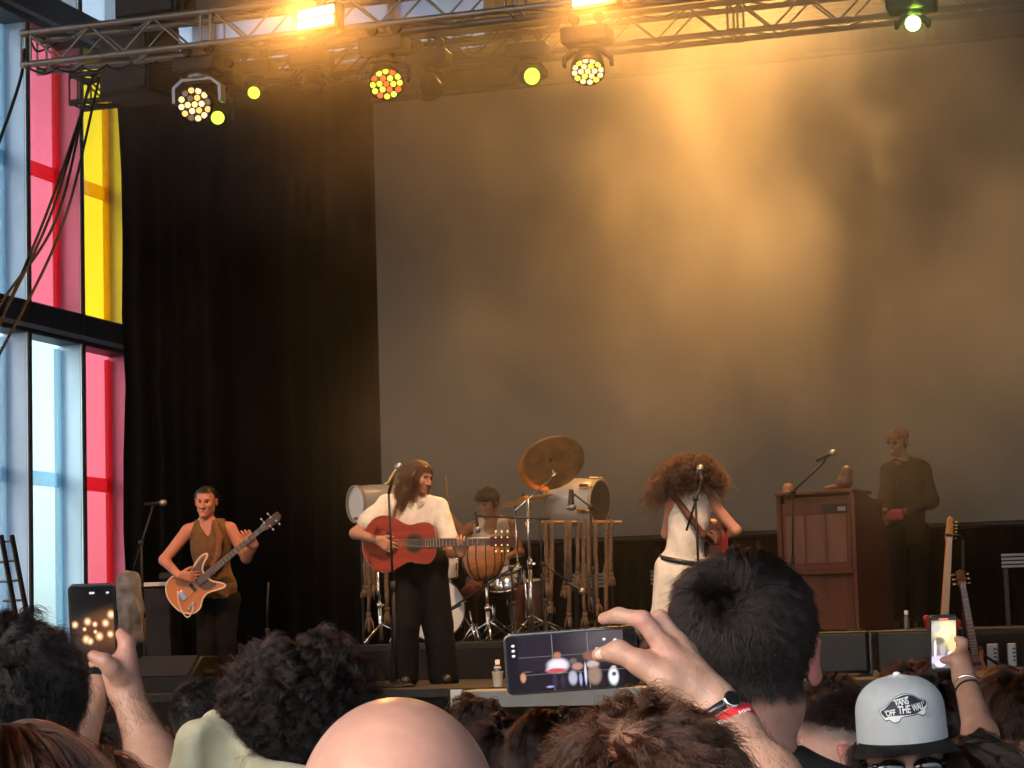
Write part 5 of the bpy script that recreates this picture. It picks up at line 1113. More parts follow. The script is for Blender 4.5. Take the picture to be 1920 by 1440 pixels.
bm = NB(); add_cyl(bm, J(842, 955, -.17), J(836, 893, -.12), .007, .005, 8); o = obj('drumstick', bm, M_woodlt); tag(o, 'wooden drumstick held upright in the drummer raised hand', 'drumstick')
st_ = thing('drum_stool', 'round black drum stool under the drummer', 'stool', onfloor(922, Z0+.15, RISER)); p = onfloor(922, Z0+.15, RISER)
bm = NB(); add_lathe(bm, [(0, .40), (.16, .40), (.17, .42), (.17, .46), (.15, .48), (0, .482)], p, (0, 0, 1), 24); obj('seat', bm, M_rubber, st_)
bm = NB(); add_cyl(bm, p+Vector((0, 0, .1)), p+Vector((0, 0, .41)), .018, None, 10); obj('post', bm, M_chrome, st_); tripod(st_, p+Vector((0, 0, .1)), .22, M_chrome, .009, .5, RISER, 3, .1)

# ---- curly haired singer with her back turned
Z0 = 16.95
t = person('curly haired singer in a white sleeveless jumpsuit with her back turned', onfloor(1268, Z0))
hc = J(1306, 893, .05); Hm = hframe(FWD*.9+RGT*.25-UPV*.35, UPV-RGT*.05); nk = J(1299, 928, .0); SL, SR = J(1259, 946, .0), J(1332, 940, .05); HL, HR = J(1254, 1066, .02), J(1305, 1066, .04)
EL, ER = J(1249, 1000, .10), J(1380, 994, .02); WL, WRr = J(1275, 1030, .30), J(1352, 1008, .20)
s = Sdf(); W = head_sdf(s, hc, Hm, .98, neck=nk); torso_sdf(s, SL, SR, HL, HR, nk, -.008, depth=.92); s.chain([SL, EL, WL], [.044, .037, .025], .02); s.chain([SR, ER, WRr], [.046, .038, .025], .02)
hand_sdf(s, WRr, -RGT*.7+FWD*.5-UPV*.2, FWD, UPV, .95, (.5, .6, .4)); hand_sdf(s, WL, FWD*.6+RGT*.5, RGT, UPV, .95, (.6, .8, .5))
sobj('body', s, Vh, M_skin, t, paint=face_paint((.58, .28, .19), hc, Hm, .98, scalp=(.05, .02, .012)))
s = Sdf(); torso_sdf(s, SL, SR, HL, HR, nk, .010, depth=.95); s.cut(J(1259, 960), -RGT*.95+UPV*.35); s.cut(J(1331, 950), RGT*.95+UPV*.35); s.cap(nk+UPV*.07, nk-UPV*.0, .075, .06, .02, True)
KL, KR = J(1243, 1160, -.02), J(1300, 1165, .06); AL, AR = J(1236, 1262, -.02), J(1312, 1262, .10); s.cap(HL, KL, .105, .085, .05); s.cap(HR, KR, .105, .085, .05); s.cap(KL, AL, .085, .115, .04); s.cap(KR, AR, .085, .115, .04); s.ell(J(1280, 1080, .0), (.165, .14, .12), None, .05); s.cap(J(1292, 975, .03), J(1282, 1045, .03), .135, .128, .05); s.cut(J(1280, 1270), -UPV)
sobj('jumpsuit', s, .010, cloth('white_jumpsuit', (.70, .66, .60)), t, folds(.011, 26, 21, (1, 1, .3)))
s = Sdf(); s.cap(J(1256, 1046, -.005), J(1300, 1056, .005), .128, .135, .03); b1_, b2_ = J(1278, 1048), J(1278, 1056)
bm = NB(); c_ = J(1279, 1051, .03); add_lathe(bm, [(1.0, -.018), (1.02, -.018), (1.02, .018), (1.0, .018)], (0, 0, 0), (0, 0, 1), 40, cap=False); Mx = Matrix.Translation(c_) @ Matrix((RGT*.985-UPV*.17, FWD, UPV*.985+RGT*.17)).transposed().to_4x4() @ Matrix.Diagonal((.172, .150, 1, 1)); bmesh.ops.transform(bm, matrix=Mx, verts=bm.verts); obj('belt', bm, mat('black_leather', (.02, .018, .018), .4), t)
for a in (AL, AR): s = Sdf(); shoe_sdf(s, Vector((a.x, a.y, FLOOR+.09)), FWD); sobj('shoe', s, .01, mat('white_shoe', (.5, .46, .42), .5), t)
def wind_comb(u): d = np.stack([np.full(len(u), 0.0), u[:, 1]*.6, -u[:, 2]*.3-.35], 1)+u*.6; w = np.array(Hm).T @ np.array(-RGT*1.0-UPV*.15); d = d+w*.75*(smoothstep(.5, -.4, (u @ (np.array(Hm).T @ np.array(RGT))))[:, None]); return d/np.linalg.norm(d, axis=1)[:, None]
hair(t, W(0, .012, .03), Hm, (.086, .108, .096), 9000, lambda u: .17+.16*np.clip(-(u @ (np.array(Hm).T @ np.array(RGT)))+.1, 0, 1), hair_mat('hair_red_brown', .88, .95, .4), reg_full(.5, -.6, -.35), wind_comb, K=12, guides=520, lift=.7, grav=.30, clump=.5, wob=.34, off=.06, lvar=.6, curl=.016, curl_f=20, width=.0012, seed=8, frizz=.006)
s = Sdf(); s.chain([J(1264, 930, -.03), J(1292, 968, -.135), J(1318, 1003, -.11), J(1334, 1016, .05)], [.026]*4, .02); s.cap(J(1264, 930, -.03), J(1258, 940, .12), .026, .026); sobj('guitar_strap', s, .009, MATS['brown_leather'], t)
Mc = inst_frame(J(1345, 1010, .26), J(1306, 1000, .80), FWD+RGT*.8); Mc.translation = J(1350, 1012, .27)
electric('dark red electric guitar mostly hidden in front of the curly haired singer', Mc, mat('dark_red_lacquer', (.22, .02, .015), .25, 0, var=.15, scale=5, coat=.6), [(-.20, 0), (-.19, .10), (-.12, .155), (-.02, .12), (.06, .13), (.14, .155), (.16, .12), (.12, .05), (.12, -.05), (.15, -.11), (.12, -.145), (.04, -.115), (-.04, -.13), (-.12, -.16), (-.18, -.12)], None, mat('maple_neck', (.50, .24, .08), .35, coat=.3), M_fretb, [(0, -.021), (.05, -.03), (.17, -.02), (.18, .01), (.03, .03), (0, .021)], [(.04+.024*k, .015) for k in range(6)], 1, (.16, .62))

# ---- organ player
Z0 = 20.6
t = person('organ player in a dark jacket, cap and sunglasses standing behind the organ', onfloor(1700, Z0, RISER))
hc = J(1684, 829, 0); Hm = hframe(-FWD*.7-RGT*.72-UPV*.12, UPV); nk = J(1693, 868, .02); SR, SL = J(1668, 886, -.10), J(1727, 882, .12); HR, HL = J(1680, 1000, -.05), J(1722, 1000, .08); ER, EL = J(1662, 935, -.22), J(1745, 938, .0); WRr, WL = J(1660, 958, -.40), J(1690, 962, -.30)
s = Sdf(); W = head_sdf(s, hc, Hm, 1.0, neck=nk); torso_sdf(s, SL, SR, HL, HR, nk); s.cap(ER, WRr, .042, .028); s.cap(EL, WL, .042, .028); s.cap(SL, EL, .05, .042); s.cap(SR, ER, .05, .042)
hand_sdf(s, WRr, -RGT*.8-FWD*.3, -UPV, FWD, 1.0, (.4, .5, .4)); hand_sdf(s, WL, -RGT*.9-FWD*.2, -UPV, -FWD, 1.0, (.4, .5, .4))
sobj('body', s, Vh, M_skin, t, paint=face_paint((.26, .12, .075), hc, Hm, stubble=.6, scalp=(.012, .008, .007)))
s = Sdf(); torso_sdf(s, SL, SR, HL, HR, nk, .030, depth=1.12); s.cap(SL, EL, .085, .075, .04); s.cap(EL, EL.lerp(WL, .75), .072, .058, .03); s.cap(SR, ER, .085, .075, .04); s.cap(ER, ER.lerp(WRr, .75), .072, .058, .03); s.cap(nk+UPV*.03, nk, .07, .08, .02); s.ell(nk+UPV*.06-FWD*.02, (.055, .055, .07), None, .02, True); s.cap(nk-FWD*.10-RGT*.07, J(1672, 960, -.22), .03, .02, .012, True)
sobj('jacket', s, .010, cloth('dark_olive_jacket', (.040, .028, .016)), t, folds(.013, 20, 31, (1, 1, .25)))
s = Sdf(); torso_sdf(s, SL, SR, HL, HR, nk, .012); s.cap(nk+UPV*.08, nk, .07, .06, .02, True); sobj('shirt', s, .012, cloth('rust_shirt', (.13, .055, .025)), t)
s = Sdf(); s.cap(HR, J(1682, 1090, -.05), .10, .085, .04); s.cap(HL, J(1722, 1090, .08), .10, .085, .04); s.cap(J(1682, 1090, -.05), J(1682, 1165, -.05), .085, .07); s.cap(J(1722, 1090, .08), J(1722, 1165, .08), .085, .07); s.cap(HL, HR, .11, .11, .04); sobj('trousers', s, .014, MATS['black_trousers'], t, folds(.01, 15, 6, (1, 1, .2)))
for a in (J(1682, 1165, -.05), J(1722, 1165, .08)): s = Sdf(); shoe_sdf(s, Vector((a.x, a.y, RISER+.09)), -FWD-RGT*.4); sobj('shoe', s, .011, MATS['dark_shoe'], t)
s = Sdf(); s.ell(W(0, .012, .062), (.088, .108, .072), np.array(Hm), .02); s.cap(W(-.055, -.080, .058), W(.055, -.080, .058), .016, .016, .02); s.cut(W(0, 0, .040), -(Hm @ Vector((0, -.12, 1)))); sobj('cap', s, .008, cloth('rust_cap', (.20, .07, .035)), t, folds(.004, 40, 3))
s = Sdf(); [s.ell(W(g*.032, -.098, .008), (.026, .010, .018), np.array(Hm), .006) for g in (-1, 1)]; s.cap(W(-.06, -.085, .014), W(.06, -.085, .014), .004, .004, .004); [s.cap(W(g*.06, -.085, .014), W(g*.078, .0, .010), .004, .004, .004) for g in (-1, 1)]; sobj('sunglasses', s, .005, mat('black_lens', (.01, .01, .01), .12, coat=.5), t)
bm = NB(); add_box(bm, J(1676, 966, -.36), (.17, .10, .10), None, bev=.02); o = obj('red_cloth', bm, M_red); tag(o, 'red folded cloth in front of the organ player', 'cloth')

# ---- guitars on the stand at the right
gs = thing('guitar_stand', 'black two way guitar stand at the stage edge', 'stand', onfloor(1795, 17.0)); p = onfloor(1795, 17.15)
rod('post', p+Vector((0, 0, .05)), at(1806, 1010, 17.15), .014, M_black, gs); tripod(gs, p+Vector((0, 0, .05)), .28, M_black, .010, .2, FLOOR, 3, .14)
bm = NB(); add_tube(bm, [at(1806, 1012, 17.15), at(1798, 1004, 17.0), at(1774, 1003, 16.95)], .010, 8); obj('neck_hook', bm, M_rubber, gs)
bm = NB(); add_tube(bm, [p+Vector((-.14, -.16, .16)), p+Vector((-.1, 0, .16)), p+Vector((.12, 0, .16)), p+Vector((.16, -.16, .16))], .010, 8); obj('cradle', bm, M_rubber, gs)
Me = inst_frame(at(1768, 1180, 16.95), at(1781, 960, 17.0), -FWD+RGT*.25); Me.translation = at(1768, 1196, 16.93)
TELE = [(-.20, 0), (-.19, .10), (-.12, .155), (-.02, .12), (.06, .13), (.14, .155), (.16, .12), (.12, .05), (.12, -.05), (.15, -.11), (.12, -.145), (.04, -.115), (-.04, -.13), (-.12, -.16), (-.18, -.12)]
M_maple = mat('maple_neck', (.50, .24, .08), .35, coat=.3)
electric('red electric guitar with a maple neck and gold tuners upright on the stand', Me, mat('cherry_lacquer', (.30, .02, .015), .22, 0, coat=.6, var=.1, scale=4), TELE, None, M_maple, M_maple, [(0, -.021), (.03, -.026), (.10, -.028), (.19, -.020), (.205, .004), (.18, .022), (.05, .030), (0, .021)], [(.045+.024*k, -.016) for k in range(6)], -1, (.16, .70), tm=M_gold)
Mf = inst_frame(at(1832, 1256, 16.85), at(1803, 1090, 17.05), -FWD+RGT*.2); Mf.translation = at(1829, 1240, 16.85)
electric('brown electric guitar leaning low on the far side of the stand', Mf, mat('amber_brown_lacquer', (.30, .10, .03), .25, 0, coat=.5, var=.2, scale=5), [(x*.62, z*.55) for x, z in TELE], None, mat('dark_neck', (.12, .04, .02), .4), M_wooddk, [(0, -.021), (.03, -.03), (.13, -.034), (.15, 0), (.13, .034), (.03, .03), (0, .021)], [(.04, .022), (.075, .022), (.11, .022), (.04, -.022), (.075, -.022), (.11, -.022)], 0, (.16, .55), tm=M_gold)
# ================================================================== THE AUDIENCE
def wavy(amount, seed): 
    return folds(amount, 20, seed, (1, 1, .4))
LAT = Vector((RGT.x, RGT.y, 0)).normalized(); FH = Vector((FWD.x, FWD.y, 0)).normalized(); ZU = Vector((0, 0, 1))
SH = {}
def shirt_mat(name, col): return cloth(name, col)
def crowd(label, px, top, Z, face=None, skin=(.50, .30, .22), shirt=('black_tee', (.012, .012, .013)), scalp=(.02, .014, .011), sc=1.0, up=None, vox=.006, arms=None, hairthick=.014,
          shiny=False, scalp_fn=None, ears=True, facef=True, shoulders=.20, group=None, stub=0.0, lean=0.0, lip=(.42, .14, .12)):
    """head top at photo (px, top), Z metres away; arms: dict L/R -> (elbow, wrist) world points, else they hang"""
    face = Vector(face) if face is not None else FH; tp = at(px, top, Z); hc = tp-ZU*(.123*sc+hairthick); Hm = hframe(face, up or ZU)
    body_dir = FH*1.0+face*.4; bl = hframe(body_dir); lx = bl.col[0]
    t = person(label, Vector((hc.x, hc.y, 0)), group); nk = hc+ZU*-.165*sc+Vector((0, 0, 0))-FH*lean; SL = nk+lx*shoulders-ZU*.085; SR = nk-lx*shoulders-ZU*.085
    HL, HR = nk+lx*.10-ZU*.58, nk-lx*.10-ZU*.58; s = Sdf(); W = head_sdf(s, hc, Hm, sc, ears=ears, neck=nk, face=facef)
    s.cap(nk, nk-ZU*.05, .06, .075, .04)
    arm = {}
    for key, S_, sg in (('L', SL, 1), ('R', SR, -1)):
        if arms and key in arms: E_, Wr = arms[key]; arm[key] = (Vector(E_), Vector(Wr), True)
        else: arm[key] = (S_-ZU*.29+lx*sg*.05, S_-ZU*.50+lx*sg*.05-FH*-.12, False)
    bV, bQ = s.mesh(vox); bC = face_paint(skin, hc, Hm, sc, scalp=scalp, scalp_fn=scalp_fn, stubble=stub, lips=lip)(bV); sob = link('body', np_mesh('body', bV, bQ, M_skinshiny if shiny else M_skin, bC), t, True)
    s = Sdf(); torso_sdf(s, SL, SR, HL, HR, nk, .025); s.cap(nk+ZU*.0, nk-ZU*.04, .070, .09, .03); s.ell(nk+ZU*.05, (.058, .06, .07), None, .015, True)
    for key, S_ in (('L', SL), ('R', SR)):
        E_, Wr, up_ = arm[key]; s.cap(S_, S_.lerp(E_, .75), .072, .070, .04)
        if not up_: s.cap(S_.lerp(E_, .75), E_, .068, .055, .03); s.cap(E_, Wr, .052, .040, .03)
    sobj('shirt', s, .014, shirt_mat(*shirt), t, folds(.010, 20, int(px) % 50))
    s = Sdf(); g0 = lambda p, z: Vector((p.x, p.y, z)); s.cap(HL, HR, .12, .12, .04)
    for h_ in (HL, HR): s.cap(h_, g0(h_, .48), .10, .075, .04); s.cap(g0(h_, .48), g0(h_, .09), .075, .06, .03)
    sobj('trousers', s, .024, cloth('blue_jeans', (.03, .045, .08)) if int(px) % 2 else MATS['black_trousers'], t)
    for h_ in (HL, HR): s = Sdf(); shoe_sdf(s, g0(h_, .09), FH); sobj('shoe', s, .02, MATS['dark_shoe'], t)
    return dict(t=t, hc=hc, Hm=Hm, W=W, SL=SL, SR=SR, nk=nk, skin=skin, sc=sc, body=sob, mesh=(bV, bQ, bC))
def arm_obj(P, s, vox, extra=None):
    sk = np.array(P['skin'])
    def paint(V):
        n = vnoise(V, 70, 5)*.5+.5; n2 = vnoise(V, 160, 8)*.5+.5; C = np.tile(sk, (len(V), 1))*(1-.10*n-.07*n2)[:, None]; C[:, 1] *= 1-.06*n; C[:, 2] *= 1-.08*n
        for c_, r_ in P.get('pink', []): w = np.exp(-((V-V3(c_))**2).sum(1)/r_**2)[:, None]; C = C*(1-w*np.array([0, .20, .16]))
        for c_, r_ in P.get('nail', []): w = (((V-V3(c_))**2).sum(1) < r_**2)[:, None]; C = np.where(w, C*np.array([1.08, 1.0, 1.0]), C)
        return C
    V, Q = s.mesh(vox); C = paint(V); a, b, c = P['mesh']; P['mesh'] = (np.concatenate([a, V]), np.concatenate([b, Q+len(a)]), np.concatenate([c, C])); P['body'].data = np_mesh('body', P['mesh'][0], P['mesh'][1], M_skin, P['mesh'][2])
short = comb_down((.12, .45, .9), -.10)
def std_hair(P, n, ln, m, region=None, comb=short, rad=(.083, .105, .094), **k):
    k['width'] = k.get('width', .0005)*.56; n = int(n*1.75)
    return hair(P['t'], P['W'](0, .012, .03), P['Hm'], [r*P['sc'] for r in rad], n, ln, m, region or reg_full(.40, -.62, -.22), comb, **k)
RF = reg_full
# ---- tall dark haired man right of centre
P = crowd('tall man with short dark hair and a black T-shirt, standing closest to the singer', 1388, 1030, 2.95, FH+LAT*.14, skin=(.48, .25, .195), vox=.004, sc=1.03, shoulders=.21)
std_hair(P, 46000, lambda u: .018+.030*np.clip(u[:, 2]+.25, 0, 1), H_dark, RF(.4, -.72, -.12), comb_down((.20, .72, .62), -.05, .10, .9), K=7, guides=2200, lift=.28, grav=.08, clump=.42, wob=.20, off=.045, width=.00042, seed=11, frizz=.0011, rad=(.083, .105, .095))
def nape(P, n, m, seed, ln=.028, lo=-.30):
    hair(P['t'], P['W'](0, .024, -.022), P['Hm'], [.069*P['sc'], .079*P['sc'], .080*P['sc']], n, ln, m, lambda u: ((u[:, 1] > .05+.35*np.abs(u[:, 0])) & (u[:, 2] > lo+.08*np.sin(u[:, 0]*17)) & (u[:, 2] < .5)).astype(float), lambda u: np.stack([u[:, 0]*.1, 0*u[:, 0], -np.ones(len(u))], 1), K=6, guides=700, lift=.22, grav=.2, clump=.35, wob=.15, off=.03, width=.00024, seed=seed, frizz=.001)
nape(P, 12000, H_dark, 12, .018, -.12)
_wh = np.array((.20, .72, .62))/np.linalg.norm((.20, .72, .62)); hair(P['t'], P['W'](0, .012, .03), P['Hm'], [r*1.03 for r in (.083, .105, .095)], 5200, .030, H_dark, lambda u: np.exp(-((1-u @ _wh)/.05)**2), lambda u: (lambda d: d/(np.linalg.norm(d, axis=1)[:, None]+1e-9))(np.cross(np.tile(_wh, (len(u), 1)), u)*3+(u-_wh)*1.2+np.array([.5, 0, .1])), K=6, guides=1200, lift=.30, grav=.08, clump=.25, wob=.45, off=.045, width=.00024, seed=61, frizz=.0014)
# ---- bald man
P = crowd('bald man with a shiny head in the nearest row', 742, 1306, 1.80, FH, skin=(.46, .245, .185), scalp=None, vox=.0035, shiny=True, hairthick=0, shirt=('grey_tee', (.10, .10, .11)), sc=1.02)
# ---- curly haired person with a cream hood
P = crowd('person with thick dark curly hair in a cream hooded top', 556, 1206, 3.35, FH+LAT*-.05, scalp=(.015, .01, .009), shirt=('cream_hoodie', (.58, .52, .34)), vox=.006)
std_hair(P, 34000, .085, hair_mat('hair_dark_curls', .92, .6), RF(.35, -.85, -.5), comb_down((0, .1, 1), 0), K=14, guides=1500, lift=.75, grav=.10, clump=.72, wob=.40, off=.06, lvar=.3, curl=.0085, curl_f=17, width=.0005, seed=13, frizz=.0012, rad=(.088, .110, .098))
s = Sdf(); hk = P['nk']; a_ = at(402, 1352, 3.28); b_ = at(372, 1412, 3.22); c_ = at(352, 1480, 3.2); d_ = at(420, 1500, 3.15); e_ = at(438, 1430, 3.2)
s.chain([a_, b_, c_, at(370, 1560, 3.2)], [.016, .024, .030, .034], .02); s.chain([a_, at(424, 1400, 3.25), e_, d_], [.014, .014, .016, .02], .02); s.box((b_+e_+c_)/3, (.035, .05, .07), None, .03, .03); s.cap(at(400, 1440, 3.24), at(392, 1560, 3.24), .045, .06, .03); s.cap(at(440, 1500, 3.2), at(600, 1540, 3.15), .06, .07, .04)
s.ell(at(414, 1424, 3.16), (.030, .045, .060), None, .012, True); s.chain([a_, at(384, 1385, 3.22), at(362, 1440, 3.17), at(356, 1500, 3.15)], [.010, .013, .015, .016], .006)
sobj('hood', s, .006, MATS['cream_hoodie'], P['t'], folds(.005, 26, 4))
# ---- man on the left edge with thick black hair
P = crowd('dark haired man at the left edge with his ear showing', 16, 1160, 2.95, FH+LAT*.30, skin=(.52, .28, .22), vox=.0045, sc=1.0)
std_hair(P, 36000, lambda u: .038+.022*np.clip(u[:, 2]+.2, 0, 1), H_black, RF(.4, -.80, -.15), comb_down((-.15, .60, .75), .0, .1), K=9, guides=1500, lift=.42, grav=.10, clump=.55, wob=.28, off=.06, curl=.004, curl_f=8, width=.00048, seed=14, frizz=.0016, rad=(.085, .107, .097))
nape(P, 15000, H_black, 44, .035)
# ---- auburn hair in the bottom left corner
P = crowd('person with straight auburn hair in the bottom left corner', -2, 1338, 2.35, FH, scalp=(.05, .02, .012), vox=.007)
std_hair(P, 16000, .30, hair_mat('hair_auburn_dark', .78, .95), RF(.4, -.7, -.5), comb_down((0, -.1, 1), .1), K=10, guides=1500, lift=.2, grav=.35, clump=.25, wob=.10, off=.04, width=.0005, seed=15, frizz=.0012)
# ---- person filming upright with both hands
ZP = 3.40; K_ = lambda px, py, dz=0.0: at(px, py, ZP+dz)
P = crowd('person with brown hair holding a phone upright in both hands', 152, 1404, 2.75, FH, vox=.006, skin=(.48, .285, .205), arms={'R': (K_(352, 1570, -.15), K_(238, 1300)), 'L': (K_(128, 1415, -.1), K_(178, 1294))}, shirt=('navy_tee', (.02, .025, .05)), scalp=(.06, .03, .018))
std_hair(P, 14000, .16, hair_mat('hair_chestnut', .75, .75), RF(.4, -.7, -.4), comb_down((0, -.1, 1), .1), K=9, guides=350, lift=.4, grav=.3, clump=.6, wob=.15, off=.06, width=.0006, seed=16, curl=.006, curl_f=8)
s = Sdf(); w_ = K_(236, 1296); s.chain([P['SR'], K_(356, 1575, -.2), K_(288, 1430, -.05), w_], [.055, .042, .036, .0225], .03)
s.cap(w_, K_(230, 1254), .022, .024, .016); s.cap(w_, K_(216, 1262), .020, .018, .016); s.cap(K_(231, 1252), K_(238, 1232), .022, .014, .012)
s.chain([K_(237, 1234), K_(238, 1206, .005), K_(226, 1188, .012)], [.0135, .0115, .009], .008)            # forefinger up the edge
s.chain([K_(226, 1272, -.018), K_(208, 1252, -.030), K_(197, 1240, -.034), K_(175, 1230, -.028)], [.0155, .0135, .0115, .0092], .005)      # thumb across the screen
for i, (yy, xx) in enumerate(((1236, 160), (1252, 158), (1266, 164))): s.chain([K_(232-4*i, yy+4, .01), K_(226-4*i, yy, .03), K_((226+xx)/2, yy-2, .034), K_(xx, yy, .030)], [.0125, .0112, .0102, .0085], .006)
P['pink'] = [(K_(226, 1190, .0), .02), (K_(176, 1230, -.02), .02), (K_(238, 1234), .03)]
arm_obj(P, s, .0042)
LATE_ARM = P
s = Sdf(); w2 = K_(179, 1293, .02); s.chain([P['SL'], K_(128, 1425, -.1), w2], [.05, .036, .022], .03); s.cap(w2, K_(184, 1286, .045), .021, .020, .015); hand_sdf(s, K_(182, 1292, .045), UPV*.8-FH*-.5, -FH, -RGT, .85, (.7, .9, .6)); arm_obj(P, s, .005)
bm = NB(); d_ = (w2-K_(128, 1425, -.1)).normalized(); add_lathe(bm, [(.0225, -.012), (.0245, -.012), (.0245, .012), (.0225, .012)], K_(176, 1299, .017), d_, 28, cap=False); obj('wristband', bm, mat('white_band', (.80, .80, .80), .5), P['t'])
# phones
def phone(label, c, rx, uy, w, h, painter, nx=60, ny=120, case=None, bez=.004, strength=1.0):
    c, rx, uy = Vector(c), Vector(rx).normalized(), Vector(uy); uy = (uy-rx*uy.dot(rx)).normalized(); n = rx.cross(uy); rot = Matrix((rx, uy, n)).transposed(); t = thing('phone', label, 'phone', c)
    bm = NB(); vs = bmesh.ops.create_cube(bm, size=1)['verts']; bmesh.ops.scale(bm, vec=(w, h, .008), verts=vs); es = [e for e in bm.edges if abs(e.verts[0].co.x-e.verts[1].co.x) < 1e-6 and abs(e.verts[0].co.y-e.verts[1].co.y) < 1e-6]
    bmesh.ops.bevel(bm, geom=es, offset=.009, segments=5, affect='EDGES', profile=.5); es = [e for e in bm.edges if abs(e.verts[0].co.z-e.verts[1].co.z) < 1e-6]; bmesh.ops.bevel(bm, geom=es, offset=.0016, segments=2, affect='EDGES', profile=.5)
    M = Matrix.Translation(c) @ rot.to_4x4(); bmesh.ops.transform(bm, matrix=M, verts=bm.verts); obj('phone_body', bm, case or mat('phone_case', (.02, .02, .022), .35, .3), t, smooth=False)
    u, v = np.meshgrid(np.linspace(0, 1, nx), np.linspace(0, 1, ny), indexing='xy'); col = painter(u, v); P3 = np.stack([(u-.5)*(w-2*bez), (v-.5)*(h-2*bez), np.full_like(u, .0046)], -1).reshape(-1, 3) @ np.array(rot).T+V3(c)
    i = np.arange(nx*ny).reshape(ny, nx); Q = np.stack([i[:-1, :-1], i[:-1, 1:], i[1:, 1:], i[1:, :-1]], -1).reshape(-1, 4)
    m = bpy.data.materials.new('phone_screen'); m.use_nodes = True; nt = m.node_tree; b = nt.nodes['Principled BSDF']; a = nt.nodes.new('ShaderNodeVertexColor'); a.layer_name = 'Col'; nt.links.new(a.outputs[0], b.inputs['Emission Color']); b.inputs['Emission Strength'].default_value = strength; b.inputs['Base Color'].default_value = (.01, .01, .01, 1); b.inputs['Roughness'].default_value = .15
    link('screen', np_mesh('screen', P3, Q, m, np.clip(col.reshape(-1, 3), 0, 4)), t, True)
    bm = NB(); add_box(bm, M @ Vector((w/2+.0006, h*.15, 0)), (.0016, .022, .003), rot); obj('side_button', bm, M_black, t); return t
def blob(C, u, v, x, y, rx, ry, col, hard=3.5): 
    w = np.exp(-(((u-x)/rx)**2+((v-y)/ry)**2)**hard)[..., None]; C[:] = C*(1-w)+np.array(col)*w
def paint_portrait(u, v):
    C = np.zeros(u.shape+(3,))+np.array([.003, .002, .004]); rs = np.random.default_rng(5)
    blob(C, u, v, .85, .55, .55, .20, (.14, .055, .02), 1.2); blob(C, u, v, .55, .50, .35, .16, (.06, .022, .01), 1.2)
    w = smoothstep(.62, .70, v+u*-.15); C *= (1-w*.95)[..., None]
    for x, y, r in ((.08, .60, .05), (.38, .63, .055), (.55, .60, .04), (.80, .61, .055), (.94, .70, .06), (.33, .44, .06), (.42, .42, .05), (.64, .47, .06), (.90, .49, .05), (.3, .55, .03), (.55, .52, .03)):
        blob(C, u, v, x, y, r*1.6, r*.8, (.55, .26, .10)); blob(C, u, v, x, y, r*.8, r*.4, (1.0, .75, .5))
    for x in (.42, .55, .65, .78): blob(C, u, v, x, .16+.02*rs.random(), .07, .035, (.45, .22, .12))
    blob(C, u, v, .85, .12, .06, .035, (.6, .45, .4)); blob(C, u, v, .75, .045, .3, .02, (.10, .10, .16))
    for x in (.48, .54, .88): blob(C, u, v, x, .935, .035, .010, (.7, .7, .75))
    return C
phone('black phone held upright near the coloured windows, lights glowing on its screen', K_(176, 1187, .012), RGT+UPV*.03, UPV-FWD*.1, .0715, .150, paint_portrait, 70, 140, strength=.5)
# ---- person with thinning hair, filming sideways
ZQ = 2.62; Q_ = lambda px, py, dz=0.0: at(px, py, ZQ+dz)
P = crowd('man with messy thinning brown hair filming with a phone held sideways', 1194, 1308, 2.05, FH, vox=.004, skin=(.48, .285, .205), scalp=(.20, .11, .075), arms={'R': (Q_(1530, 1600, -.2), Q_(1345, 1328, -.05))}, shirt=('olive_tee', (.05, .05, .035)), sc=1.0)
def thin(u): base = RF(.4, -.6, -.22)(u); cr = np.exp(-(((u[:, 0]-.12)/.38)**2+((u[:, 1]-.42)/.36)**2)**1.2)*(u[:, 2] > 0); return base*(1-.90*cr)
std_hair(P, 24000, lambda u: .042+.018*np.clip(u[:, 2]+.2, 0, 1), H_lightbrown, thin, comb_down((.10, .45, .9), -.15, -.2), K=9, guides=1500, lift=.32, grav=.06, clump=.5, wob=.30, off=.05, curl=.004, curl_f=7, width=.0004, seed=17, frizz=.0014, rad=(.084, .106, .094))
wr = Q_(1338, 1318, -.045); s = Sdf(); s.chain([P['SR'], Q_(1530, 1600, -.25), Q_(1440, 1468, -.12), Q_(1372, 1372, -.06), wr], [.05, .040, .034, .0262, .0245], .03)
mI, mM, mR, mP = Q_(1247, 1216, -.030), Q_(1270, 1208, -.012), Q_(1286, 1222, .010), Q_(1296, 1240, .030)
for m_, r_ in ((mI, .0135), (mM, .0130), (mR, .0125), (mP, .0115)): s.cap(wr, m_, .0175, r_, .014)
s.cap(wr, Q_(1268, 1262, -.035), .019, .018, .014)
s.chain([mI, Q_(1205, 1162, -.026), Q_(1160, 1154, -.010), Q_(1132, 1160, .004)], [.0128, .0100, .0088, .0072], .0055)
s.chain([mM, Q_(1236, 1160, -.004), Q_(1206, 1172, .018), Q_(1188, 1186, .020)], [.0125, .0100, .0088, .0074], .005)
s.chain([mR, Q_(1256, 1190, .028), Q_(1222, 1200, .034), Q_(1200, 1210, .030)], [.0120, .0098, .0086, .0072], .005)
s.chain([mP, Q_(1268, 1226, .040), Q_(1240, 1236, .040), Q_(1222, 1242, .034)], [.0110, .0088, .0078, .0066], .005)
s.chain([Q_(1290, 1290, -.05), Q_(1252, 1276, -.052), Q_(1203, 1244, -.042), Q_(1160, 1222, -.030), Q_(1122, 1228, -.020)], [.018, .0175, .0130, .0112, .0082], .012)
s.chain([wr, Q_(1292, 1272, -.050), mI], [.0035, .0045, .003], .016); s.chain([wr, Q_(1306, 1262, -.035), mM], [.0035, .0045, .003], .016)       # tendons
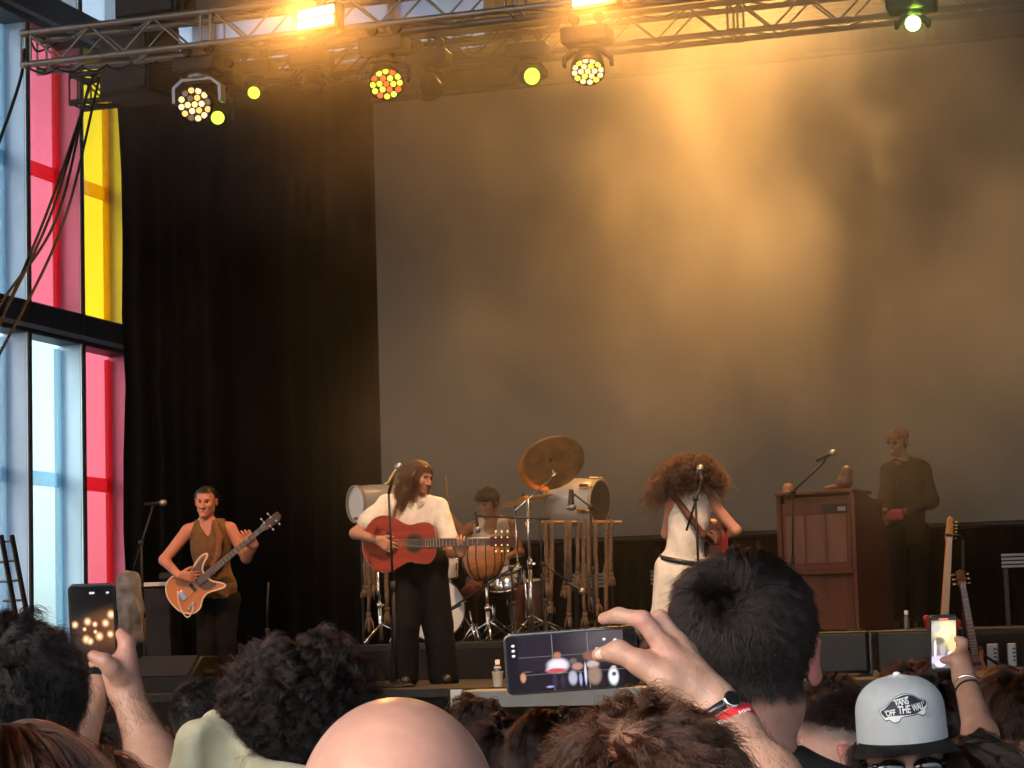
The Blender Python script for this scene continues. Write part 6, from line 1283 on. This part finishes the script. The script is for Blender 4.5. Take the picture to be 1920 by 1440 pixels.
P['pink'] = [(Q_(1205, 1162, -.03), .016), (mI, .02), (Q_(1132, 1160), .014), (Q_(1236, 1160), .014), (Q_(1122, 1228, -.02), .014), (Q_(1203, 1244, -.04), .018)]
arm_obj(P, s, .0027)
def nail(P, tip, along, out, sz=.0058):
    a = Vector(along).normalized(); o = Vector(out); o = (o-a*o.dot(a)).normalized(); sd = a.cross(o); q = Sdf(); q.ell(Vector(tip), (sz*.95, sz*1.25, sz*.34), np.array(Matrix((sd, a, o)).transposed()), .002); sobj('fingernail', q, .0012, mat('nail', (.52, .33, .27), .28, coat=.3), P['t'])
nail(P, Q_(1137, 1158, -.003), Q_(1132, 1160, .004)-Q_(1160, 1154, -.010), UPV*.6-FWD*.9); nail(P, Q_(1126, 1226, -.028), Q_(1122, 1228, -.020)-Q_(1160, 1222, -.030), -FWD+UPV*.25, .0066)
def arm_hair(P, n, seed, ok):
    V, Q, C = P['mesh']; rs_ = np.random.default_rng(seed); e1 = V[Q[:, 1]]-V[Q[:, 0]]; e2 = V[Q[:, 3]]-V[Q[:, 0]]; nn = np.cross(e1, e2); nn /= np.linalg.norm(nn, axis=1)[:, None]+1e-12; ctr = V[Q].mean(1); pick = np.where(ok(ctr))[0]
    if not len(pick): return
    i = rs_.choice(pick, n); p = ctr[i]+rs_.normal(size=(n, 3))*.001; d = nn[i]*.35+np.array(P['hairdir'])+rs_.normal(size=(n, 3))*.28; d -= nn[i]*np.minimum(0, (d*nn[i]).sum(1))[:, None]; d /= np.linalg.norm(d, axis=1)[:, None]; ln = .006+.007*rs_.random(n); T = np.linspace(0, 1, 4); Pp = p[:, None]+d[:, None]*(ln[:, None]*T)[..., None]-nn[i][:, None]*(.0025*T**2)[None, :, None]
    cv = bpy.data.hair_curves.new('arm_hair'); cv.add_curves([4]*n); cv.points.foreach_set('position', Pp.astype(np.float32).ravel()); cv.points.foreach_set('radius', np.tile(.00011*(1-.7*T), n).astype(np.float32)); cv.materials.append(H_lightbrown); link('arm_hair', cv, P['t'], True)
P['hairdir'] = V3((Q_(1338, 1318)-Q_(1440, 1468)).normalized()); _w = V3(Q_(1352, 1340, -.05)); arm_hair(P, 2600, 71, lambda c: ((c-_w) @ P['hairdir'] < -.01) & (np.linalg.norm(c-_w, axis=1) < .30))
def band(px, py, dz, r0, w, m, nm, th=.0022, lx=1.0):
    d_ = (Q_(1372, 1372, -.06)-wr).normalized(); bm = NB(); add_lathe(bm, [(r0, -w), (r0+th, -w), (r0+th, w), (r0, w)], Q_(px, py, dz), d_, 40, cap=False); return obj(nm, bm, m, P['t']), d_
M_redband = mat('red_wristband', (.62, .025, .035), .55)
rb, d_ = band(1366, 1362, -.057, .0318, .0090, M_redband, 'wristband'); wb_, _ = band(1351, 1338, -.050, .0300, .005, mat('steel_watch', (.06, .06, .065), .22, .7), 'watch_strap', .0035)
sdv = (-FWD+RGT*.45+UPV*.5); sdv = (sdv-d_*sdv.dot(d_)).normalized(); xx_ = sdv.cross(d_).normalized()
bm = NB(); add_lathe(bm, [(.0100, 0), (.0108, .0025), (.0100, .006), (.0088, .0068), (0, .0068)], Q_(1351, 1338, -.050)+sdv*.031, sdv, 24); wf = obj('watch_case', bm, M_chrome, wb_)
bm = NB(); add_lathe(bm, [(.0086, .0071), (0, .0073)], Q_(1351, 1338, -.050)+sdv*.031, sdv, 24, cap=False); obj('watch_face', bm, mat('watch_glass', (.01, .01, .012), .06, coat=.5), wf)
def on_band(bm, ang, along):
    for v in bm.verts:
        a = v.co.x/.0314+ang; p = Q_(1366, 1362, -.057)+d_*(v.co.y+along)+(sdv*math.cos(a)+xx_*math.sin(a))*(.0344+v.co.z); v.co = p
for tx, ang, sz in (('CANAL', .15, .0085), ('\u25CF', -.75, .008)):
    if tx == '\u25CF':
        bm = NB()
        for q in ((-.002, .001), (.002, .0015), (0, -.002)): add_lathe(bm, [(.0026, 0), (0, .0002)], (q[0], q[1], 0), (0, 0, 1), 10, cap=False)
    else: continue
    on_band(bm, ang, 0); obj('print', bm, mat('white_print', (.85, .85, .85), .6), rb)
bm = NB()
for k in range(6): add_box(bm, (-.008+.0032*k, 0, .0002), (.0016, .0042-.0012*(k % 2), .0002))
on_band(bm, .25, .0); obj('print', bm, mat('white_print', (.85, .85, .85), .6), rb)
def paint_land(u, v):
    C = np.zeros(u.shape+(3,))+np.array([.010, .007, .014]); g = smoothstep(.35, .75, u)*smoothstep(.35, .85, v); C += g[..., None]*np.array([.055, .045, .045])
    C[(u < .085)] = (.004, .003, .006); C[(u > .905)] = (.002, .002, .002); C[(v < .36) & (u > .085) & (u < .905)] *= .55
    for x in (.355, .63): C[np.abs(u-x) < .004] = np.array([.16, .15, .17])
    for y in (.62, .30): C[(np.abs(v-y) < .007) & (u > .085) & (u < .905)] = np.array([.10, .09, .11])
    blob(C, u, v, .115, .26, .022, .09, (.40, .17, .10)); blob(C, u, v, .15, .36, .03, .01, (.2, .1, .06))
    blob(C, u, v, .39, .44, .085, .13, (.52, .48, .55)); blob(C, u, v, .345, .37, .05, .05, (.45, .42, .5)); blob(C, u, v, .39, .62, .030, .065, (.30, .10, .06)); blob(C, u, v, .375, .35, .085, .045, (.34, .05, .05)); blob(C, u, v, .36, .17, .022, .13, (.02, .015, .03)); blob(C, u, v, .42, .15, .02, .12, (.02, .015, .03))
    blob(C, u, v, .32, .07, .03, .02, (.25, .22, .5)); blob(C, u, v, .50, .20, .035, .13, (.30, .28, .36)); blob(C, u, v, .54, .40, .045, .07, (.30, .15, .12)); blob(C, u, v, .64, .58, .055, .09, (.16, .07, .05)); blob(C, u, v, .66, .42, .05, .07, (.36, .28, .24)); blob(C, u, v, .67, .22, .055, .17, (.20, .13, .10)); blob(C, u, v, .60, .26, .009, .20, (.45, .45, .55)); blob(C, u, v, .56, .17, .012, .12, (.22, .24, .45)); blob(C, u, v, .51, .50, .03, .05, (.10, .08, .08))
    blob(C, u, v, .815, .18, .040, .16, (.55, .56, .60)); blob(C, u, v, .82, .22, .018, .04, (.04, .04, .06)); blob(C, u, v, .82, .34, .02, .03, (.4, .3, .28))
    rr = np.sqrt(((u-.845)*2.27)**2+(v-.80)**2); C[(rr < .045) & (rr > .026)] = (.75, .75, .75); C[rr < .014] = (.8, .8, .8)
    for x, y in ((.052, .84), (.052, .75), (.052, .66), (.76, .85), (.77, .71), (.70, .69)): blob(C, u, v, x, y, .012, .022, (.8, .8, .8))
    return C
phone('black phone held sideways in mid crowd showing the band on its screen', Q_(1072, 1238, .018), RGT+UPV*.072, UPV-FWD*.08, .1555, .0720, paint_land, 190, 90, case=mat('phone_steel', (.14, .14, .13), .25, .8), bez=.0032, strength=.55)
LATE_ARM['hairdir'] = V3((K_(236, 1296)-K_(288, 1430)).normalized()); _w2 = V3(K_(236, 1296)); arm_hair(LATE_ARM, 2400, 72, lambda c: ((c-_w2) @ LATE_ARM['hairdir'] < -.005) & (np.linalg.norm(c-_w2, axis=1) < .26) & (np.linalg.norm(np.cross(c-_w2, LATE_ARM['hairdir']), axis=1) < .06))
H_crowd = hair_mat('hair_crowd_brown', .86, .7)
# ---- heads in the middle distance
P = crowd('man with a cropped head and dark purple shirt turned to the right', 384, 1268, 6.9, FH*.75+LAT*.65, skin=(.42, .17, .15), vox=.009, shirt=('dark_purple', (.03, .015, .05)), hairthick=.006)
std_hair(P, 5000, .012, H_black, RF(.5, -.62, -.15), short, K=4, guides=300, lift=.5, width=.00065, seed=18, rad=(.079, .101, .091))
P = crowd('woman with her dark hair tied in a bun in front of the pale platform', 893, 1330, 7.0, FH, vox=.010, scalp=(.02, .012, .009), shirt=('rust_tee', (.12, .035, .025)))
std_hair(P, 9000, .10, H_crowd, RF(.4, -.7, -.3), comb_down((0, .6, -.9), 0), K=6, guides=500, lift=.1, width=.00065, seed=19)
hair(P['t'], P['W'](0, .05, .135), P['Hm'], (.045, .045, .04), 1500, .10, H_crowd, lambda u: np.ones(len(u)), comb_down((0, 0, 1)), name='hair_bun', K=7, guides=80, lift=.4, width=.00065, seed=20, curl=.01, curl_f=9)
P = crowd('person with smooth brown hair just right of the bald man', 938, 1346, 5.9, FH, vox=.009, scalp=(.03, .015, .01)); std_hair(P, 12000, .12, H_crowd, RF(.4, -.75, -.35), comb_down(), K=7, guides=700, lift=.3, grav=.3, width=.00065, seed=21)
P = crowd('balding person half hidden behind the messy haired man', 1018, 1342, 6.4, FH+LAT*-.3, vox=.009, skin=(.40, .20, .13), scalp=None); std_hair(P, 3000, .03, H_dark, lambda u: RF(.4, -.7, -.3)(u)*(u[:, 2] < .35), short, K=5, guides=500, width=.00065, seed=22)
P = crowd('person with rusty brown hair beside the messy haired man', 1052, 1326, 5.0, FH, vox=.009, scalp=(.04, .018, .01)); std_hair(P, 12000, .13, H_crowd, RF(.4, -.75, -.4), comb_down((0, 0, 1), .1), K=8, guides=700, lift=.4, grav=.25, width=.0008, seed=23)
P = crowd('brown haired person below the phone held upright', 204, 1344, 6.2, FH+LAT*.2, vox=.009, skin=(.42, .2, .15), scalp=(.03, .016, .01)); std_hair(P, 11000, .08, H_crowd, RF(.4, -.7, -.25), short, K=6, guides=700, lift=.5, width=.00065, seed=24)
P = crowd('dark haired person between the left arms and the cropped head', 286, 1372, 7.6, FH, vox=.010, skin=(.4, .18, .14)); std_hair(P, 8000, .10, H_dark, RF(.4, -.7, -.3), short, K=6, guides=500, lift=.4, width=.00065, seed=25)
# ---- right hand group
P = crowd('man in profile with short dark hair and stubble left of the white cap', 1572, 1288, 5.0, -LAT*.95+FH*.32, skin=(.46, .25, .19), vox=.006, stub=.5, sc=1.10, shirt=('black_tee', (.012, .012, .013)), scalp=(.05, .03, .024), scalp_fn=lambda q: .95*smoothstep(.012, .055, q[:, 2]+q[:, 1]*.25)*smoothstep(-.085, -.07, q[:, 1]+.3*np.maximum(0, q[:, 2]-.06)))
std_hair(P, 9000, lambda u: .010+.020*np.clip(u[:, 2]-.2, 0, 1), H_dark, lambda u: ((u[:, 2] > .35-.25*u[:, 1]) & (u[:, 1] > -.72)).astype(float), comb_down(), K=5, guides=900, lift=.4, width=.0006, seed=26, rad=(.080, .102, .092))
P = crowd('dark haired person between the tall man and the profile man', 1472, 1296, 6.4, FH+LAT*.2, vox=.009, skin=(.42, .2, .15)); std_hair(P, 10000, .06, H_dark, RF(.4, -.7, -.25), short, K=6, guides=700, lift=.5, width=.00065, seed=27)
P = crowd('curly dark haired person under the left floor monitor', 1560, 1276, 8.2, FH, vox=.011, skin=(.4, .2, .15)); std_hair(P, 9000, .09, H_dark, RF(.4, -.7, -.35), short, K=9, guides=700, lift=.8, width=.00065, seed=28, curl=.012, curl_f=18)
P = crowd('person with reddish brown hair behind the white cap', 1706, 1246, 7.0, FH, vox=.010, scalp=(.05, .022, .012)); std_hair(P, 11000, .09, H_crowd, RF(.4, -.75, -.35), short, K=7, guides=700, lift=.5, width=.00065, seed=29)
P = crowd('dark haired person between the white cap and the raised arm', 1764, 1262, 6.2, FH, vox=.010, scalp=(.02, .012, .009)); std_hair(P, 11000, .10, H_dark, RF(.4, -.75, -.35), short, K=7, guides=700, lift=.5, width=.00065, seed=30)
P = crowd('brown haired person in a blue shirt at the right edge', 1904, 1250, 5.9, FH+LAT*-.1, vox=.007, skin=(.50, .27, .20), shirt=('blue_shirt', (.045, .075, .13)), scalp=(.04, .02, .012)); std_hair(P, 12000, lambda u: .04+.05*np.clip(u[:, 2]+.1, 0, 1), hair_mat('hair_chestnut', .75, .75), RF(.4, -.72, -.2), comb_down((.1, .2, 1), 0), K=7, guides=500, lift=.35, grav=.2, width=.0007, seed=31)
# person with a raised phone on the right
ZR = 5.75; T_ = lambda px, py, dz=0.0: at(px, py, ZR+dz)
P = crowd('dark haired woman whose raised arm holds up a small bright phone', 1806, 1376, 4.75, -LAT*.5-FH*.4, vox=.007, skin=(.42, .23, .165), scalp=(.02, .012, .009), arms={'R': (T_(1862, 1490, -.45), T_(1808, 1268, -.05))}, shirt=('dark_grey_tee', (.03, .03, .032)))
std_hair(P, 12000, .20, H_dark, RF(.55, -.75, -.4), comb_down((0, -.2, 1), .2), K=8, guides=350, lift=.25, grav=.3, width=.0008, seed=32)
s = Sdf(); w_ = T_(1808, 1270, -.05); s.chain([P['SR'], T_(1866, 1500, -.5), T_(1838, 1380, -.22), w_], [.05, .046, .040, .027], .03); s.cap(w_, T_(1800, 1240, -.03), .026, .026, .02); s.cap(T_(1800, 1240, -.03), T_(1802, 1222, -.01), .022, .016, .012)
s.chain([T_(1803, 1226, -.01), T_(1806, 1204, .0), T_(1790, 1196, .012)], [.0135, .0115, .009], .008); s.chain([T_(1798, 1246, -.035), T_(1788, 1236, -.035), T_(1768, 1238, -.022)], [.015, .0125, .0095], .010)
for i in range(3): s.chain([T_(1800, 1232+8*i, .0), T_(1796, 1228+9*i, .03), T_(1772, 1226+9*i, .032)], [.012, .0105, .0085], .006)
arm_obj(P, s, .006)
d_ = (w_-T_(1838, 1380, -.22)).normalized()
for k, (px, py, r_) in enumerate(((1814, 1292, .0305), (1818, 1302, .031), (1813, 1283, .029))):
    bm = NB(); rr_ = [(r_+.002*math.cos(a), .0028*math.sin(a)) for a in np.linspace(0, 2*math.pi, 7)]; add_lathe(bm, rr_, T_(px, py, -.09 if k != 2 else -.075), d_+RGT*.15*(k-1), 28, cap=False); obj('bracelet', bm, [M_rubber, mat('brown_leather', (.10, .035, .015), .6), M_chrome][k], P['t'])
def paint_small(u, v):
    C = np.zeros(u.shape+(3,))+np.array([.10, .09, .09]); blob(C, u, v, .6, .72, .5, .22, (.75, .58, .28), 1.2); blob(C, u, v, .85, .5, .2, .2, (.45, .33, .16)); blob(C, u, v, .2, .8, .2, .1, (.30, .28, .26)); blob(C, u, v, .3, .55, .25, .08, (.10, .08, .06)); blob(C, u, v, .15, .40, .05, .18, (.6, .55, .6)); blob(C, u, v, .45, .38, .12, .12, (.25, .2, .2)); blob(C, u, v, .3, .20, .5, .08, (.35, .3, .55)); blob(C, u, v, .35, .12, .2, .05, (.8, .75, 1)); blob(C, u, v, .75, .3, .1, .06, (.5, .45, .45))
    C[v > .93] = (.01, .01, .01); blob(C, u, v, .5, .955, .2, .015, (1.0, .12, .10)); C[v < .045] = (.01, .01, .012); return C
phone('small phone held high at the right with a bright yellow picture', T_(1769, 1206, .01), RGT+UPV*.03, UPV-FWD*.1, .0700, .146, paint_small, 40, 80, strength=.75)
# ---- person in the white fronted cap
CP = crowd('person facing us in a white fronted cap with a skateboard shaped emblem', 1690, 1312, 4.0, -FH*.985-LAT*.07-ZU*.06, skin=(.50, .27, .21), vox=.006, sc=.92, shirt=('black_tee', (.012, .012, .013)), hairthick=0.0, up=ZU-LAT*.045)
std_hair(CP, 5000, .05, H_dark, lambda u: RF(.9, -.7, -.12)(u)*(u[:, 2] < .2), short, K=6, guides=500, lift=.3, width=.0007, seed=33)
Hc = CP['Hm']; cc = CP['W'](0, .008, .045)
HT_ = .116
def dome(phi, t, off=0.0):
    a = .0785; k = 1.0 if t < .45 else math.sqrt(max(0, 1-((t-.45)/.55)**2.4)); k = k*(1-.05*t); fr = 1.0
    p = Vector(((a*k+off)*math.sin(phi)*1.0, -(.101*k+off)*math.cos(phi)*(1 if math.cos(phi) > 0 else .95), HT_*t+off*.4)); return cc+Hc @ p
def dome_patch(f0, f1, nf, nt, off=0.0):
    bm = NB(); g_ = [[bm.verts.new(dome(f0+(f1-f0)*i/nf, min(j/nt, .999), off)) for j in range(nt+1)] for i in range(nf+1)]
    for i in range(nf):
        for j in range(nt): f = bm.faces.new((g_[i][j], g_[i+1][j], g_[i+1][j+1], g_[i][j+1])); f.smooth = True
    bmesh.ops.solidify(bm, geom=bm.faces[:], thickness=-.0025); return bm
bm = dome_patch(-1.45, 1.45, 28, 22, .002); cap_ = obj('cap_front', bm, cloth('cap_white', (.78, .82, .84), var=.04, bump=.08), CP['t'])
bm = dome_patch(1.44, 2*math.pi-1.44, 28, 16); obj('cap_mesh_back', bm, mat('cap_black', (.014, .014, .015), .85, bump=.5, bscale=400, var=.2), CP['t'])
bm = NB(); n1, n2 = 24, 8; g_ = []
for i in range(n1+1):
    ph = -1.25+2.5*i/n1; row = []
    for j in range(n2+1):
        u_ = j/n2; p = dome(ph, 0.0, .003); out_ = Hc @ Vector((math.sin(ph)*.4, -math.cos(ph*.72), 0)); row.append(bm.verts.new(p+out_*.068*u_*math.cos(ph*.62)+Hc @ Vector((0, 0, -.009*u_-.016*u_*(math.sin(ph)**2)+.004))))
    g_.append(row)
for i in range(n1):
    for j in range(n2): f = bm.faces.new((g_[i][j], g_[i+1][j], g_[i+1][j+1], g_[i][j+1])); f.smooth = True
bmesh.ops.solidify(bm, geom=bm.faces[:], thickness=.004); obj('cap_brim', bm, MATS['cap_black'], CP['t'])
bm = NB(); add_lathe(bm, [(.007, 0), (.006, .004), (0, .006)], dome(0, .999), Hc @ Vector((0, 0, 1)), 12); obj('cap_button', bm, MATS['cap_white'], cap_)
EMC = (0.0, .066)
def on_cap(bm, off, rot=R(3.0)):
    cr, sr = math.cos(rot), math.sin(rot)
    for v in bm.verts:
        x, y, z = v.co.x*cr-v.co.y*sr, v.co.x*sr+v.co.y*cr, v.co.z; v.co = dome(x/.084, max(0.0, (EMC[1]+y)/HT_), .002+off+z)
def patch(poly, off, m, nm='emblem', parent=None):
    bm = NB(); f = bm.faces.new([bm.verts.new((x, y, 0)) for x, y in poly]); bmesh.ops.triangulate(bm, faces=[f])
    bmesh.ops.subdivide_edges(bm, edges=bm.edges[:], cuts=2, use_grid_fill=True); bmesh.ops.triangulate(bm, faces=bm.faces[:]); on_cap(bm, off); return obj(nm, bm, m, parent or cap_)
S_ = .00105/7.2*.98
raw = [(480, 625), (500, 595), (560, 570), (610, 530), (660, 492), (720, 465), (790, 448), (860, 445), (930, 455), (990, 480), (1050, 520), (1110, 542), (1142, 575), (1146, 605), (1125, 650), (1105, 665), (1102, 700), (1070, 726), (1020, 728), (985, 705), (900, 712), (800, 715), (760, 725), (735, 760), (690, 775), (640, 765), (605, 735), (560, 742), (520, 700)]
cx_, cy_ = 812, 606; EP = [((x-cx_)*S_, (cy_-y)*S_) for x, y in raw]; EP = closed_outline(EP)
def shrink(P_, d):
    out = []; n = len(P_); ar = sum(P_[i][0]*P_[(i+1) % n][1]-P_[(i+1) % n][0]*P_[i][1] for i in range(n)); sg = 1 if ar > 0 else -1
    for i in range(n):
        a, b = Vector(P_[i-1]), Vector(P_[(i+1) % n]); t_ = (b-a).normalized(); out.append((P_[i][0]-t_.y*sg*d*1, P_[i][1]+t_.x*sg*d*1))
    return out
M_navy = mat('emblem_navy', (.012, .016, .035), .6); M_emw = mat('emblem_white', (.74, .76, .74), .6)
em = patch(EP, .0006, M_navy, 'emblem'); patch(shrink(EP, .0014), .0011, M_emw, 'emblem_line', em)
deck = [(505, 628), (570, 588), (660, 512), (740, 480), (860, 462), (960, 482), (1040, 535), (1110, 562), (1122, 590), (1100, 620), (960, 690), (830, 695), (720, 690), (600, 690), (560, 700)]
patch(closed_outline([((x-cx_)*S_, (cy_-y)*S_) for x, y in deck]), .0016, M_navy, 'emblem_field', em)
for wx, wy, wr_ in ((672, 735, 34), (1042, 692, 30)):
    c2 = ((wx-cx_)*S_, (cy_-wy)*S_); patch([(c2[0]+wr_*S_*math.cos(a), c2[1]+wr_*S_*math.sin(a)) for a in np.linspace(0, 2*math.pi, 15)[:-1]], .0022, M_emw, 'emblem_wheel', em)
for tx, x, y, size, ang, wd in (('VANS', 790, 538, 84, 4, .74), ("'OFF", 628, 655, 78, 6, .76), ('THE', 808, 634, 104, 2, .70), ("WALL'", 1000, 620, 92, 9, .56)):
    bm = text_bm(tx, size*S_*1.25, .0002, True, .92); M2 = Matrix.Translation(((x-cx_)*S_, (cy_-y)*S_, 0)) @ Matrix.Rotation(R(ang-3), 4, 'Z') @ Matrix.Diagonal((wd, 1, 1, 1)); bmesh.ops.transform(bm, matrix=M2, verts=bm.verts); on_cap(bm, .0022); obj('lettering', bm, M_emw, em)
bm = NB(); a1, a2 = (680, 498), (890, 478)
patch([((x-cx_)*S_, (cy_-y)*S_) for x, y in ((676, 512), (890, 482), (892, 492), (680, 522))], .0023, M_emw, 'emblem_bar', em)
# sunglasses under the brim
W = CP['W']; Hh = CP['Hm']; s = Sdf(); [s.ell(W(g*.034, -.100, .004), (.028, .010, .020), np.array(Hh), .006) for g in (-1, 1)]; s.cap(W(-.062, -.086, .012), W(.062, -.086, .012), .005, .005, .004); [s.cap(W(g*.062, -.086, .012), W(g*.082, .0, .010), .0045, .004, .004) for g in (-1, 1)]; sobj('sunglasses', s, .004, mat('black_lens', (.01, .01, .01), .12, coat=.5), CP['t'])
